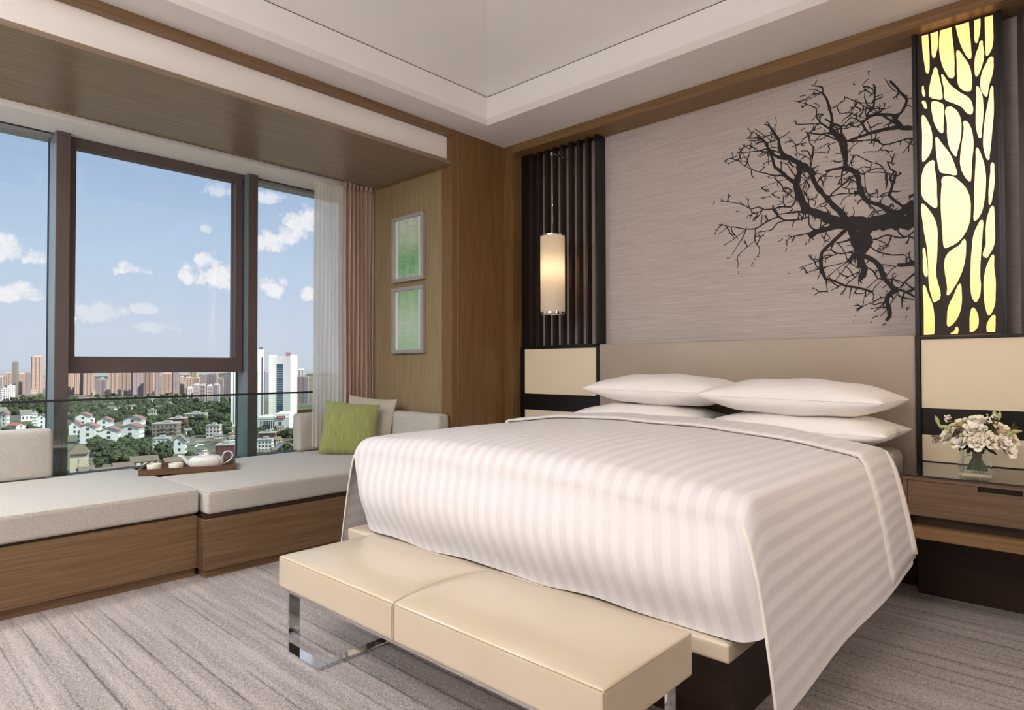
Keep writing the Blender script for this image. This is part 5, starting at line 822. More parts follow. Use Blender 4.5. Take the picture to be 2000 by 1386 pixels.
# ================================================================== TEA TRAY
a0 = Vector((-4.54, 1.372, .497)); ang = math.atan2(1.893-1.372, -4.305+4.54)
t = root('tea_tray', a0, 'dark wooden tea tray bridging the two window seat cushions', 'tray', rz=ang)
LW, DW = .568, .318     # local x along the front edge, local y to the window
obj('bottom', B(.008, LW-.008, .008, DW-.008, 0, .006), 'tray_wood', t, local=True)
for nm, q in (('side', (0, LW, 0, .010)), ('side', (0, LW, DW-.01, DW)), ('end', (0.0, .010, .010, DW-.01)), ('end', (LW-.010, LW, .010, DW-.01))):
    obj(nm, B(q[0], q[1], q[2], q[3], 0, .040), 'tray_wood', t, bevel=.0015, seg=1, local=True)
for x in (.018, .034, LW-.034, LW-.018): obj('pin', MB().tube([(x, .0005, .020), (x, -.0012, .020)], .0028, 8), 'brass', t, local=True)
TM = wm(t)
def on_tray(x, y): return TM @ Vector((x, y, .0062))
def cup(x, y, label):
    c = root('teacup', on_tray(x, y), label, 'cup', rz=ang, group='two handleless teacups on the tea tray')
    obj('bowl', MB().lathe([(.030, 0), (.038, .003), (.0425, .02), (.044, .052), (.0425, .053), (.040, .02), (.034, .008), (.001, .007)], 32), 'teacup', c, smooth=True, local=True)
cup(.075, .12, 'pale handleless teacup at the left end of the tray'); cup(.205, .105, 'pale handleless teacup next to the teapot')
c = root('teapot', on_tray(.385, .17), 'glossy white lobed teapot with ring handle on the tray', 'teapot', rz=ang)
def pot(u, v):
    th = 2*PI*u; ph = PI*(v-.5)
    lob = 1.02-.085*sum(math.exp(-((((th-q+PI) % (2*PI))-PI)/.10)**2) for q in (.62, PI-.62, PI+.62, 2*PI-.62))
    cx = math.copysign(abs(math.cos(th))**.72, math.cos(th)); cy = math.copysign(abs(math.sin(th))**.72, math.sin(th))
    rr = max(0, math.cos(ph))**.55
    return (.108*cx*rr*lob, .068*cy*rr*lob, .043+.045*math.copysign(abs(math.sin(ph))**.85, math.sin(ph)))
o = obj('body', MB().grid(110, 30, pot), 'ceramic', c, smooth=True, local=True); weld(o)
g = MB().lathe([(.001, .0), (.034, .0), (.037, .004), (.034, .008), (.012, .010)], 28, (0, 0, .083))
o = obj('lid', g, 'ceramic', c, smooth=True, local=True)
obj('knob', B(-.016, .016, -.016, .016, .090, .107), 'ceramic', o, bevel=.003, local=True)
def curve(P, n=20):
    P = [Vector(p) for p in P]; Q = []
    for i in range(len(P)-1):
        p0, p1, p2, p3 = P[max(i-1, 0)], P[i], P[i+1], P[min(i+2, len(P)-1)]
        for j in range(n): u = j/n; Q.append(.5*((2*p1)+(p2-p0)*u+(2*p0-5*p1+4*p2-p3)*u*u+(3*p1-p0-3*p2+p3)*u**3))
    return Q+[P[-1]]
obj('spout', MB().tube(curve([(-.085, 0, .022), (-.115, 0, .045), (-.138, 0, .075), (-.158, 0, .088), (-.172, 0, .087)], 8), lambda k: .020-.013*k**.7, 12), 'ceramic', c, smooth=True, local=True)
obj('handle', MB().tube(curve([(.098, 0, .022), (.135, 0, .035), (.163, 0, .062), (.162, 0, .092), (.138, 0, .107), (.112, 0, .096), (.103, 0, .070)], 8), .0052, 10), 'ceramic', c, smooth=True, local=True)
# ================================================================== VASE AND FLOWERS
vx, vy, vz, vs = -.428, 3.685, .684, .125
VR = math.radians(0)
t = root('glass_vase', (vx, vy, vz), 'clear square glass vase on the black glass nightstand top', 'vase')
g = MB(); h_ = .125; a = vs/2; w_ = .006
def ring(s, z): return [(-s, -s, z), (s, -s, z), (s, s, z), (-s, s, z)]
vsx = ring(a, .0005)+ring(a, h_)+ring(a-w_, h_)+ring(a-w_, .016)
fs = [(3, 2, 1, 0)]+[(i, (i+1) % 4, 4+(i+1) % 4, 4+i) for i in range(4)]+[(4+i, 4+(i+1) % 4, 8+(i+1) % 4, 8+i) for i in range(4)]+[(8+i, 8+(i+1) % 4, 12+(i+1) % 4, 12+i) for i in range(4)]+[(12, 13, 14, 15)]
obj('glass', MB().add(vsx, fs), 'vase_glass', t, local=True)
t = root('flower_bouquet', (vx, vy, vz+.02), 'round bouquet of white roses and greenery tied above its stems in the vase', 'flowers')
def petal(mb, w_, h_, R_, a, tilt, z0, cup_, roll=.2):
    def fn(u, v):
        x = (u-.5)*w_*(math.sin(PI*(.12+.80*v))**.6); z = h_*v
        y = cup_*(x/w_*2)**2*w_*.45-(roll*h_*v*v*v)
        y = -y
        # curve outwards at the lip
        yy = R_+math.sin(tilt)*z+y*-1.0*-1.0+roll*h_*v**4; zz = z0+math.cos(tilt)*z-roll*.5*h_*v**4
        return (x*math.cos(a)-yy*math.sin(a), x*math.sin(a)+yy*math.cos(a), zz)
    return mb.grid(5, 5, fn)
def rose_mesh(name, m, seed, open_=1):
    rnd = random.Random(seed); mb = MB()
    a = 0
    for k in range(17):
        f_ = k/16; a += 2.4+rnd.uniform(-.2, .2)
        petal(mb, .014+.024*f_**.8, .024+.004*math.sin(3*f_)-.004*f_, .0015+.013*f_**1.1, a, .02+open_*.72*f_**1.6, -.003*f_, 1.0-.25*f_, .10+.16*f_)
    mb.lathe([(.001, -.010), (.008, -.006), (.011, .002), (.004, .008)], 10)
    return mb.mesh(name, m, smooth=True)
roses = [rose_mesh('rose', 'rose_white', 1), rose_mesh('rose', 'rose_white', 2, .75), rose_mesh('rose', 'rose_cream', 3, .9)]
def put(name, me, parent, loc, rot, sc=1):
    o = bpy.data.objects.new(name, me); C.objects.link(o); o.parent = parent; o.location = loc; o.rotation_euler = rot; o.scale = (sc,)*3
    return o
def to_dir(d): return Vector(d).to_track_quat('Z', 'Y').to_euler()
cz = .125
# (dx, dy, dz, scale, mesh) around the centre of the dome, camera side is -y
RS = [(.010, -.020, .118, 1.45, 0), (-.002, -.062, .082, 1.50, 1), (.012, -.078, .030, 1.35, 0), (-.048, -.070, .022, 1.30, 1), (-.052, -.022, .102, 1.35, 2), (.050, -.060, .042, 1.35, 2), (.092, -.045, .030, 1.40, 0),
      (.092, -.015, .082, 1.35, 2), (.118, .0, .042, 1.35, 2), (-.098, -.040, .045, 1.35, 0), (-.085, -.005, .080, 1.25, 2), (-.020, .03, .112, 1.3, 1), (.055, .03, .100, 1.3, 0), (.05, .065, .05, 1.3, 2), (-.06, .06, .05, 1.3, 1), (.0, .075, .07, 1.25, 0), (-.012, -.072, .052, 1.05, 2), (.112, -.04, .0, 1.3, 0), (-.120, .01, .03, 1.15, 0)]
for i, (dx, dy, dz, s, k) in enumerate(RS):
    o = put('rose', roses[k], t, (dx, dy, cz-.012+dz*.92), to_dir((dx*8, dy*9-.3, .25+dz*7)), s)
    o.rotation_euler.rotate_axis('Z', i*1.3)
bud = MB().lathe([(.002, -.012), (.0055, -.004), (.0085, .008), (.0075, .018), (.0035, .029), (.001, .034)], 12).mesh('bud', 'bud_green', smooth=True)
for dx, dy, dz, d, s in [(-.150, -.01, .112, (-.35, 0, 1), 1.1), (-.138, -.015, .090, (-.5, -.2, .8), .9), (.070, .0, .150, (-.12, 0, 1), 1.1), (.084, .0, .146, (.15, 0, 1), 1.0), (.130, -.01, .088, (1, -.2, .15), 1.2), (-.035, -.085, .062, (-.4, -.8, .5), .9), (.115, -.03, .066, (.6, -.4, .6), 1.1), (-.1, -.045, .088, (-.6, -.5, .35), 1.3), (-.075, -.075, .02, (-.7, -.6, .1), .8)]:
    put('bud', bud, t, (dx, dy, cz+dz-.02), to_dir(d), s)
    obj('bud_stem', MB().tube([(dx, dy, cz+dz-.03), (dx*.6, dy*.6, cz+dz*.35), (dx*.2, dy*.2, cz-.03)], .0016, 5), 'green_stem', t, smooth=True, local=True)
# waxy sprigs with tiny buds
rnd = random.Random(11)
def sprig(name, base, d, n, sp, ln, mstem, mdot, dot):
    g = MB(); g2 = MB()
    for k in range(n):
        e = Vector(d)+Vector((rnd.uniform(-sp, sp), rnd.uniform(-sp, sp), rnd.uniform(-sp, sp))); e.normalize(); e = Vector(base)+e*ln*rnd.uniform(.7, 1.15)
        g.tube([base, e], .0009, 4)
        g2.lathe([(.0004, -dot), (dot*.8, -dot*.5), (dot, 0), (dot*.7, dot*.6), (.0004, dot)], 6, e)
    o = obj('sprig', g, mstem, t, local=True); obj('tips', g2, mdot, o, local=True, smooth=True)
sprig('sprig', (-.045, -.055, cz+.030), (-.3, -.7, .5), 34, .55, .045, 'green_dark', 'berry', .0026)
sprig('sprig', (.045, -.030, cz+.062), (.2, -.6, .8), 46, .6, .042, 'green_dark', 'green_dark', .0036)
sprig('sprig', (-.12, -.035, cz+.018), (-1, -.3, -.1), 18, .5, .05, 'twig', 'berry', .0024)
sprig('sprig', (-.09, -.005, cz+.088), (-.7, -.2, .9), 18, .5, .045, 'twig', 'rose_white', .0045)
sprig('sprig', (.055, -.06, cz+.036), (.3, -1, .2), 14, .6, .03, 'twig', 'rose_white', .005)
sprig('sprig', (.06, .0, cz+.10), (.0, -.3, 1), 18, .6, .04, 'twig', 'rose_white', .0042)
sprig('sprig', (.125, .0, cz+.075), (.8, -.2, .6), 14, .6, .035, 'twig', 'green_dark', .004)
# leaves under the dome
def leaf_mesh():
    def fn(u, v): return ((v-.5)*.022*math.sin(PI*(u*.93+.05))**.8, u*.038, .004*math.cos(PI*(v-.5))-.012*u*u)
    return MB().grid(6, 4, fn).mesh('leaf', 'green_dark', smooth=True)
lf = leaf_mesh()
for k in range(22):
    a = k/22*2*PI; o = put('leaf', lf, t, (.035*math.cos(a), .035*math.sin(a), cz-.012+.012*(k % 3)), (-.35+.25*(k % 3), .2*(k % 2), a-PI/2), 1.1+.2*(k % 2))
# bound stems fanning out in the glass
for k in range(34):
    a = k*2.399; r_ = (k+.5)/34; r_ = r_**.5
    p0 = (.046*r_*math.cos(a), .046*r_*math.sin(a), .002); p1 = (.013*r_*math.cos(a+.5), .013*r_*math.sin(a+.5), .070); p2 = (.030*r_*math.cos(a+.9), .030*r_*math.sin(a+.9), .125)
    obj('stem', MB().tube([p0, tuple((Vector(p0)+Vector(p1))/2), p1, p2], .0024, 6), 'green_stem', t, smooth=True, local=True)
obj('binding', MB().lathe([(.015, .060), (.018, .064), (.0175, .080), (.015, .084)], 16), 'twine', t, smooth=True, local=True)
obj('loose_tie', MB().tube(curve([(.012, -.012, .072), (-.02, -.045, .075), (-.045, -.05, .062), (-.052, -.03, .03), (-.048, -.02, .01)], 6), .0012, 5), 'twine', t, smooth=True, local=True)
# kind, x, y, width, depth, height, facing, colour, label, category, group
CITY=[
('tower',-1550.5,250.8,9.4,9.4,63.8,-9.0,'greytan','slim grey-tan tower,second tallest left of the dark mullion','building',None),
('tower',-1639.2,302.0,19.0,19.0,75.3,-10.0,'orange','tallest orange tower,standing alone against the sky by the left mullion','building',None),
('tower',-1526.0,257.1,9.4,9.4,40.5,-10.0,'orange','short orange tower between the two tall ones in the left pane','building',None),
('tower',-1502.5,262.7,9.7,9.7,43.0,-10.0,'mauve','mauve shaded tower touching the tallest orange tower on its left','building',None),
('tower',-1591.0,246.4,10.3,10.3,41.7,-9.0,'orange','pinkish tower nearest the left frame edge,left of the slim grey-tan tower','building',None),
('tower',-1464.9,323.3,9.8,9.8,57.6,-12.0,'orange','orange brick tower in the dense row under the transom','building','orange towers standing under the window transom'),
('tower',-1497.2,340.9,8.0,8.0,53.6,-13.0,'orange','orange brick tower in the dense row under the transom','building','orange towers standing under the window transom'),
('tower',-1410.9,340.4,17.0,17.0,64.2,-14.0,'orange','orange brick tower in the dense row under the transom','building','orange towers standing under the window transom'),
('tower',-1454.7,392.3,18.3,18.3,61.7,-15.0,'orange','orange brick tower in the dense row under the transom','building','orange towers standing under the window transom'),
('tower',-1356.7,386.4,19.1,19.1,59.2,-16.0,'orange','orange brick tower in the dense row under the transom','building','orange towers standing under the window transom'),
('tower',-1298.1,408.6,19.0,19.0,61.9,-17.0,'orange','orange brick tower in the dense row under the transom','building','orange towers standing under the window transom'),
('tower',-1343.7,455.4,17.7,17.7,40.2,-19.0,'orange','orange brick tower in the dense row under the transom','building','orange towers standing under the window transom'),
('tower',-1310.3,483.6,13.4,13.4,32.1,-20.0,'orange','orange brick tower in the dense row under the transom','building','orange towers standing under the window transom'),
('tower',-1274.2,484.8,12.3,12.3,31.5,-21.0,'orange','orange brick tower in the dense row under the transom','building','orange towers standing under the window transom'),
('tower',-1333.5,479.2,7.2,7.2,33.9,-20.0,'orange','orange brick tower in the dense row under the transom','building','orange towers standing under the window transom'),
('tower',-1435.1,334.1,4.9,4.9,53.6,-13.0,'mauve','mauve shaded tower in the dense row under the transom','building','mauve shaded towers standing under the window transom'),
('tower',-1324.5,333.8,7.0,7.0,30.4,-14.0,'mauve','mauve shaded tower in the dense row under the transom','building','mauve shaded towers standing under the window transom'),
('tower',-1363.8,352.8,8.8,8.8,28.6,-15.0,'mauve','mauve shaded tower in the dense row under the transom','building','mauve shaded towers standing under the window transom'),
('tower',-1269.8,380.4,16.6,16.6,60.7,-17.0,'mauve','mauve shaded tower in the dense row under the transom','building','mauve shaded towers standing under the window transom'),
('tower',-1241.1,404.9,7.2,7.2,49.6,-18.0,'mauve','mauve shaded tower in the dense row under the transom','building','mauve shaded towers standing under the window transom'),
('tower',-1259.1,441.7,10.1,10.1,46.6,-19.0,'mauve','mauve shaded tower in the dense row under the transom','building','mauve shaded towers standing under the window transom'),
('tower',-1240.5,484.9,10.4,10.4,38.6,-21.0,'mauve','mauve shaded tower in the dense row under the transom','building','mauve shaded towers standing under the window transom'),
('tower',-1184.4,478.7,16.0,16.0,40.0,-22.0,'mauve','mauve shaded tower in the dense row under the transom','building','mauve shaded towers standing under the window transom'),
('tower',-1163.0,484.1,8.4,8.4,30.9,-23.0,'mauve','mauve shaded tower in the dense row under the transom','building','mauve shaded towers standing under the window transom'),
('tower',-1106.5,471.0,9.7,9.7,38.0,-23.0,'dark','dark grey striped tower beside the plain white tower at the sash corner','building',None),
('tower',-1568.4,590.3,18.4,18.4,45.9,-21.0,'yellow','pale yellow tower peeking behind the orange towers right of centre','building',None),
('tower',-977.7,362.0,8.0,8.0,22.5,-20.0,'pinkwhite','pink and white mid-rise apartment block in front of the mauve towers','building','pink and white apartment blocks below the mauve towers'),
('tower',-991.1,376.4,8.2,8.2,26.4,-21.0,'pinkwhite','pink and white mid-rise apartment block in front of the mauve towers','building','pink and white apartment blocks below the mauve towers'),
('tower',-962.7,374.9,8.1,8.1,26.2,-21.0,'pinkwhite','pink and white mid-rise apartment block in front of the mauve towers','building','pink and white apartment blocks below the mauve towers'),
('tower',-942.0,376.1,8.0,8.0,25.8,-22.0,'pinkwhite','pink and white mid-rise apartment block in front of the mauve towers','building','pink and white apartment blocks below the mauve towers'),
('tower',-921.6,377.5,8.6,8.6,27.6,-22.0,'pinkwhite','pink and white mid-rise apartment block in front of the mauve towers','building','pink and white apartment blocks below the mauve towers'),
('slab',-564.7,245.7,3.7,14,60.4,-24.0,'white','plain white slim tower beside the right mullion,left of it','building',None),
('slab',-626.0,300.6,5.8,14,70.7,-26.0,'white','slim white tower with a small rooftop sign,right of the right mullion','building',None),
('tower',-1020.1,499.4,6.4,6.4,44.4,-26.0,'bluegrey','blue-grey tower in the gap between the two white towers','building',None),
('glassslab',-628.3,322.1,22.1,26,64.2,-43.0,'white','broad white slab tower with a vertical blue glass strip','building',None),
('tower',-1018.7,546.0,5.4,5.4,46.6,-28.0,'pinkwhite','pinkish narrow tower at the right edge of the broad white slab','building',None),
('tower',-1079.7,594.1,16.1,16.1,47.1,-29.0,'white','white-crowned tower with a red rooftop sign beside the sheer curtain','building',None),
('tower',-840.7,463.8,18.8,18.8,38.9,-29.0,'mauve','dark mauve block in front of the white-crowned tower by the curtain','building',None),
('tower',-702.0,379.7,6.9,6.9,22.5,-28.0,'yellow','pale yellow block with dotted windows beside the white slab tower','building',None),
('podium',-507.1,254.8,25.2,30,11.1,-37.0,'white','white podium building with black column windows and red sign','building',None),
('block',-1351.2,336.9,9.4,9.4,11.3,-14.0,'beige','beige mid-rise block at the foot of the orange towers','building','beige mid-rise blocks at the feet of the orange towers'),
('block',-1322.6,348.2,9.4,9.4,11.6,-15.0,'beige','beige mid-rise block at the foot of the orange towers','building','beige mid-rise blocks at the feet of the orange towers'),
('block',-1315.9,366.9,9.6,9.6,11.2,-16.0,'beige','beige mid-rise block at the foot of the orange towers','building','beige mid-rise blocks at the feet of the orange towers'),
('block',-1298.7,381.5,12.1,12.1,11.2,-16.0,'beige','beige mid-rise block at the foot of the orange towers','building','beige mid-rise blocks at the feet of the orange towers'),
('block',-1447.3,338.2,9.0,9.0,25.8,-13.0,'beige','beige mid-rise block at the foot of the orange towers','building','beige mid-rise blocks at the feet of the orange towers'),
('block',-1550.4,280.7,11.3,11.3,10.1,-10.0,'beige','beige mid-rise block at the foot of the orange towers','building','beige mid-rise blocks at the feet of the orange towers'),
('block',-1222.1,186.0,12.2,12.2,21.0,16.0,'white','white terrace block at the far left edge,below the skyline','building',None),
('block',-1353.3,214.1,10.9,10.9,22.5,11.0,'white','white flat-roofed block behind the one at the left edge','building',None),
('gable',-725.6,109.4,4.7,4.7,13.4,-39.0,'redroof','white red-roofed house cut by the left frame edge','building',None),
('hall',-791.5,122.2,11.1,11.1,13.6,46.0,'white','long white hall with grey roof left of the white houses','building',None),
('hall',-776.3,135.7,10.0,10.0,11.1,10.0,'white','white hall with a curved grey roof beside the left mullion','building',None),
('block',-710.4,129.5,4.1,4.1,11.6,-10.0,'white','narrow white block attached to the right of the grey-roofed hall','building',None),
('gable',-670.3,127.2,6.0,6.0,12.8,-16.0,'greyroof','white gabled block partly hidden by the left mullion','building',None),
('gable',-672.8,113.3,8.9,8.9,5.6,30.0,'brightred','low house with bright red roof above the left backrest','building',None),
('gable',-590.3,133.1,7.6,7.6,11.2,-25.0,'redroof','white gabled block with red roof at the left end of the estate','building',None),
('gable',-628.0,147.3,10.3,10.3,14.6,-25.0,'redroof','white gabled block at the back left of the estate,highest gable','building',None),
('gable',-516.4,124.1,9.5,9.5,14.2,-28.0,'redroof','white gabled block with pink roof,front row left','building',None),
('gable',-577.3,149.6,9.9,9.9,13.3,-25.0,'redroof','white gabled block with steep red roof,middle of the back row','building',None),
('gable',-492.3,130.5,11.1,11.1,12.4,-25.0,'redroof','white gabled block at the centre of the front row','building',None),
('gable',-506.2,147.3,12.2,12.2,12.5,-32.0,'redroof','white gabled block with stepped side balconies,front row right','building',None),
('gable',-573.5,168.5,12.8,12.8,13.6,-32.0,'redroof','white gabled block behind the front right one,near the trees','building',None),
('hip',-375.8,86.5,7.2,7.2,13.6,-21.0,'beige','beige six-storey block with brown tiled roof below the estate','building',None),
('block',-521.5,175.2,17.0,17.0,9.7,-29.0,'browngrey','brown-grey apartment block with railings,right of the estate','building',None),
('block',-434.7,144.1,9.3,9.3,7.7,-26.0,'white','white house with small dark windows below the brown-grey block','building',None),
('block',-564.0,198.6,12.4,12.4,9.8,-33.0,'red','red clad building half hidden among the trees','building',None),
('gable',-425.9,145.6,4.8,4.8,8.0,-27.0,'greyroof','small white gabled house left of its taller twin','building',None),
('gable',-414.7,147.9,6.4,6.4,11.1,-28.0,'greyroof','white three-storey gabled house in the middle of the pane','building',None),
('block',-490.3,198.4,9.4,9.4,8.8,-32.0,'pinkwhite','grey-pink apartment block with flat roof near the right mullion','building',None),
('block',-357.1,151.1,9.8,9.8,9.4,-33.0,'red','red three-storey building just behind the teapot','building',None),
('block',-639.8,241.2,18.5,18.5,7.4,-31.0,'beige','long low beige building on the wooded slope','building',None),
('block',-677.0,215.8,6.9,6.9,10.9,-26.0,'beige','small beige tower block standing alone in the trees','building',None),
('hall',-365.6,104.1,8.5,8.5,4.2,-6.0,'brownroof','long low house with brown tiled roof left of the tea tray','building',None),
('hall',-373.9,116.6,12.8,12.8,5.2,-7.0,'brownroof','large low house with brown tiled roof behind the tea tray','building',None),
('hall',-366.2,88.2,6.3,6.3,3.9,1.0,'brownroof','grey shed at the foot of the beige six-storey block','building',None),
('hall',-355.4,93.1,9.0,9.0,4.0,0.0,'brownroof','low brown-roofed shed along the cushion edge','building',None),
('hall',-353.7,125.7,11.1,11.1,5.6,-5.0,'brownroof','low house with brown roof behind the teapot spout','building',None),
('block',-434.7,213.3,10.9,10.9,5.8,-34.0,'red','red two-storey building right of the right mullion','building',None),
('block',-381.2,185.8,8.3,8.3,7.6,-34.0,'white','white low building with a stair tower below the red one','building',None),
('hall',-381.1,198.7,7.7,7.7,3.2,-18.0,'blueroof','small shed with a blue roof beside the window seat backrest','building',None),
('hall',-360.2,174.9,8.4,8.4,3.9,-16.0,'brownroof','grey-roofed house at the bottom of the right pane','building',None),
('hall',-961.1,253.7,12.5,12.5,5.4,-5.0,'greyroofh','low white pavilion with grey roof at the edge of the woods','building',None),
('tower',-2027.7,300.4,8.5,8.5,29.6,-8.0,'pinkwhite','pale hazy tower peeking out behind the skyline row','building','pale hazy towers behind the skyline row'),  # distance haze of this back row put into pale wall colours
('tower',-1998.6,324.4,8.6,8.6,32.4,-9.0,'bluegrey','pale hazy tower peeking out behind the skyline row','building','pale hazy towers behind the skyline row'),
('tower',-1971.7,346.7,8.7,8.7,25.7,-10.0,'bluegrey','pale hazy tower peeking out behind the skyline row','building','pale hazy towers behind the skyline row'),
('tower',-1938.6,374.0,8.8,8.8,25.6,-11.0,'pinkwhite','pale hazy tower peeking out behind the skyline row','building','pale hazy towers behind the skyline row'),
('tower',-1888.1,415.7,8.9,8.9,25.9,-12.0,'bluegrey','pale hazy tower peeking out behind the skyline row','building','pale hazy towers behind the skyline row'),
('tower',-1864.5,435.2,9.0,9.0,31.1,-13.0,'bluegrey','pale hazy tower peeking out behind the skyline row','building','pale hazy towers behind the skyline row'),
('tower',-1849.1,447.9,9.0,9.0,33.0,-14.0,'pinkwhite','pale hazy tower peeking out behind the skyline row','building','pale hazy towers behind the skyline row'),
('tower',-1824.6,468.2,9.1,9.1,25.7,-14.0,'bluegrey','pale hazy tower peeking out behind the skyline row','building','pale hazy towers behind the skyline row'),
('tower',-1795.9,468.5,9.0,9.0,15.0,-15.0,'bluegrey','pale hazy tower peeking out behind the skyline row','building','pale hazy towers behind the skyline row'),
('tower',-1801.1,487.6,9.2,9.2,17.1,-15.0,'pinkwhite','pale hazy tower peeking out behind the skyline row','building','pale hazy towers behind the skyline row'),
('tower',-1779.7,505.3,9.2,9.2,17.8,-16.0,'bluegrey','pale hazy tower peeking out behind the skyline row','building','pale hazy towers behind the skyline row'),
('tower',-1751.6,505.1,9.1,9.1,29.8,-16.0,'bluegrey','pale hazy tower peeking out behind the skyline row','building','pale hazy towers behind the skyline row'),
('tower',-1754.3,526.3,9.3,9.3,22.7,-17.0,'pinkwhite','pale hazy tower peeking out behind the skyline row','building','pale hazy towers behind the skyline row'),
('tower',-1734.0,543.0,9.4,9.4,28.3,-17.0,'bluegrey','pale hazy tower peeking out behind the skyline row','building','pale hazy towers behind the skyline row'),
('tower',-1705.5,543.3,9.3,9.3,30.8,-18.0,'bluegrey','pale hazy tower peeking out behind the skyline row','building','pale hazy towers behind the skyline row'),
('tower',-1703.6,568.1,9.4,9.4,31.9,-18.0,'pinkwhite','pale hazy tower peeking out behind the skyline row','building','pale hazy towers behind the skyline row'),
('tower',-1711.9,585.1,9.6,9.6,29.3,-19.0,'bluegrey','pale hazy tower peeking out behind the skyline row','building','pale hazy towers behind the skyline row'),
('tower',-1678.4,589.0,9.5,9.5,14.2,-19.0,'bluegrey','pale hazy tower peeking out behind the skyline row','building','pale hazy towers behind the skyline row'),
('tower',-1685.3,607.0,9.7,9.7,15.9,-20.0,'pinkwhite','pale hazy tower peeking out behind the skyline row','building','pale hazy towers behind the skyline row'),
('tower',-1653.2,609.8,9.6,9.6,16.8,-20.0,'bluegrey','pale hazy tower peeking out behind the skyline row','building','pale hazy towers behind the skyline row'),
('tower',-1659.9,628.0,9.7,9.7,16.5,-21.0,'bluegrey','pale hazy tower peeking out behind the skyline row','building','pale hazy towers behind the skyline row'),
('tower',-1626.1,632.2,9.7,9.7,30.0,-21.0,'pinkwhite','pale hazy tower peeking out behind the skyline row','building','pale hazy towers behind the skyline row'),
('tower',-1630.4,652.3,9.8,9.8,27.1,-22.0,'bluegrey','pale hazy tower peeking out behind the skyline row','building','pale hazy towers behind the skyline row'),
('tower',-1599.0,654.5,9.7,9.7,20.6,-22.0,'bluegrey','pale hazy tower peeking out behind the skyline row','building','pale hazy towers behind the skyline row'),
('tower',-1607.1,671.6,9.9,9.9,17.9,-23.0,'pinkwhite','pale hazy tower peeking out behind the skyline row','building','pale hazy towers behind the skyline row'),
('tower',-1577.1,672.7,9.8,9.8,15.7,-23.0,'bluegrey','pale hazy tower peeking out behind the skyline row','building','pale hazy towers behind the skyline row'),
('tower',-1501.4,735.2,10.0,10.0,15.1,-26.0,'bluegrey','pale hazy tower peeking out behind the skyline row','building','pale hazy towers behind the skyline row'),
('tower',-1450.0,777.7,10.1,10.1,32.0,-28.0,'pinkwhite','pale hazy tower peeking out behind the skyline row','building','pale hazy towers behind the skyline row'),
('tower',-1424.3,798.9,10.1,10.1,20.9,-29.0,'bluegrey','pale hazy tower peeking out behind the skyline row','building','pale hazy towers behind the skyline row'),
('hall',-474.2,244.7,6.6,6.6,2.9,7.0,'greyroofh','small grey-roofed house in the old quarter right of the trees','house','small houses of the old quarter'),
('hall',-537.6,208.7,7.3,7.3,3.3,-52.0,'greyroofh','small grey-roofed house in the old quarter right of the trees','house','small houses of the old quarter'),
('hall',-424.6,210.8,5.0,5.0,2.8,-68.0,'brownroof','small grey-roofed house in the old quarter right of the trees','house','small houses of the old quarter'),
('hall',-422.9,186.6,5.5,5.5,3.0,-40.0,'greyroofh','small grey-roofed house in the old quarter right of the trees','house','small houses of the old quarter'),
('hall',-479.1,198.0,5.3,5.3,3.3,-14.0,'greyroofh','small grey-roofed house in the old quarter right of the trees','house','small houses of the old quarter'),
('hall',-451.8,220.6,7.2,7.2,3.4,0.0,'greyroofh','small grey-roofed house in the old quarter right of the trees','house','small houses of the old quarter'),
('hall',-416.3,160.1,4.6,4.6,2.4,-68.0,'greyroofh','small grey-roofed house in the old quarter right of the trees','house','small houses of the old quarter'),
('hall',-352.7,168.7,4.2,4.2,2.6,-74.0,'greyroofh','small grey-roofed house in the old quarter right of the trees','house','small houses of the old quarter'),
('hall',-455.1,199.6,6.7,6.7,3.0,-6.0,'greyroofh','small grey-roofed house in the old quarter right of the trees','house','small houses of the old quarter'),
('hall',-349.4,184.0,4.4,4.4,2.3,18.0,'greyroofh','small grey-roofed house in the old quarter right of the trees','house','small houses of the old quarter'),
('hall',-471.8,173.8,4.3,4.3,2.7,29.0,'greyroofh','small grey-roofed house in the old quarter right of the trees','house','small houses of the old quarter'),
('hall',-376.7,141.6,3.5,3.5,2.7,-3.0,'greyroofh','small grey-roofed house in the old quarter right of the trees','house','small houses of the old quarter'),
('hall',-424.2,201.3,5.0,5.0,3.5,8.0,'brownroof','small grey-roofed house in the old quarter right of the trees','house','small houses of the old quarter'),
('hall',-478.1,233.5,6.3,6.3,3.4,-34.0,'brownroof','small grey-roofed house in the old quarter right of the trees','house','small houses of the old quarter'),
('hall',-492.5,253.8,6.0,6.0,5.1,-0.0,'brownroof','small grey-roofed house in the old quarter right of the trees','house','small houses of the old quarter'),
('hall',-449.1,173.5,5.0,5.0,3.4,-15.0,'greyroofh','small grey-roofed house in the old quarter right of the trees','house','small houses of the old quarter'),
('hall',-347.6,176.2,5.2,5.2,3.6,-73.0,'greyroofh','small grey-roofed house in the old quarter right of the trees','house','small houses of the old quarter'),
('hall',-459.4,183.0,6.9,6.9,2.0,-38.0,'brownroof','small grey-roofed house in the old quarter right of the trees','house','small houses of the old quarter'),
('hall',-383.2,208.3,6.4,6.4,2.3,2.0,'greyroofh','small grey-roofed house in the old quarter right of the trees','house','small houses of the old quarter'),
('hall',-387.1,151.7,4.5,4.5,2.5,25.0,'greyroofh','small grey-roofed house in the old quarter right of the trees','house','small houses of the old quarter'),
('hall',-488.6,214.4,6.9,6.9,2.8,-5.0,'brownroof','small grey-roofed house in the old quarter right of the trees','house','small houses of the old quarter'),
('hall',-415.6,213.2,5.5,5.5,4.9,15.0,'brownroof','small grey-roofed house in the old quarter right of the trees','house','small houses of the old quarter'),
('hall',-518.5,223.8,5.3,5.3,3.9,14.0,'greyroofh','small grey-roofed house in the old quarter right of the trees','house','small houses of the old quarter'),
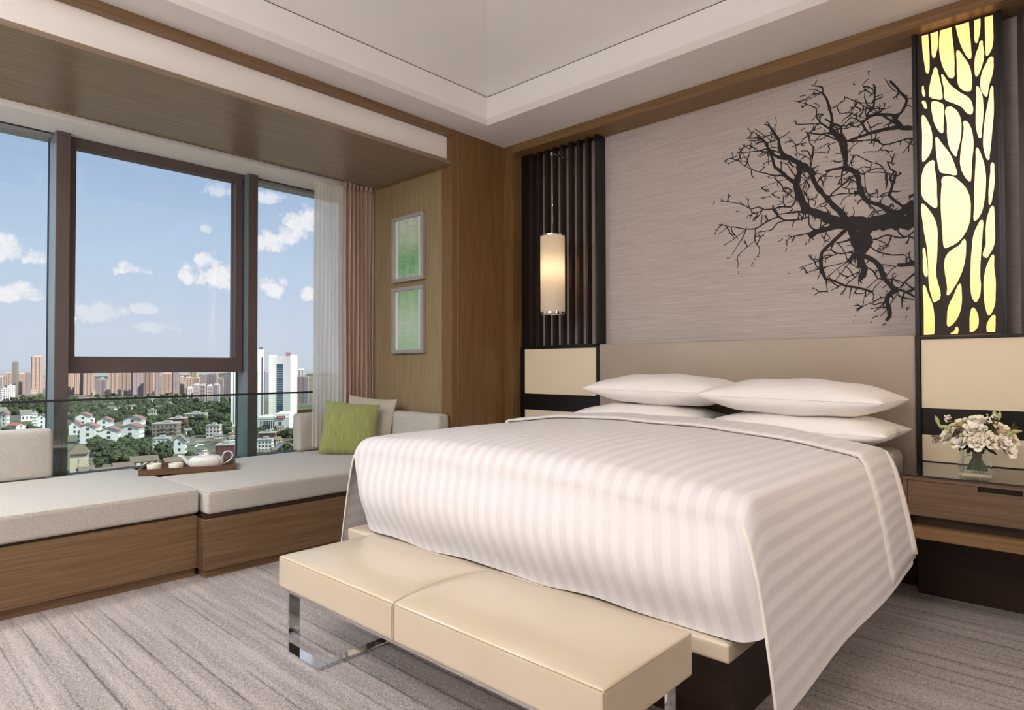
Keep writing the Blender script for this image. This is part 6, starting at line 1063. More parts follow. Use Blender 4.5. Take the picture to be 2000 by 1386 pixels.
('hall',-457.4,252.1,7.2,7.2,3.2,-2.0,'greyroofh','small grey-roofed house in the old quarter right of the trees','house','small houses of the old quarter'),
('hall',-406.6,192.8,5.4,5.4,3.2,2.0,'greyroofh','small grey-roofed house in the old quarter right of the trees','house','small houses of the old quarter'),
('hall',-529.0,197.4,7.6,7.6,4.5,13.0,'greyroofh','small grey-roofed house in the old quarter right of the trees','house','small houses of the old quarter'),
('hall',-442.4,188.0,5.1,5.1,2.7,13.0,'greyroofh','small grey-roofed house in the old quarter right of the trees','house','small houses of the old quarter'),
('hall',-372.3,189.1,5.0,5.0,3.7,-13.0,'brownroof','small grey-roofed house in the old quarter right of the trees','house','small houses of the old quarter'),
('hall',-370.5,149.0,3.7,3.7,2.1,16.0,'greyroofh','small grey-roofed house in the old quarter right of the trees','house','small houses of the old quarter'),
('hall',-416.6,201.6,5.2,5.2,3.5,-5.0,'brownroof','small grey-roofed house in the old quarter right of the trees','house','small houses of the old quarter'),
('hall',-441.8,164.8,4.6,4.6,3.2,-48.0,'greyroofh','small grey-roofed house in the old quarter right of the trees','house','small houses of the old quarter'),
('hall',-519.2,285.4,5.8,5.8,3.0,12.0,'greyroofh','small grey-roofed house in the old quarter right of the trees','house','small houses of the old quarter'),
('hall',-357.5,196.7,5.5,5.5,2.6,-54.0,'brownroof','small grey-roofed house in the old quarter right of the trees','house','small houses of the old quarter'),
('hall',-401.8,176.9,4.8,4.8,2.7,-59.0,'greyroofh','small grey-roofed house in the old quarter right of the trees','house','small houses of the old quarter'),
('hall',-440.7,180.3,5.1,5.1,4.1,-65.0,'brownroof','small grey-roofed house in the old quarter right of the trees','house','small houses of the old quarter'),
('hall',-430.2,238.2,5.8,5.8,2.8,-19.0,'brownroof','small grey-roofed house in the old quarter right of the trees','house','small houses of the old quarter'),
('hall',-418.7,176.9,4.2,4.2,2.7,-57.0,'brownroof','small grey-roofed house in the old quarter right of the trees','house','small houses of the old quarter'),
('hall',-398.1,205.1,6.8,6.8,3.1,-60.0,'brownroof','small grey-roofed house in the old quarter right of the trees','house','small houses of the old quarter'),
('hall',-372.8,155.7,5.6,5.6,2.3,-2.0,'greyroofh','small grey-roofed house in the old quarter right of the trees','house','small houses of the old quarter'),
('hall',-488.0,230.4,6.7,6.7,3.7,7.0,'greyroofh','small grey-roofed house in the old quarter right of the trees','house','small houses of the old quarter'),
('hall',-348.9,144.2,4.0,4.0,4.2,3.0,'brownroof','small grey-roofed house in the old quarter right of the trees','house','small houses of the old quarter'),
('hall',-421.0,222.5,6.3,6.3,1.2,-71.0,'brownroof','small grey-roofed house in the old quarter right of the trees','house','small houses of the old quarter'),
('hall',-394.9,160.5,3.7,3.7,2.4,-52.0,'brownroof','small grey-roofed house in the old quarter right of the trees','house','small houses of the old quarter'),
('hall',-466.3,246.0,5.4,5.4,3.9,10.0,'brownroof','small grey-roofed house in the old quarter right of the trees','house','small houses of the old quarter'),
('hall',-1060.3,241.4,9.5,9.5,5.8,24.0,'greyroofh','small white house half hidden among the wooded slope trees','house','small white houses in the wood'),
('hall',-891.2,237.5,8.5,8.5,5.0,-43.0,'greyroofh','small white house half hidden among the wooded slope trees','house','small white houses in the wood'),
('hall',-870.8,243.5,8.5,8.5,5.0,-43.0,'greyroofh','small white house half hidden among the wooded slope trees','house','small white houses in the wood'),
('hall',-900.4,266.7,8.9,8.9,5.2,11.0,'greyroofh','small white house half hidden among the wooded slope trees','house','small white houses in the wood'),
('hall',-850.9,260.9,8.6,8.6,5.0,9.0,'greyroofh','small white house half hidden among the wooded slope trees','house','small white houses in the wood'),
('hall',-855.6,280.7,8.9,8.9,5.1,-40.0,'greyroofh','small white house half hidden among the wooded slope trees','house','small white houses in the wood'),
('hall',-958.1,191.2,8.3,8.3,5.1,-7.0,'greyroofh','small white house half hidden among the wooded slope trees','house','small white houses in the wood'),
('hall',-782.8,275.9,8.4,8.4,4.7,-21.0,'greyroofh','small white house half hidden among the wooded slope trees','house','small white houses in the wood'),
('hall',-1032.7,331.7,10.6,10.6,6.1,-0.0,'greyroofh','small white house half hidden among the wooded slope trees','house','small white houses in the wood'),
('hall',-1145.2,270.7,10.4,10.4,6.3,-38.0,'greyroofh','small white house half hidden among the wooded slope trees','house','small white houses in the wood'),
('hall',-934.9,319.6,9.9,9.9,5.6,7.0,'greyroofh','small white house half hidden among the wooded slope trees','house','small white houses in the wood'),
('hall',-825.0,178.5,7.3,7.3,4.4,28.0,'greyroofh','small white house half hidden among the wooded slope trees','house','small white houses in the wood')]
TREES=[(-389.0,100.0,4.1),(-411.0,110.0,3.7),(-351.0,86.0,2.2),(-440.0,127.0,4.1),(-409.0,131.0,3.4),(-452.0,125.0,3.3),(-481.0,148.0,3.9),(-388.0,144.0,3.2),(-510.0,190.0,3.5),(-454.0,111.0,3.4),(-373.0,129.0,2.7),(-345.0,112.0,2.0),(-347.0,168.0,4.0),(-554.0,202.0,3.8),(-651.0,116.0,4.1),(-635.0,119.0,3.4),(-646.0,99.0,3.9),(-619.0,122.0,3.3),(-603.0,127.0,3.6),(-562.0,154.0,3.0),(-965.0,283.0,3.9),(-705.0,227.0,2.4),(-1178.0,226.0,3.0),(-975.0,177.0,3.0),(-871.0,207.0,4.8),(-1051.0,212.0,3.5),(-792.0,218.0,4.1),(-962.0,225.0,3.3),(-863.0,342.0,4.0),(-741.0,231.0,3.5),(-713.0,217.0,2.5),(-1033.0,167.0,5.0),(-1058.0,230.0,3.2),(-786.0,235.0,2.7),(-772.0,258.0,2.9),(-666.0,247.0,2.8),(-1102.0,173.0,3.2),(-1150.0,232.0,2.9),(-683.0,258.0,3.3),(-1223.0,414.0,5.1),(-924.0,283.0,4.2),(-835.0,195.0,2.6),(-643.0,198.0,3.7),(-862.0,320.0,5.1),(-725.0,190.0,3.0),(-796.0,326.0,4.8),(-836.0,339.0,3.1),(-1079.0,270.0,4.4),(-1212.0,188.0,2.6),(-675.0,234.0,3.0),(-932.0,313.0,2.3),(-1163.0,229.0,3.2),(-706.0,263.0,4.5),(-941.0,331.0,3.9),(-1014.0,222.0,2.9),(-1145.0,204.0,3.1),(-1009.0,332.0,2.4),(-1019.0,425.0,3.9),(-897.0,379.0,3.7),(-776.0,215.0,4.0),(-795.0,293.0,4.0),(-621.0,207.0,3.5),(-1162.0,242.0,3.5),(-906.0,314.0,2.2),(-806.0,253.0,2.6),(-623.0,215.0,2.1),(-991.0,339.0,4.5),(-630.0,271.0,3.2),(-1029.0,188.0,3.7),(-1126.0,190.0,3.1),(-702.0,216.0,2.3),(-921.0,363.0,2.8),(-746.0,284.0,2.7),(-756.0,210.0,4.5),(-559.0,236.0,3.8),(-819.0,218.0,3.6),(-785.0,245.0,3.9),(-895.0,227.0,3.5),(-914.0,303.0,3.6),(-1019.0,166.0,3.5),(-723.0,250.0,4.5),(-813.0,271.0,5.0),(-756.0,305.0,3.0),(-905.0,385.0,2.7),(-778.0,183.0,4.4),(-938.0,167.0,3.7),(-827.0,303.0,3.6),(-945.0,279.0,3.3),(-715.0,226.0,3.8),(-1112.0,425.0,3.1),(-1014.0,178.0,4.1),(-1304.0,288.0,4.5),(-1179.0,189.0,2.5),(-841.0,354.0,3.7),(-1067.0,397.0,2.7),(-693.0,245.0,3.8),(-727.0,210.0,3.9),(-1172.0,297.0,4.6),(-735.0,300.0,3.2),(-1004.0,167.0,3.9),(-937.0,193.0,4.9),(-707.0,208.0,3.1),(-936.0,150.0,3.6),(-1034.0,264.0,3.2),(-853.0,348.0,3.1),(-939.0,226.0,3.3),(-871.0,330.0,3.2),(-703.0,284.0,3.4),(-1148.0,244.0,3.5),(-955.0,154.0,4.4),(-769.0,334.0,5.5),(-910.0,200.0,3.5),(-1318.0,329.0,3.5),(-847.0,203.0,2.9),(-1111.0,197.0,4.0),(-745.0,310.0,4.5),(-674.0,256.0,2.8),(-759.0,260.0,3.7),(-734.0,261.0,3.8),(-884.0,342.0,4.3),(-1051.0,183.0,3.6),(-841.0,254.0,4.8),(-994.0,223.0,5.1),(-1136.0,267.0,4.1),(-922.0,157.0,4.1),(-855.0,188.0,2.7),(-887.0,353.0,2.9),(-592.0,207.0,2.1),(-841.0,330.0,3.4),(-752.0,294.0,2.8),(-1060.0,194.0,2.5),(-1061.0,174.0,2.4),(-985.0,153.0,4.6),(-922.0,229.0,2.7),(-1081.0,251.0,3.0),(-1050.0,197.0,3.8),(-1090.0,186.0,3.5),(-900.0,191.0,3.9),(-1013.0,199.0,3.6),(-1038.0,188.0,2.3),(-1132.0,349.0,3.0),(-745.0,261.0,2.8),(-1139.0,296.0,4.3),(-970.0,272.0,2.2),(-813.0,183.0,3.6),(-945.0,255.0,3.6),(-1211.0,361.0,2.9),(-1025.0,294.0,3.2),(-786.0,198.0,3.3),(-738.0,246.0,3.9),(-1103.0,411.0,5.2),(-1007.0,255.0,2.8),(-763.0,243.0,3.5),(-812.0,229.0,3.8),(-959.0,204.0,4.1),(-1070.0,258.0,4.0),(-1053.0,338.0,3.9),(-794.0,180.0,4.0),(-1191.0,230.0,2.5),(-852.0,222.0,2.6),(-620.0,197.0,2.5),(-1050.0,166.0,4.0),(-745.0,169.0,2.4),(-971.0,194.0,4.0),(-941.0,362.0,2.8),(-999.0,282.0,2.7),(-786.0,172.0,2.9),(-1120.0,215.0,3.8),(-693.0,226.0,3.0),(-652.0,280.0,4.7),(-771.0,195.0,3.6),(-882.0,306.0,3.6),(-600.0,240.0,3.1),(-1022.0,361.0,3.7),(-657.0,265.0,3.4),(-739.0,274.0,4.2),(-837.0,227.0,2.5),(-1279.0,321.0,4.7),(-853.0,243.0,2.7),(-654.0,223.0,4.0),(-773.0,298.0,4.9),(-1004.0,272.0,3.1),(-726.0,223.0,3.3),(-1185.0,429.0,5.2),(-1039.0,215.0,3.2),(-927.0,178.0,3.4),(-1191.0,216.0,3.3),(-982.0,278.0,3.4),(-848.0,294.0,2.9),(-1061.0,215.0,2.6),(-969.0,319.0,2.8),(-1062.0,356.0,4.9),(-1081.0,173.0,3.7),(-893.0,269.0,4.5),(-618.0,251.0,3.6),(-635.0,217.0,2.3),(-936.0,238.0,3.9),(-1152.0,304.0,2.7),(-750.0,223.0,2.5),(-916.0,220.0,3.8),(-929.0,334.0,2.4),(-699.0,274.0,3.4),(-1047.0,238.0,3.7),(-1010.0,399.0,3.6),(-1191.0,356.0,4.5),(-576.0,233.0,2.8),(-775.0,170.0,3.4),(-791.0,310.0,4.9),(-1075.0,235.0,2.9),(-694.0,235.0,2.8),(-614.0,240.0,4.1),(-816.0,244.0,3.9),(-1230.0,324.0,4.5),(-825.0,284.0,4.1),(-991.0,205.0,4.2),(-1210.0,404.0,3.4),(-1150.0,179.0,2.8),(-918.0,190.0,3.4),(-953.0,193.0,3.3),(-1103.0,185.0,3.8),(-1138.0,187.0,3.9),(-668.0,286.0,4.5),(-1168.0,198.0,2.3),(-884.0,282.0,3.7),(-769.0,316.0,5.0),(-978.0,344.0,3.4),(-1091.0,274.0,4.0),(-992.0,245.0,2.6),(-868.0,227.0,3.0),(-801.0,198.0,4.1),(-1248.0,392.0,3.8),(-608.0,262.0,3.6),(-904.0,211.0,3.5),(-1302.0,338.0,3.0),(-798.0,274.0,3.9),(-1175.0,241.0,3.3),(-947.0,340.0,2.6),(-721.0,270.0,3.5),(-956.0,337.0,3.2),(-883.0,193.0,3.7),(-969.0,157.0,4.0),(-958.0,176.0,3.6),(-1161.0,204.0,2.8),(-761.0,186.0,3.4),(-898.0,284.0,3.9),(-1077.0,212.0,3.5),(-810.0,205.0,2.5),(-727.0,290.0,3.5),(-1125.0,240.0,3.8),(-1084.0,441.0,3.7),(-743.0,178.0,2.7),(-1213.0,427.0,4.2),(-889.0,252.0,3.2),(-590.0,198.0,3.4),(-687.0,278.0,4.0),(-784.0,208.0,2.9),(-1097.0,247.0,3.9),(-1304.0,351.0,4.8),(-802.0,346.0,3.4),(-916.0,379.0,2.7),(-724.0,309.0,4.2),(-1033.0,398.0,3.6),(-729.0,231.0,2.4),(-994.0,311.0,4.2),(-1199.0,399.0,4.1),(-628.0,220.0,2.3),(-1028.0,346.0,3.3),(-974.0,310.0,2.8),(-693.0,212.0,2.3),(-903.0,340.0,3.2),(-595.0,257.0,4.2),(-1158.0,186.0,3.3),(-860.0,271.0,2.8),(-864.0,219.0,2.9),(-1033.0,447.0,4.4),(-948.0,401.0,3.2),(-1124.0,412.0,4.2),(-1036.0,199.0,3.2),(-1051.0,250.0,3.3),(-1224.0,277.0,4.3),(-963.0,270.0,2.5),(-1101.0,370.0,3.9),(-833.0,271.0,3.7),(-669.0,265.0,2.5),(-1178.0,408.0,3.5),(-822.0,348.0,3.8),(-812.0,341.0,3.6),(-965.0,346.0,3.6),(-979.0,330.0,3.5),(-838.0,212.0,4.9)]
WOOD=[(-897,170,4.9),(-418,129,5.2),(-681,199,5.2),(-843,190,4.0),(-957,352,5.4),(-331,185,3.9),(-905,253,4.9),(-691,204,3.0),(-1181,258,5.2),(-438,115,5.3),(-965,312,3.7),(-794,250,5.4),(-911,252,4.5),(-1090,311,4.3),(-401,136,3.2),(-580,223,4.1),(-872,173,3.4),(-1031,375,3.9),(-1248,189,5.2),(-1024,232,5.2),(-844,343,3.5),(-1144,286,4.3),(-461,119,4.1),(-774,241,4.8),(-769,224,3.5),(-696,264,4.5),(-982,318,5.0),(-1128,226,5.2),(-433,134,3.5),(-563,220,5.0),(-1017,287,4.9),(-923,301,5.1),(-701,248,3.5),(-900,297,4.7),(-460,121,4.1),(-985,288,4.9),(-553,176,4.5),(-701,301,3.5),(-989,264,3.6),(-1128,210,4.8),(-935,343,4.2),(-538,224,4.0),(-438,115,3.8),(-943,304,4.0),(-443,115,3.1),(-1255,225,3.7),(-454,144,3.7),(-522,203,4.0),(-405,118,4.9),(-550,171,4.5),(-706,309,3.4),(-683,291,3.2),(-872,276,5.5),(-1074,317,4.6),(-742,192,3.4),(-744,196,4.3),(-662,295,3.2),(-996,294,3.4),(-736,187,3.3),(-704,179,3.5),(-1036,230,3.2),(-1092,237,4.4),(-451,134,3.9),(-1019,337,5.1),(-841,177,4.9),(-550,194,5.3),(-892,368,4.0),(-754,241,5.2),(-899,306,3.2),(-673,275,3.2),(-687,296,5.4),(-942,204,3.6),(-1134,217,4.0),(-605,224,4.9),(-864,192,4.8),(-643,271,4.7),(-1182,237,5.4),(-718,279,3.3),(-1049,279,3.6),(-782,334,5.3),(-874,378,3.4),(-736,198,4.4),(-663,226,4.3),(-824,252,4.6),(-866,364,3.1),(-960,363,5.2),(-840,283,4.2),(-395,113,3.4),(-1066,320,3.1),(-615,269,4.4),(-1048,282,4.2),(-623,236,3.9),(-784,257,5.4),(-953,265,4.9),(-714,240,3.1),(-961,302,4.8),(-874,353,4.9),(-775,235,5.1),(-714,187,3.4),(-529,211,4.8),(-1303,198,4.6),(-979,208,3.3),(-885,371,3.5),(-948,418,4.3),(-796,229,3.9),(-552,211,4.8),(-543,198,4.9),(-775,286,3.2),(-729,168,3.1),(-962,420,4.9),(-402,116,3.1),(-1291,219,5.0),(-457,141,3.9),(-618,261,4.2),(-623,264,5.4),(-868,258,3.6),(-952,305,3.8),(-993,172,4.6),(-1195,206,5.0),(-597,227,4.8),(-1016,247,3.8),(-1021,238,3.6),(-1179,214,3.3),(-518,199,5.5),(-868,267,5.1),(-763,169,4.0),(-465,133,4.7),(-715,296,3.8),(-1244,200,3.4),(-846,181,3.4),(-949,213,4.9),(-340,185,4.8),(-504,215,3.3),(-610,222,4.2),(-835,287,4.2),(-712,238,4.2),(-1249,249,4.3),(-684,231,4.3),(-451,136,5.0),(-714,278,4.8),(-1051,325,5.3),(-584,212,3.3),(-875,289,4.6),(-605,199,3.3),(-761,225,4.5),(-455,138,3.0),(-838,365,5.1),(-639,273,3.9),(-548,189,5.5),(-792,349,4.2),(-423,115,3.0),(-1032,156,3.7),(-560,182,3.1),(-1060,305,4.2),(-983,186,3.4),(-710,308,3.8),(-1134,281,4.0),(-928,254,3.0),(-467,136,5.2),(-729,182,5.4),(-932,209,5.3),(-838,319,5.2),(-557,180,4.4),(-1076,189,5.0),(-686,298,4.6),(-668,218,5.2),(-435,119,4.1),(-478,261,5.5),(-665,211,3.4),(-665,225,3.7),(-775,241,3.7),(-894,208,3.6),(-865,184,4.3),(-925,243,4.3),(-975,166,3.1),(-737,218,4.6),(-1120,254,5.2),(-1000,350,4.8),(-644,267,3.6),(-678,249,4.7),(-882,205,5.0),(-332,183,4.6),(-412,121,3.4),(-627,241,3.7),(-818,319,5.2),(-855,358,4.4),(-892,292,3.3),(-949,143,3.9),(-690,301,3.8),(-520,214,3.9),(-874,171,5.2),(-449,133,3.6),(-340,185,3.3),(-1130,213,3.7),(-522,211,4.0),(-889,393,3.5),(-1044,206,4.6),(-704,240,3.6),(-751,323,4.2),(-729,178,4.4),(-946,288,5.3),(-419,130,3.2),(-818,208,4.3),(-1189,237,4.0),(-543,234,4.1),(-1110,177,3.4),(-1077,200,3.6),(-521,210,5.3),(-1279,202,4.5),(-968,170,5.0),(-690,268,3.9),(-1192,250,4.5),(-952,221,3.5),(-465,218,4.7),(-1093,314,3.8),(-901,138,4.6),(-1232,241,5.2),(-1038,378,4.7),(-548,168,5.0),(-1062,289,5.2),(-953,310,3.9),(-518,208,5.0),(-924,410,3.0),(-894,301,4.5),(-420,108,3.4),(-962,417,4.6),(-1125,297,3.4),(-709,173,3.9),(-464,122,5.3),(-990,413,3.8),(-1009,190,3.4),(-951,223,4.5),(-848,178,3.6),(-828,317,5.2),(-738,190,3.7),(-792,189,4.0),(-717,240,4.6),(-413,227,4.9),(-434,120,5.1),(-504,234,4.8),(-393,221,4.6),(-1112,311,3.7),(-1170,266,5.1),(-685,230,3.1),(-792,255,4.5),(-826,235,4.8),(-894,205,3.1),(-467,130,3.4),(-458,131,3.8),(-1018,333,4.6),(-1106,292,4.8),(-406,118,4.3),(-541,228,3.1),(-1002,199,3.8),(-954,263,5.5),(-1036,296,4.2),(-721,171,4.0),(-399,135,3.6),(-1077,316,4.6),(-538,229,4.9),(-1069,309,5.4),(-641,266,4.9),(-424,127,4.0),(-1018,343,3.0),(-887,220,5.1),(-597,189,5.2),(-1260,206,3.5),(-780,227,3.3),(-961,145,3.9),(-1230,225,4.9),(-852,180,3.9),(-910,145,4.7),(-478,125,3.7),(-883,180,5.2),(-612,214,5.4),(-696,189,5.0),(-873,284,5.0),(-1001,231,3.2),(-547,233,4.4),(-1268,236,5.4),(-475,120,5.2),(-423,120,5.0),(-421,128,5.3),(-445,241,3.4),(-831,332,5.3),(-467,226,4.9),(-962,403,4.8),(-872,296,4.6),(-880,256,3.8),(-644,217,3.6),(-817,314,4.6),(-478,123,3.0),(-833,317,4.0),(-398,114,3.4),(-951,235,4.4),(-778,229,3.4),(-851,179,4.5),(-973,206,3.3),(-1211,230,5.2),(-618,275,4.7),(-607,185,4.3),(-1217,231,4.3),(-1004,315,5.1),(-703,297,5.3),(-814,195,3.1),(-848,313,4.3),(-1006,365,3.1),(-777,240,5.0),(-700,193,3.4),(-736,169,5.0),(-408,225,3.4),(-400,109,3.5),(-811,300,3.8),(-551,232,4.1),(-360,188,4.7),(-1107,292,4.6),(-690,295,3.2),(-1265,222,3.0),(-721,240,3.1),(-395,131,3.1),(-548,185,4.2),(-744,325,4.6),(-623,242,5.3),(-425,120,3.9),(-817,194,4.1),(-920,258,5.1),(-768,177,4.6),(-745,198,5.4),(-445,115,5.0),(-590,221,4.1),(-1113,271,4.0),(-1063,268,3.7),(-902,349,4.9),(-956,233,4.1),(-907,360,3.5),(-917,272,3.4),(-752,275,3.2),(-1127,303,4.1),(-896,363,3.9),(-678,293,3.3),(-455,240,3.3),(-754,269,5.1),(-769,234,3.5),(-1052,262,4.1),(-769,268,3.9),(-703,296,4.2),(-652,208,4.1),(-667,238,3.2),(-994,265,3.3),(-604,191,5.0),(-756,270,5.3),(-1126,276,4.4),(-760,221,4.9),(-341,185,3.4),(-850,360,4.3),(-775,274,4.1),(-429,116,4.4),(-1244,225,3.0),(-936,250,4.4),(-857,309,3.9),(-1017,335,4.7),(-621,275,4.5),(-735,190,5.2),(-1002,208,4.7),(-877,215,5.5),(-777,240,4.9),(-1003,359,4.7),(-1051,276,3.9),(-889,185,3.7),(-1016,352,3.8),(-823,318,3.1),(-677,206,3.6),(-434,117,3.1),(-1101,195,4.2),(-838,318,4.4),(-1040,246,5.3),(-340,182,4.6),(-1049,286,3.3),(-622,260,4.5),(-1157,212,4.7),(-868,366,4.7),(-1084,316,3.2),(-474,124,4.2),(-886,141,4.2),(-894,198,4.1),(-764,165,3.5),(-1030,255,5.1),(-1071,225,3.9),(-644,215,4.4),(-1226,210,3.9),(-703,199,3.7),(-588,222,3.1),(-1037,345,3.3),(-427,129,5.5),(-598,190,4.9),(-630,259,5.1),(-625,260,4.4),(-823,231,3.1),(-1060,320,3.1),(-888,152,3.1),(-1076,332,4.3),(-420,129,5.4),(-1130,208,3.4),(-834,292,3.4),(-464,233,3.4),(-461,139,4.3),(-1203,184,4.3),(-702,237,5.2),(-1001,351,3.8),(-704,178,4.7),(-428,111,3.3),(-1051,272,3.3),(-1195,250,5.3),(-1001,180,4.3),(-546,251,3.5),(-454,144,4.7),(-1132,206,5.3),(-1237,229,5.2),(-880,145,4.1),(-780,226,4.0),(-900,392,3.5),(-457,139,4.6),(-472,118,3.2),(-595,233,4.0),(-845,235,3.3),(-733,180,4.8),(-407,228,5.0),(-944,219,3.1),(-517,202,4.4),(-936,286,4.4),(-755,337,3.8),(-1017,271,4.4),(-449,233,3.8),(-484,269,3.5),(-648,266,5.2),(-607,191,4.0),(-1039,254,3.3),(-978,232,3.9),(-484,267,4.6),(-961,419,3.5),(-763,281,4.9),(-372,209,4.7),(-933,406,5.1),(-749,193,5.5),(-1114,244,4.0),(-720,163,4.2),(-436,116,5.5),(-399,110,3.9),(-801,301,5.4),(-511,210,5.0),(-857,304,3.7),(-1020,282,5.1),(-590,240,3.4),(-845,344,3.9),(-533,221,3.0),(-713,172,3.8),(-419,125,4.9),(-929,167,3.2),(-757,170,3.0),(-801,187,3.0),(-992,184,3.7),(-978,293,5.2),(-552,189,5.0),(-669,215,4.7),(-709,240,3.4),(-727,175,3.5),(-972,426,4.0),(-867,167,3.1),(-830,331,3.3),(-809,192,5.3),(-621,268,3.4),(-593,228,3.1),(-883,393,3.2),(-805,212,4.8),(-436,116,5.1),(-1046,264,4.4),(-602,190,4.0),(-447,238,4.5),(-765,232,3.1),(-466,122,3.3),(-432,116,4.6),(-721,176,4.6),(-857,170,5.4),(-852,367,3.5),(-465,220,4.2),(-1027,276,3.6),(-930,207,3.3),(-591,227,3.6),(-414,138,5.5),(-1058,306,5.1),(-660,205,4.9),(-912,334,3.1),(-1023,249,3.7),(-1020,305,4.8),(-715,243,5.3),(-617,265,3.7),(-558,226,3.9),(-998,396,3.3),(-842,315,5.1),(-718,279,4.1),(-621,270,4.4),(-1083,204,4.9),(-768,271,4.1),(-718,172,3.8),(-563,222,3.7),(-899,152,4.4),(-721,261,3.0),(-1102,304,5.2),(-534,288,4.6),(-622,261,4.6),(-981,186,3.7),(-1041,313,5.0),(-1288,224,4.4),(-937,290,5.0),(-892,366,3.6),(-714,241,5.1),(-466,131,3.4),(-590,244,3.1),(-612,189,5.3),(-1019,342,4.5),(-396,223,4.3),(-701,189,4.9),(-845,164,3.7),(-658,209,3.7),(-425,114,5.0),(-1020,243,3.2),(-1034,378,3.1),(-556,271,5.2),(-434,113,4.9),(-900,301,5.4),(-888,290,3.8),(-708,248,3.2),(-1197,197,3.4),(-841,369,4.8),(-439,202,3.2),(-770,205,4.5),(-749,238,4.7),(-959,233,4.2),(-914,231,5.3)]
# ================================================================== THE CITY OUTSIDE
GZ = -52
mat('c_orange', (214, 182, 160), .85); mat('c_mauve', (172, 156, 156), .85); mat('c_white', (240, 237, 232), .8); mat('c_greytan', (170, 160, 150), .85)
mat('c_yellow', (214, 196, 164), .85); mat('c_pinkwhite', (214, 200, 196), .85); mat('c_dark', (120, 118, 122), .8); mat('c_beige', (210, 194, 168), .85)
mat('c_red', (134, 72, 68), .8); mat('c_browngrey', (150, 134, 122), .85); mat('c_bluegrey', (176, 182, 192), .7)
mat('c_glass', (60, 84, 104), .2, spec=.8); mat('c_window', (74, 70, 76), .4); mat('c_recess', (150, 130, 122), .8); mat('c_sign', (190, 52, 56), .6); mat('c_signtext', (240, 226, 222), .6)
mat('c_roofgrey', (128, 118, 112), .85); mat('c_roofbrown', (122, 104, 92), .9); mat('c_roofred', (150, 104, 100), .85); mat('c_roofbright', (190, 104, 92), .85); mat('c_blue', (70, 116, 176), .6)
mat('c_flatroof', (170, 164, 158), .9)
for nm_, sc_ in (('c_roofgrey', 1.2), ('c_roofbrown', 1.2), ('c_roofred', 1.2)):
    pass
m = mat('c_ground', (110, 112, 84), .95); noisy(m, (74, 80, 56), (122, 114, 96), (1, 1, 1), .02, 6, .6)
m = mat('c_leaf', (66, 84, 44), .9); noisy(m, (42, 50, 30), (90, 97, 60), (1, 1, 1), .45, 4, .7)
struct('ground_outside', B(-4200, -40, -1800, 2800, GZ-1, GZ), 'c_ground')
# a low dark hill line at the horizon
def hill(u, v):
    y = -1500+u*4200; x = -3300-500*v
    return (x, y, GZ-2+(math.sin(PI*min(1, v*1.02)))*(14+6*math.sin(u*19)+4*math.sin(u*43+1)+2*math.sin(u*97)))
struct('hills_outside', MB().grid(160, 8, hill), 'c_leaf', smooth=True)
def face_quads(mb, w_, d_, z0, z1, nx, nz, fw, fh, faces=('f', 'r', 'l'), off=.06, nside=None):
    """window rectangles a little proud of the walls; local frame: front faces +x"""
    for fc in faces:
        n_ = nx if fc == 'f' else (nside or max(2, int(nx*d_/w_)))
        L_ = w_ if fc == 'f' else d_
        for i in range(n_):
            c0 = -L_/2+(i+.5)*L_/n_; hw = L_/n_*fw/2
            for k in range(nz):
                zc = z0+(k+.5)*(z1-z0)/nz; hh = (z1-z0)/nz*fh/2
                if fc == 'f': X = d_/2+off; mb.quad((X, c0-hw, zc-hh), (X, c0+hw, zc-hh), (X, c0+hw, zc+hh), (X, c0-hw, zc+hh))
                elif fc == 'r': Y = w_/2+off; mb.quad((c0+hw, Y, zc-hh), (c0-hw, Y, zc-hh), (c0-hw, Y, zc+hh), (c0+hw, Y, zc+hh))
                else: Y = -w_/2-off; mb.quad((c0-hw, Y, zc-hh), (c0+hw, Y, zc-hh), (c0+hw, Y, zc+hh), (c0-hw, Y, zc+hh))
    return mb
def gable_roof(w_, d_, z, h_, ov, along='x'):
    """ridge along local x (gable end faces the viewer) or y"""
    a, b_ = d_/2+ov, w_/2+ov; t_ = .35
    if along == 'x':
        return MB().add([(-a, -b_, z-.1), (a, -b_, z-.1), (a, b_, z-.1), (-a, b_, z-.1), (-a, 0, z+h_), (a, 0, z+h_), (-a, -b_, z+t_-.1), (a, -b_, z+t_-.1), (a, b_, z+t_-.1), (-a, b_, z+t_-.1), (-a, 0, z+h_+t_), (a, 0, z+h_+t_)],
            [(6, 7, 11, 10), (11, 8, 9, 10), (0, 4, 5, 1), (4, 3, 2, 5), (1, 5, 11, 7), (5, 2, 8, 11), (0, 6, 10, 4), (4, 10, 9, 3), (0, 1, 7, 6), (2, 3, 9, 8)])
    return MB().add([(-a, -b_, z-.1), (a, -b_, z-.1), (a, b_, z-.1), (-a, b_, z-.1), (0, -b_, z+h_), (0, b_, z+h_)], [(1, 2, 5, 4), (3, 0, 4, 5), (0, 1, 4), (2, 3, 5), (0, 3, 2, 1)])
crnd = random.Random(21)
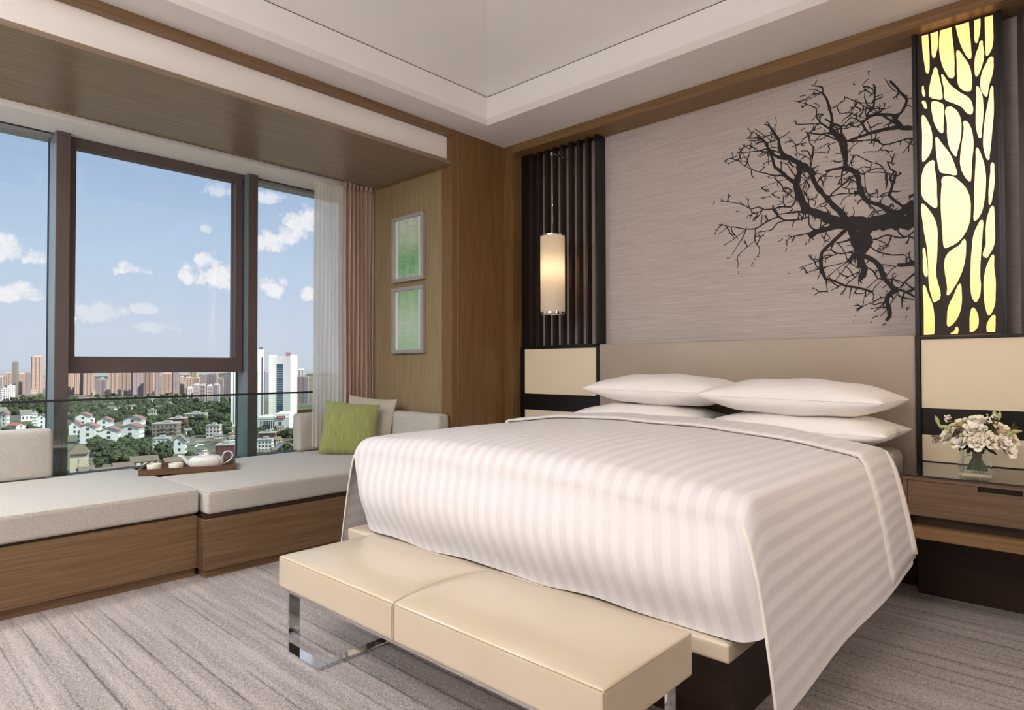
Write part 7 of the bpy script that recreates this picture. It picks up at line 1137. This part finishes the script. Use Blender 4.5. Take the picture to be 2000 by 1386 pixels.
for kind_, x, y, w_, d_, h_, face, col, label, cat, grp in CITY:
    if grp == 'small houses of the old quarter' and math.atan2(y, -x) > .44: label, grp = 'small grey-roofed house in the old quarter right of the right mullion', grp+', right pane'
    nm_ = {'tower': 'high_rise_tower', 'slab': 'high_rise_tower', 'glassslab': 'high_rise_tower', 'podium': 'podium_building', 'block': 'apartment_block', 'gable': 'gabled_house', 'hall': 'tiled_roof_house', 'hip': 'apartment_block'}[kind_]
    rz = math.radians(face+(crnd.uniform(-14, 14) if kind_ == 'tower' else 0))
    t = root(nm_, (x-d_/2*math.cos(math.radians(face)), y-d_/2*math.sin(math.radians(face)), GZ), label, cat, rz=rz, group=grp)
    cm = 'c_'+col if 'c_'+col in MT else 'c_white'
    K = dict(local=True)
    if kind_ == 'tower':
        obj('wall', B(-d_/2, d_/2, -w_/2, w_/2, 0, h_), cm, t, **K)
        obj('crown', MB().box(-d_*.3, d_*.3, -w_*.32, w_*.1, h_, h_+1.6).box(-d_*.2, d_*.1, w_*.15, w_*.36, h_, h_+2.3), cm, t, **K)
        nzz = max(6, int(h_/1.9)); nxx = max(4, int(w_/1.3))
        g = MB()
        for k in range(2): yy_ = (-.17+.34*k)*w_; g.box(d_/2, d_/2+.05, yy_-w_*.05, yy_+w_*.05, 0, h_-.8)
        for s_ in (-1, 1): g.box(-d_*.06, d_*.06, *(sorted((s_*w_/2, s_*(w_/2+.05)))), 0, h_-.8)
        obj('recess', g, 'c_recess', t, **K)
        obj('windows', face_quads(MB(), w_, d_, .5, h_-.6, nxx, nzz, .48, .5, off=.1), 'c_window', t, kind='stuff', **K)
    elif kind_ == 'slab':
        obj('wall', B(-d_/2, d_/2, -w_/2, w_/2, 0, h_), cm, t, **K)
        obj('window_strip', B(d_/2, d_/2+.06, w_*.12, w_*.3, 2, h_-8), 'c_window', t, **K)
        obj('sign_board', B(d_/2-.8, d_/2, -w_*.3, w_*.32, h_, h_+2.2), 'c_dark', t, **K)
        obj('windows', face_quads(MB(), w_, d_, 2, h_-6, 4, 34, .2, .4, ('l',), nside=3), 'c_window', t, kind='stuff', **K)
    elif kind_ == 'glassslab':
        obj('wall', B(-d_/2, d_/2, -w_/2, w_/2, 0, h_), cm, t, **K)
        g = MB(); nzz = 24
        for k in range(nzz):
            for j in range(2): z0 = 1+k*(h_-9)/nzz; y0 = -w_*.14+j*w_*.15; g.box(d_/2, d_/2+.12, y0, y0+w_*.142, z0, z0+(h_-9)/nzz-.35)
        obj('glass_strip', g, 'c_glass', t, **K)
        obj('parapet', MB().box(-d_/2, d_/2, -w_/2, -w_/2+.6, h_, h_+1.1).box(-d_/2, d_/2, w_/2-.6, w_/2, h_, h_+1.1), cm, t, **K)
        sgn = obj('roof_sign', B(d_/2-1, d_/2-.4, w_*.28, w_*.48, h_, h_+3.6), 'c_sign', t, **K)
        g = MB()
        for k in range(3): g.box(d_/2-.4, d_/2-.3, w_*.3, w_*.46, h_+.5+k*1.05, h_+1.0+k*1.05)
        obj('sign_marks', g, 'c_signtext', sgn, **K)
        obj('windows', face_quads(MB(), w_, d_, 3, h_-3, 3, 24, .1, .3, ('r', 'l'), nside=6), 'c_window', t, kind='stuff', **K)
    elif kind_ == 'podium':
        obj('wall', B(-d_/2, d_/2, -w_/2, w_/2, 0, h_), cm, t, **K)
        obj('upper_block', B(-d_/2, d_/2-1, w_*.02, w_*.5, h_, h_+2.5), cm, t, **K)
        g = MB()
        for k in range(7): y0 = -w_*.42+k*w_*.068; g.box(d_/2, d_/2+.1, y0, y0+w_*.034, h_*.15, h_*.72)
        g.box(d_/2, d_/2+.12, -w_*.32, -w_*.12, h_*.05, h_*.42)
        for k in range(14): y0 = -w_*.47+k*w_*.036; g.box(d_/2, d_/2+.1, y0, y0+w_*.015, h_*.8, h_*.87)
        obj('windows', g, 'c_window', t, kind='stuff', **K)
        obj('doorway', B(d_/2, d_/2+.3, w_*.17, w_*.25, 0, h_*.62), 'c_glass', t, **K)
        sgn = obj('sign', B(d_/2+.3, d_/2+.7, w_*.1, w_*.36, h_-1.4, h_+.9), 'c_sign', t, **K)
        g = MB()
        for k in range(8): y0 = w_*.12+k*w_*.028; g.box(d_/2+.7, d_/2+.78, y0, y0+w_*.018, h_-.7, h_+.3)
        obj('sign_marks', g, 'c_signtext', sgn, **K)
    elif kind_ == 'block':
        obj('wall', B(-d_/2, d_/2, -w_/2, w_/2, 0, h_), cm, t, **K)
        obj('roof', MB().box(-d_/2-.3, d_/2+.3, -w_/2-.3, w_/2+.3, h_, h_+.5).box(-d_*.2, d_*.2, -w_*.15, w_*.2, h_+.5, h_+2), 'c_flatroof', t, **K)
        nz_ = max(3, int(h_/2.9)); nx_ = max(4, int(w_/2.6))
        g = MB()
        for k in range(nz_):
            z0 = .6+k*(h_-.8)/nz_
            if k and w_ > 12: g.box(d_/2, d_/2+.9, -w_*.2, w_*.08, z0-.15, z0+.1); g.box(d_/2, d_/2+.9, w_*.22, w_*.42, z0-.15, z0+.1)
        if g.v: obj('balcony', g, 'c_flatroof', t, **K)
        obj('windows', face_quads(MB(), w_, d_, .5, h_-.3, nx_, nz_, .5, .5), 'c_window', t, kind='stuff', **K)
    elif kind_ == 'gable':
        hw = h_*.80 if h_ > 12 else h_*.66; rh = h_-hw; rm = {'redroof': 'c_roofred', 'greyroof': 'c_roofgrey', 'brightred': 'c_roofbright'}[col]
        wl = MB().box(-d_/2, d_/2, -w_/2, w_/2, 0, hw); wl.add([(d_/2, -w_/2, hw), (d_/2, w_/2, hw), (d_/2, 0, h_), (-d_/2, -w_/2, hw), (-d_/2, w_/2, hw), (-d_/2, 0, h_)], [(0, 1, 2), (4, 3, 5)])
        obj('wall', wl, 'c_white', t, **K)
        obj('roof', gable_roof(w_, d_, hw, rh, .8), rm, t, **K)
        nz_ = max(2, int(hw/3)); g = MB()
        face_quads(g, w_*.35, d_, .5, hw+.6, 1, nz_, .55, .5, ('f',))
        face_quads(g, w_, d_, .5, hw-.3, 5, nz_, .5, .5, ('r', 'l'))
        obj('windows', g, 'c_window', t, kind='stuff', **K)
        if h_ > 14:
            for s_ in (-1, 1):
                wing = obj('side_wing', B(-d_/2+.5, d_/2-1.5, *(sorted((s_*w_/2, s_*(w_/2+w_*.16)))), 0, hw-2.2), 'c_white', t, **K)
                g = MB()
                for k in range(nz_): z0 = .8+k*(hw-2.5)/nz_; yy_ = sorted((s_*w_/2+s_*.2, s_*(w_/2+w_*.16)+s_*.1)); g.box(d_/2-1.5, d_/2-1.4, yy_[0], yy_[1], z0+.7, z0+1.9)
                obj('balcony_openings', g, 'c_window', t, kind='stuff', **K)
    elif kind_ == 'hip':
        hw = h_*.72; obj('wall', B(-d_/2, d_/2, -w_/2, w_/2, 0, hw), cm, t, **K)
        a, b_ = d_/2+.8, w_/2+.8
        obj('roof', MB().add([(-a, -b_, hw), (a, -b_, hw), (a, b_, hw), (-a, b_, hw), (-.5, -b_+3, h_), (-.5, b_-3, h_)], [(1, 2, 5, 4), (3, 0, 4, 5), (0, 1, 4), (2, 3, 5), (0, 3, 2, 1)]), 'c_roofbrown', t, **K)
        g = MB()
        for k in range(8): y0 = -w_*.44+k*w_*.115; g.box(d_/2+.3, d_/2+.5, y0, y0+w_*.05, hw-1.1, hw-.5)
        face_quads(g, w_*.3, d_, .5, hw-2, 1, 6, .3, .34, ('f',)); face_quads(g, w_, d_, .5, hw-1, 5, 6, .5, .5, ('r', 'l'))
        obj('windows', g, 'c_window', t, kind='stuff', **K)
    else:
        hw = h_*.55; rm = {'brownroof': 'c_roofbrown', 'blueroof': 'c_blue'}.get(col, 'c_roofgrey')
        obj('wall', B(-d_/2*.8, d_/2*.8, -w_/2, w_/2, 0, hw), 'c_white' if col != 'brownroof' else 'c_beige', t, **K)
        obj('roof', gable_roof(w_, d_*.8, hw, h_-hw, .5, 'y'), rm, t, **K)
        obj('windows', face_quads(MB(), w_, d_*.8, .4, hw, max(3, int(w_/3)), 1, .4, .5), 'c_window', t, kind='stuff', **K)
# red letters on the crowned tower's sign
# ---------------- trees: leafy crowns from one set of meshes
def crown(seed, n=520):
    rnd = random.Random(seed); mb = MB(); lobes = [(Vector((rnd.uniform(-.55, .55), rnd.uniform(-.55, .55), rnd.uniform(.55, 1.15))), rnd.uniform(.38, .6)) for _ in range(9)]
    for c_, r_ in lobes:
        for k in range(n//9):
            d = Vector((rnd.gauss(0, 1), rnd.gauss(0, 1), rnd.gauss(0, 1)+.3)).normalized(); p = c_+d*r_*rnd.uniform(.82, 1.05); s_ = rnd.uniform(.07, .13)
            u_ = d.orthogonal().normalized(); w2 = d.cross(u_); a = rnd.uniform(0, 6.3); u3 = (u_*math.cos(a)+w2*math.sin(a)+d*.35*rnd.uniform(-1, 1)); v3 = d.cross(u3).normalized()
            mb.quad(p-u3*s_-v3*s_, p+u3*s_-v3*s_, p+u3*s_+v3*s_, p-u3*s_+v3*s_)
    for c_, r_ in lobes:
        k0 = len(mb.v)
        mb.grid(8, 5, lambda u, v: c_+r_*.86*Vector((math.cos(2*PI*u)*math.sin(PI*v), math.sin(2*PI*u)*math.sin(PI*v), math.cos(PI*v))))
    return mb
crowns = [crown(s_).mesh('crown', 'c_leaf') for s_ in (1, 2, 3)]
trunk = MB().tube([(0, 0, 0), (.03, .02, .4), (0, 0, .8)], .07, 6, .03).mesh('trunk', 'twig')
for i, (x, y, r_) in enumerate(TREES):
    az_ = math.atan2(y, -x)
    if x > -480: lb, gp = ('round leafy tree among the houses nearest the window' if az_ < .37 else 'leafy tree among the old houses beside the right mullion'), 'trees among the near houses'
    elif az_ < .225: lb, gp = 'dark tree in the wooded strip seen in the left window pane', 'trees seen in the left pane'
    elif x < -820: lb, gp = 'small dark tree at the foot of the skyline towers', 'trees at the foot of the towers'
    elif az_ < .30: lb, gp = 'dark tree in the belt behind the white red-roofed estate', 'trees behind the estate'
    else: lb, gp = 'dark tree on the wooded slope right of the red-roofed estate', 'trees of the wooded slope'
    gp += ': '+lb.split(' ')[0] if False else ''
    t = root('tree', (x, y, GZ), lb, 'tree', rz=i*1.7, group=gp)
    s_ = r_*.88
    for nm_, me in (('crown', crowns[i % 3]), ('trunk', trunk)):
        o = bpy.data.objects.new(nm_, me); C.objects.link(o); o.parent = t
    t.scale = (s_, s_, s_*.95)

# the rest of the woodland, past the count that can be told apart: one object
def lowcrown(mb, x, y, r_, rnd):
    for c_ in range(3):
        cx, cy, cz, rr = x+rnd.uniform(-.5, .5)*r_, y+rnd.uniform(-.5, .5)*r_, GZ+r_*rnd.uniform(.5, 1), r_*rnd.uniform(.55, .75)
        for k in range(42):
            d = Vector((rnd.gauss(0, 1), rnd.gauss(0, 1), rnd.gauss(0, 1)+.4)).normalized(); p = Vector((cx, cy, cz))+d*rr; s_ = rr*rnd.uniform(.16, .3)
            u_ = d.orthogonal().normalized(); w2 = d.cross(u_); a = rnd.uniform(0, 6.3); u3 = u_*math.cos(a)+w2*math.sin(a)+d*.3*rnd.uniform(-1, 1); v3 = d.cross(u3).normalized()
            mb.quad(p-u3*s_-v3*s_, p+u3*s_-v3*s_, p+u3*s_+v3*s_, p-u3*s_+v3*s_)
        mb.grid(6, 4, lambda u, v: Vector((cx, cy, cz))+rr*.85*Vector((math.cos(2*PI*u)*math.sin(PI*v), math.sin(2*PI*u)*math.sin(PI*v), math.cos(PI*v))))
g = MB(); rnd = random.Random(5)
for x, y, r_ in WOOD: lowcrown(g, x, y, r_, rnd)
obj('woodland', g, 'c_leaf', kind='stuff', label='dark green woodland canopy between the estate and the skyline towers', cat='trees')
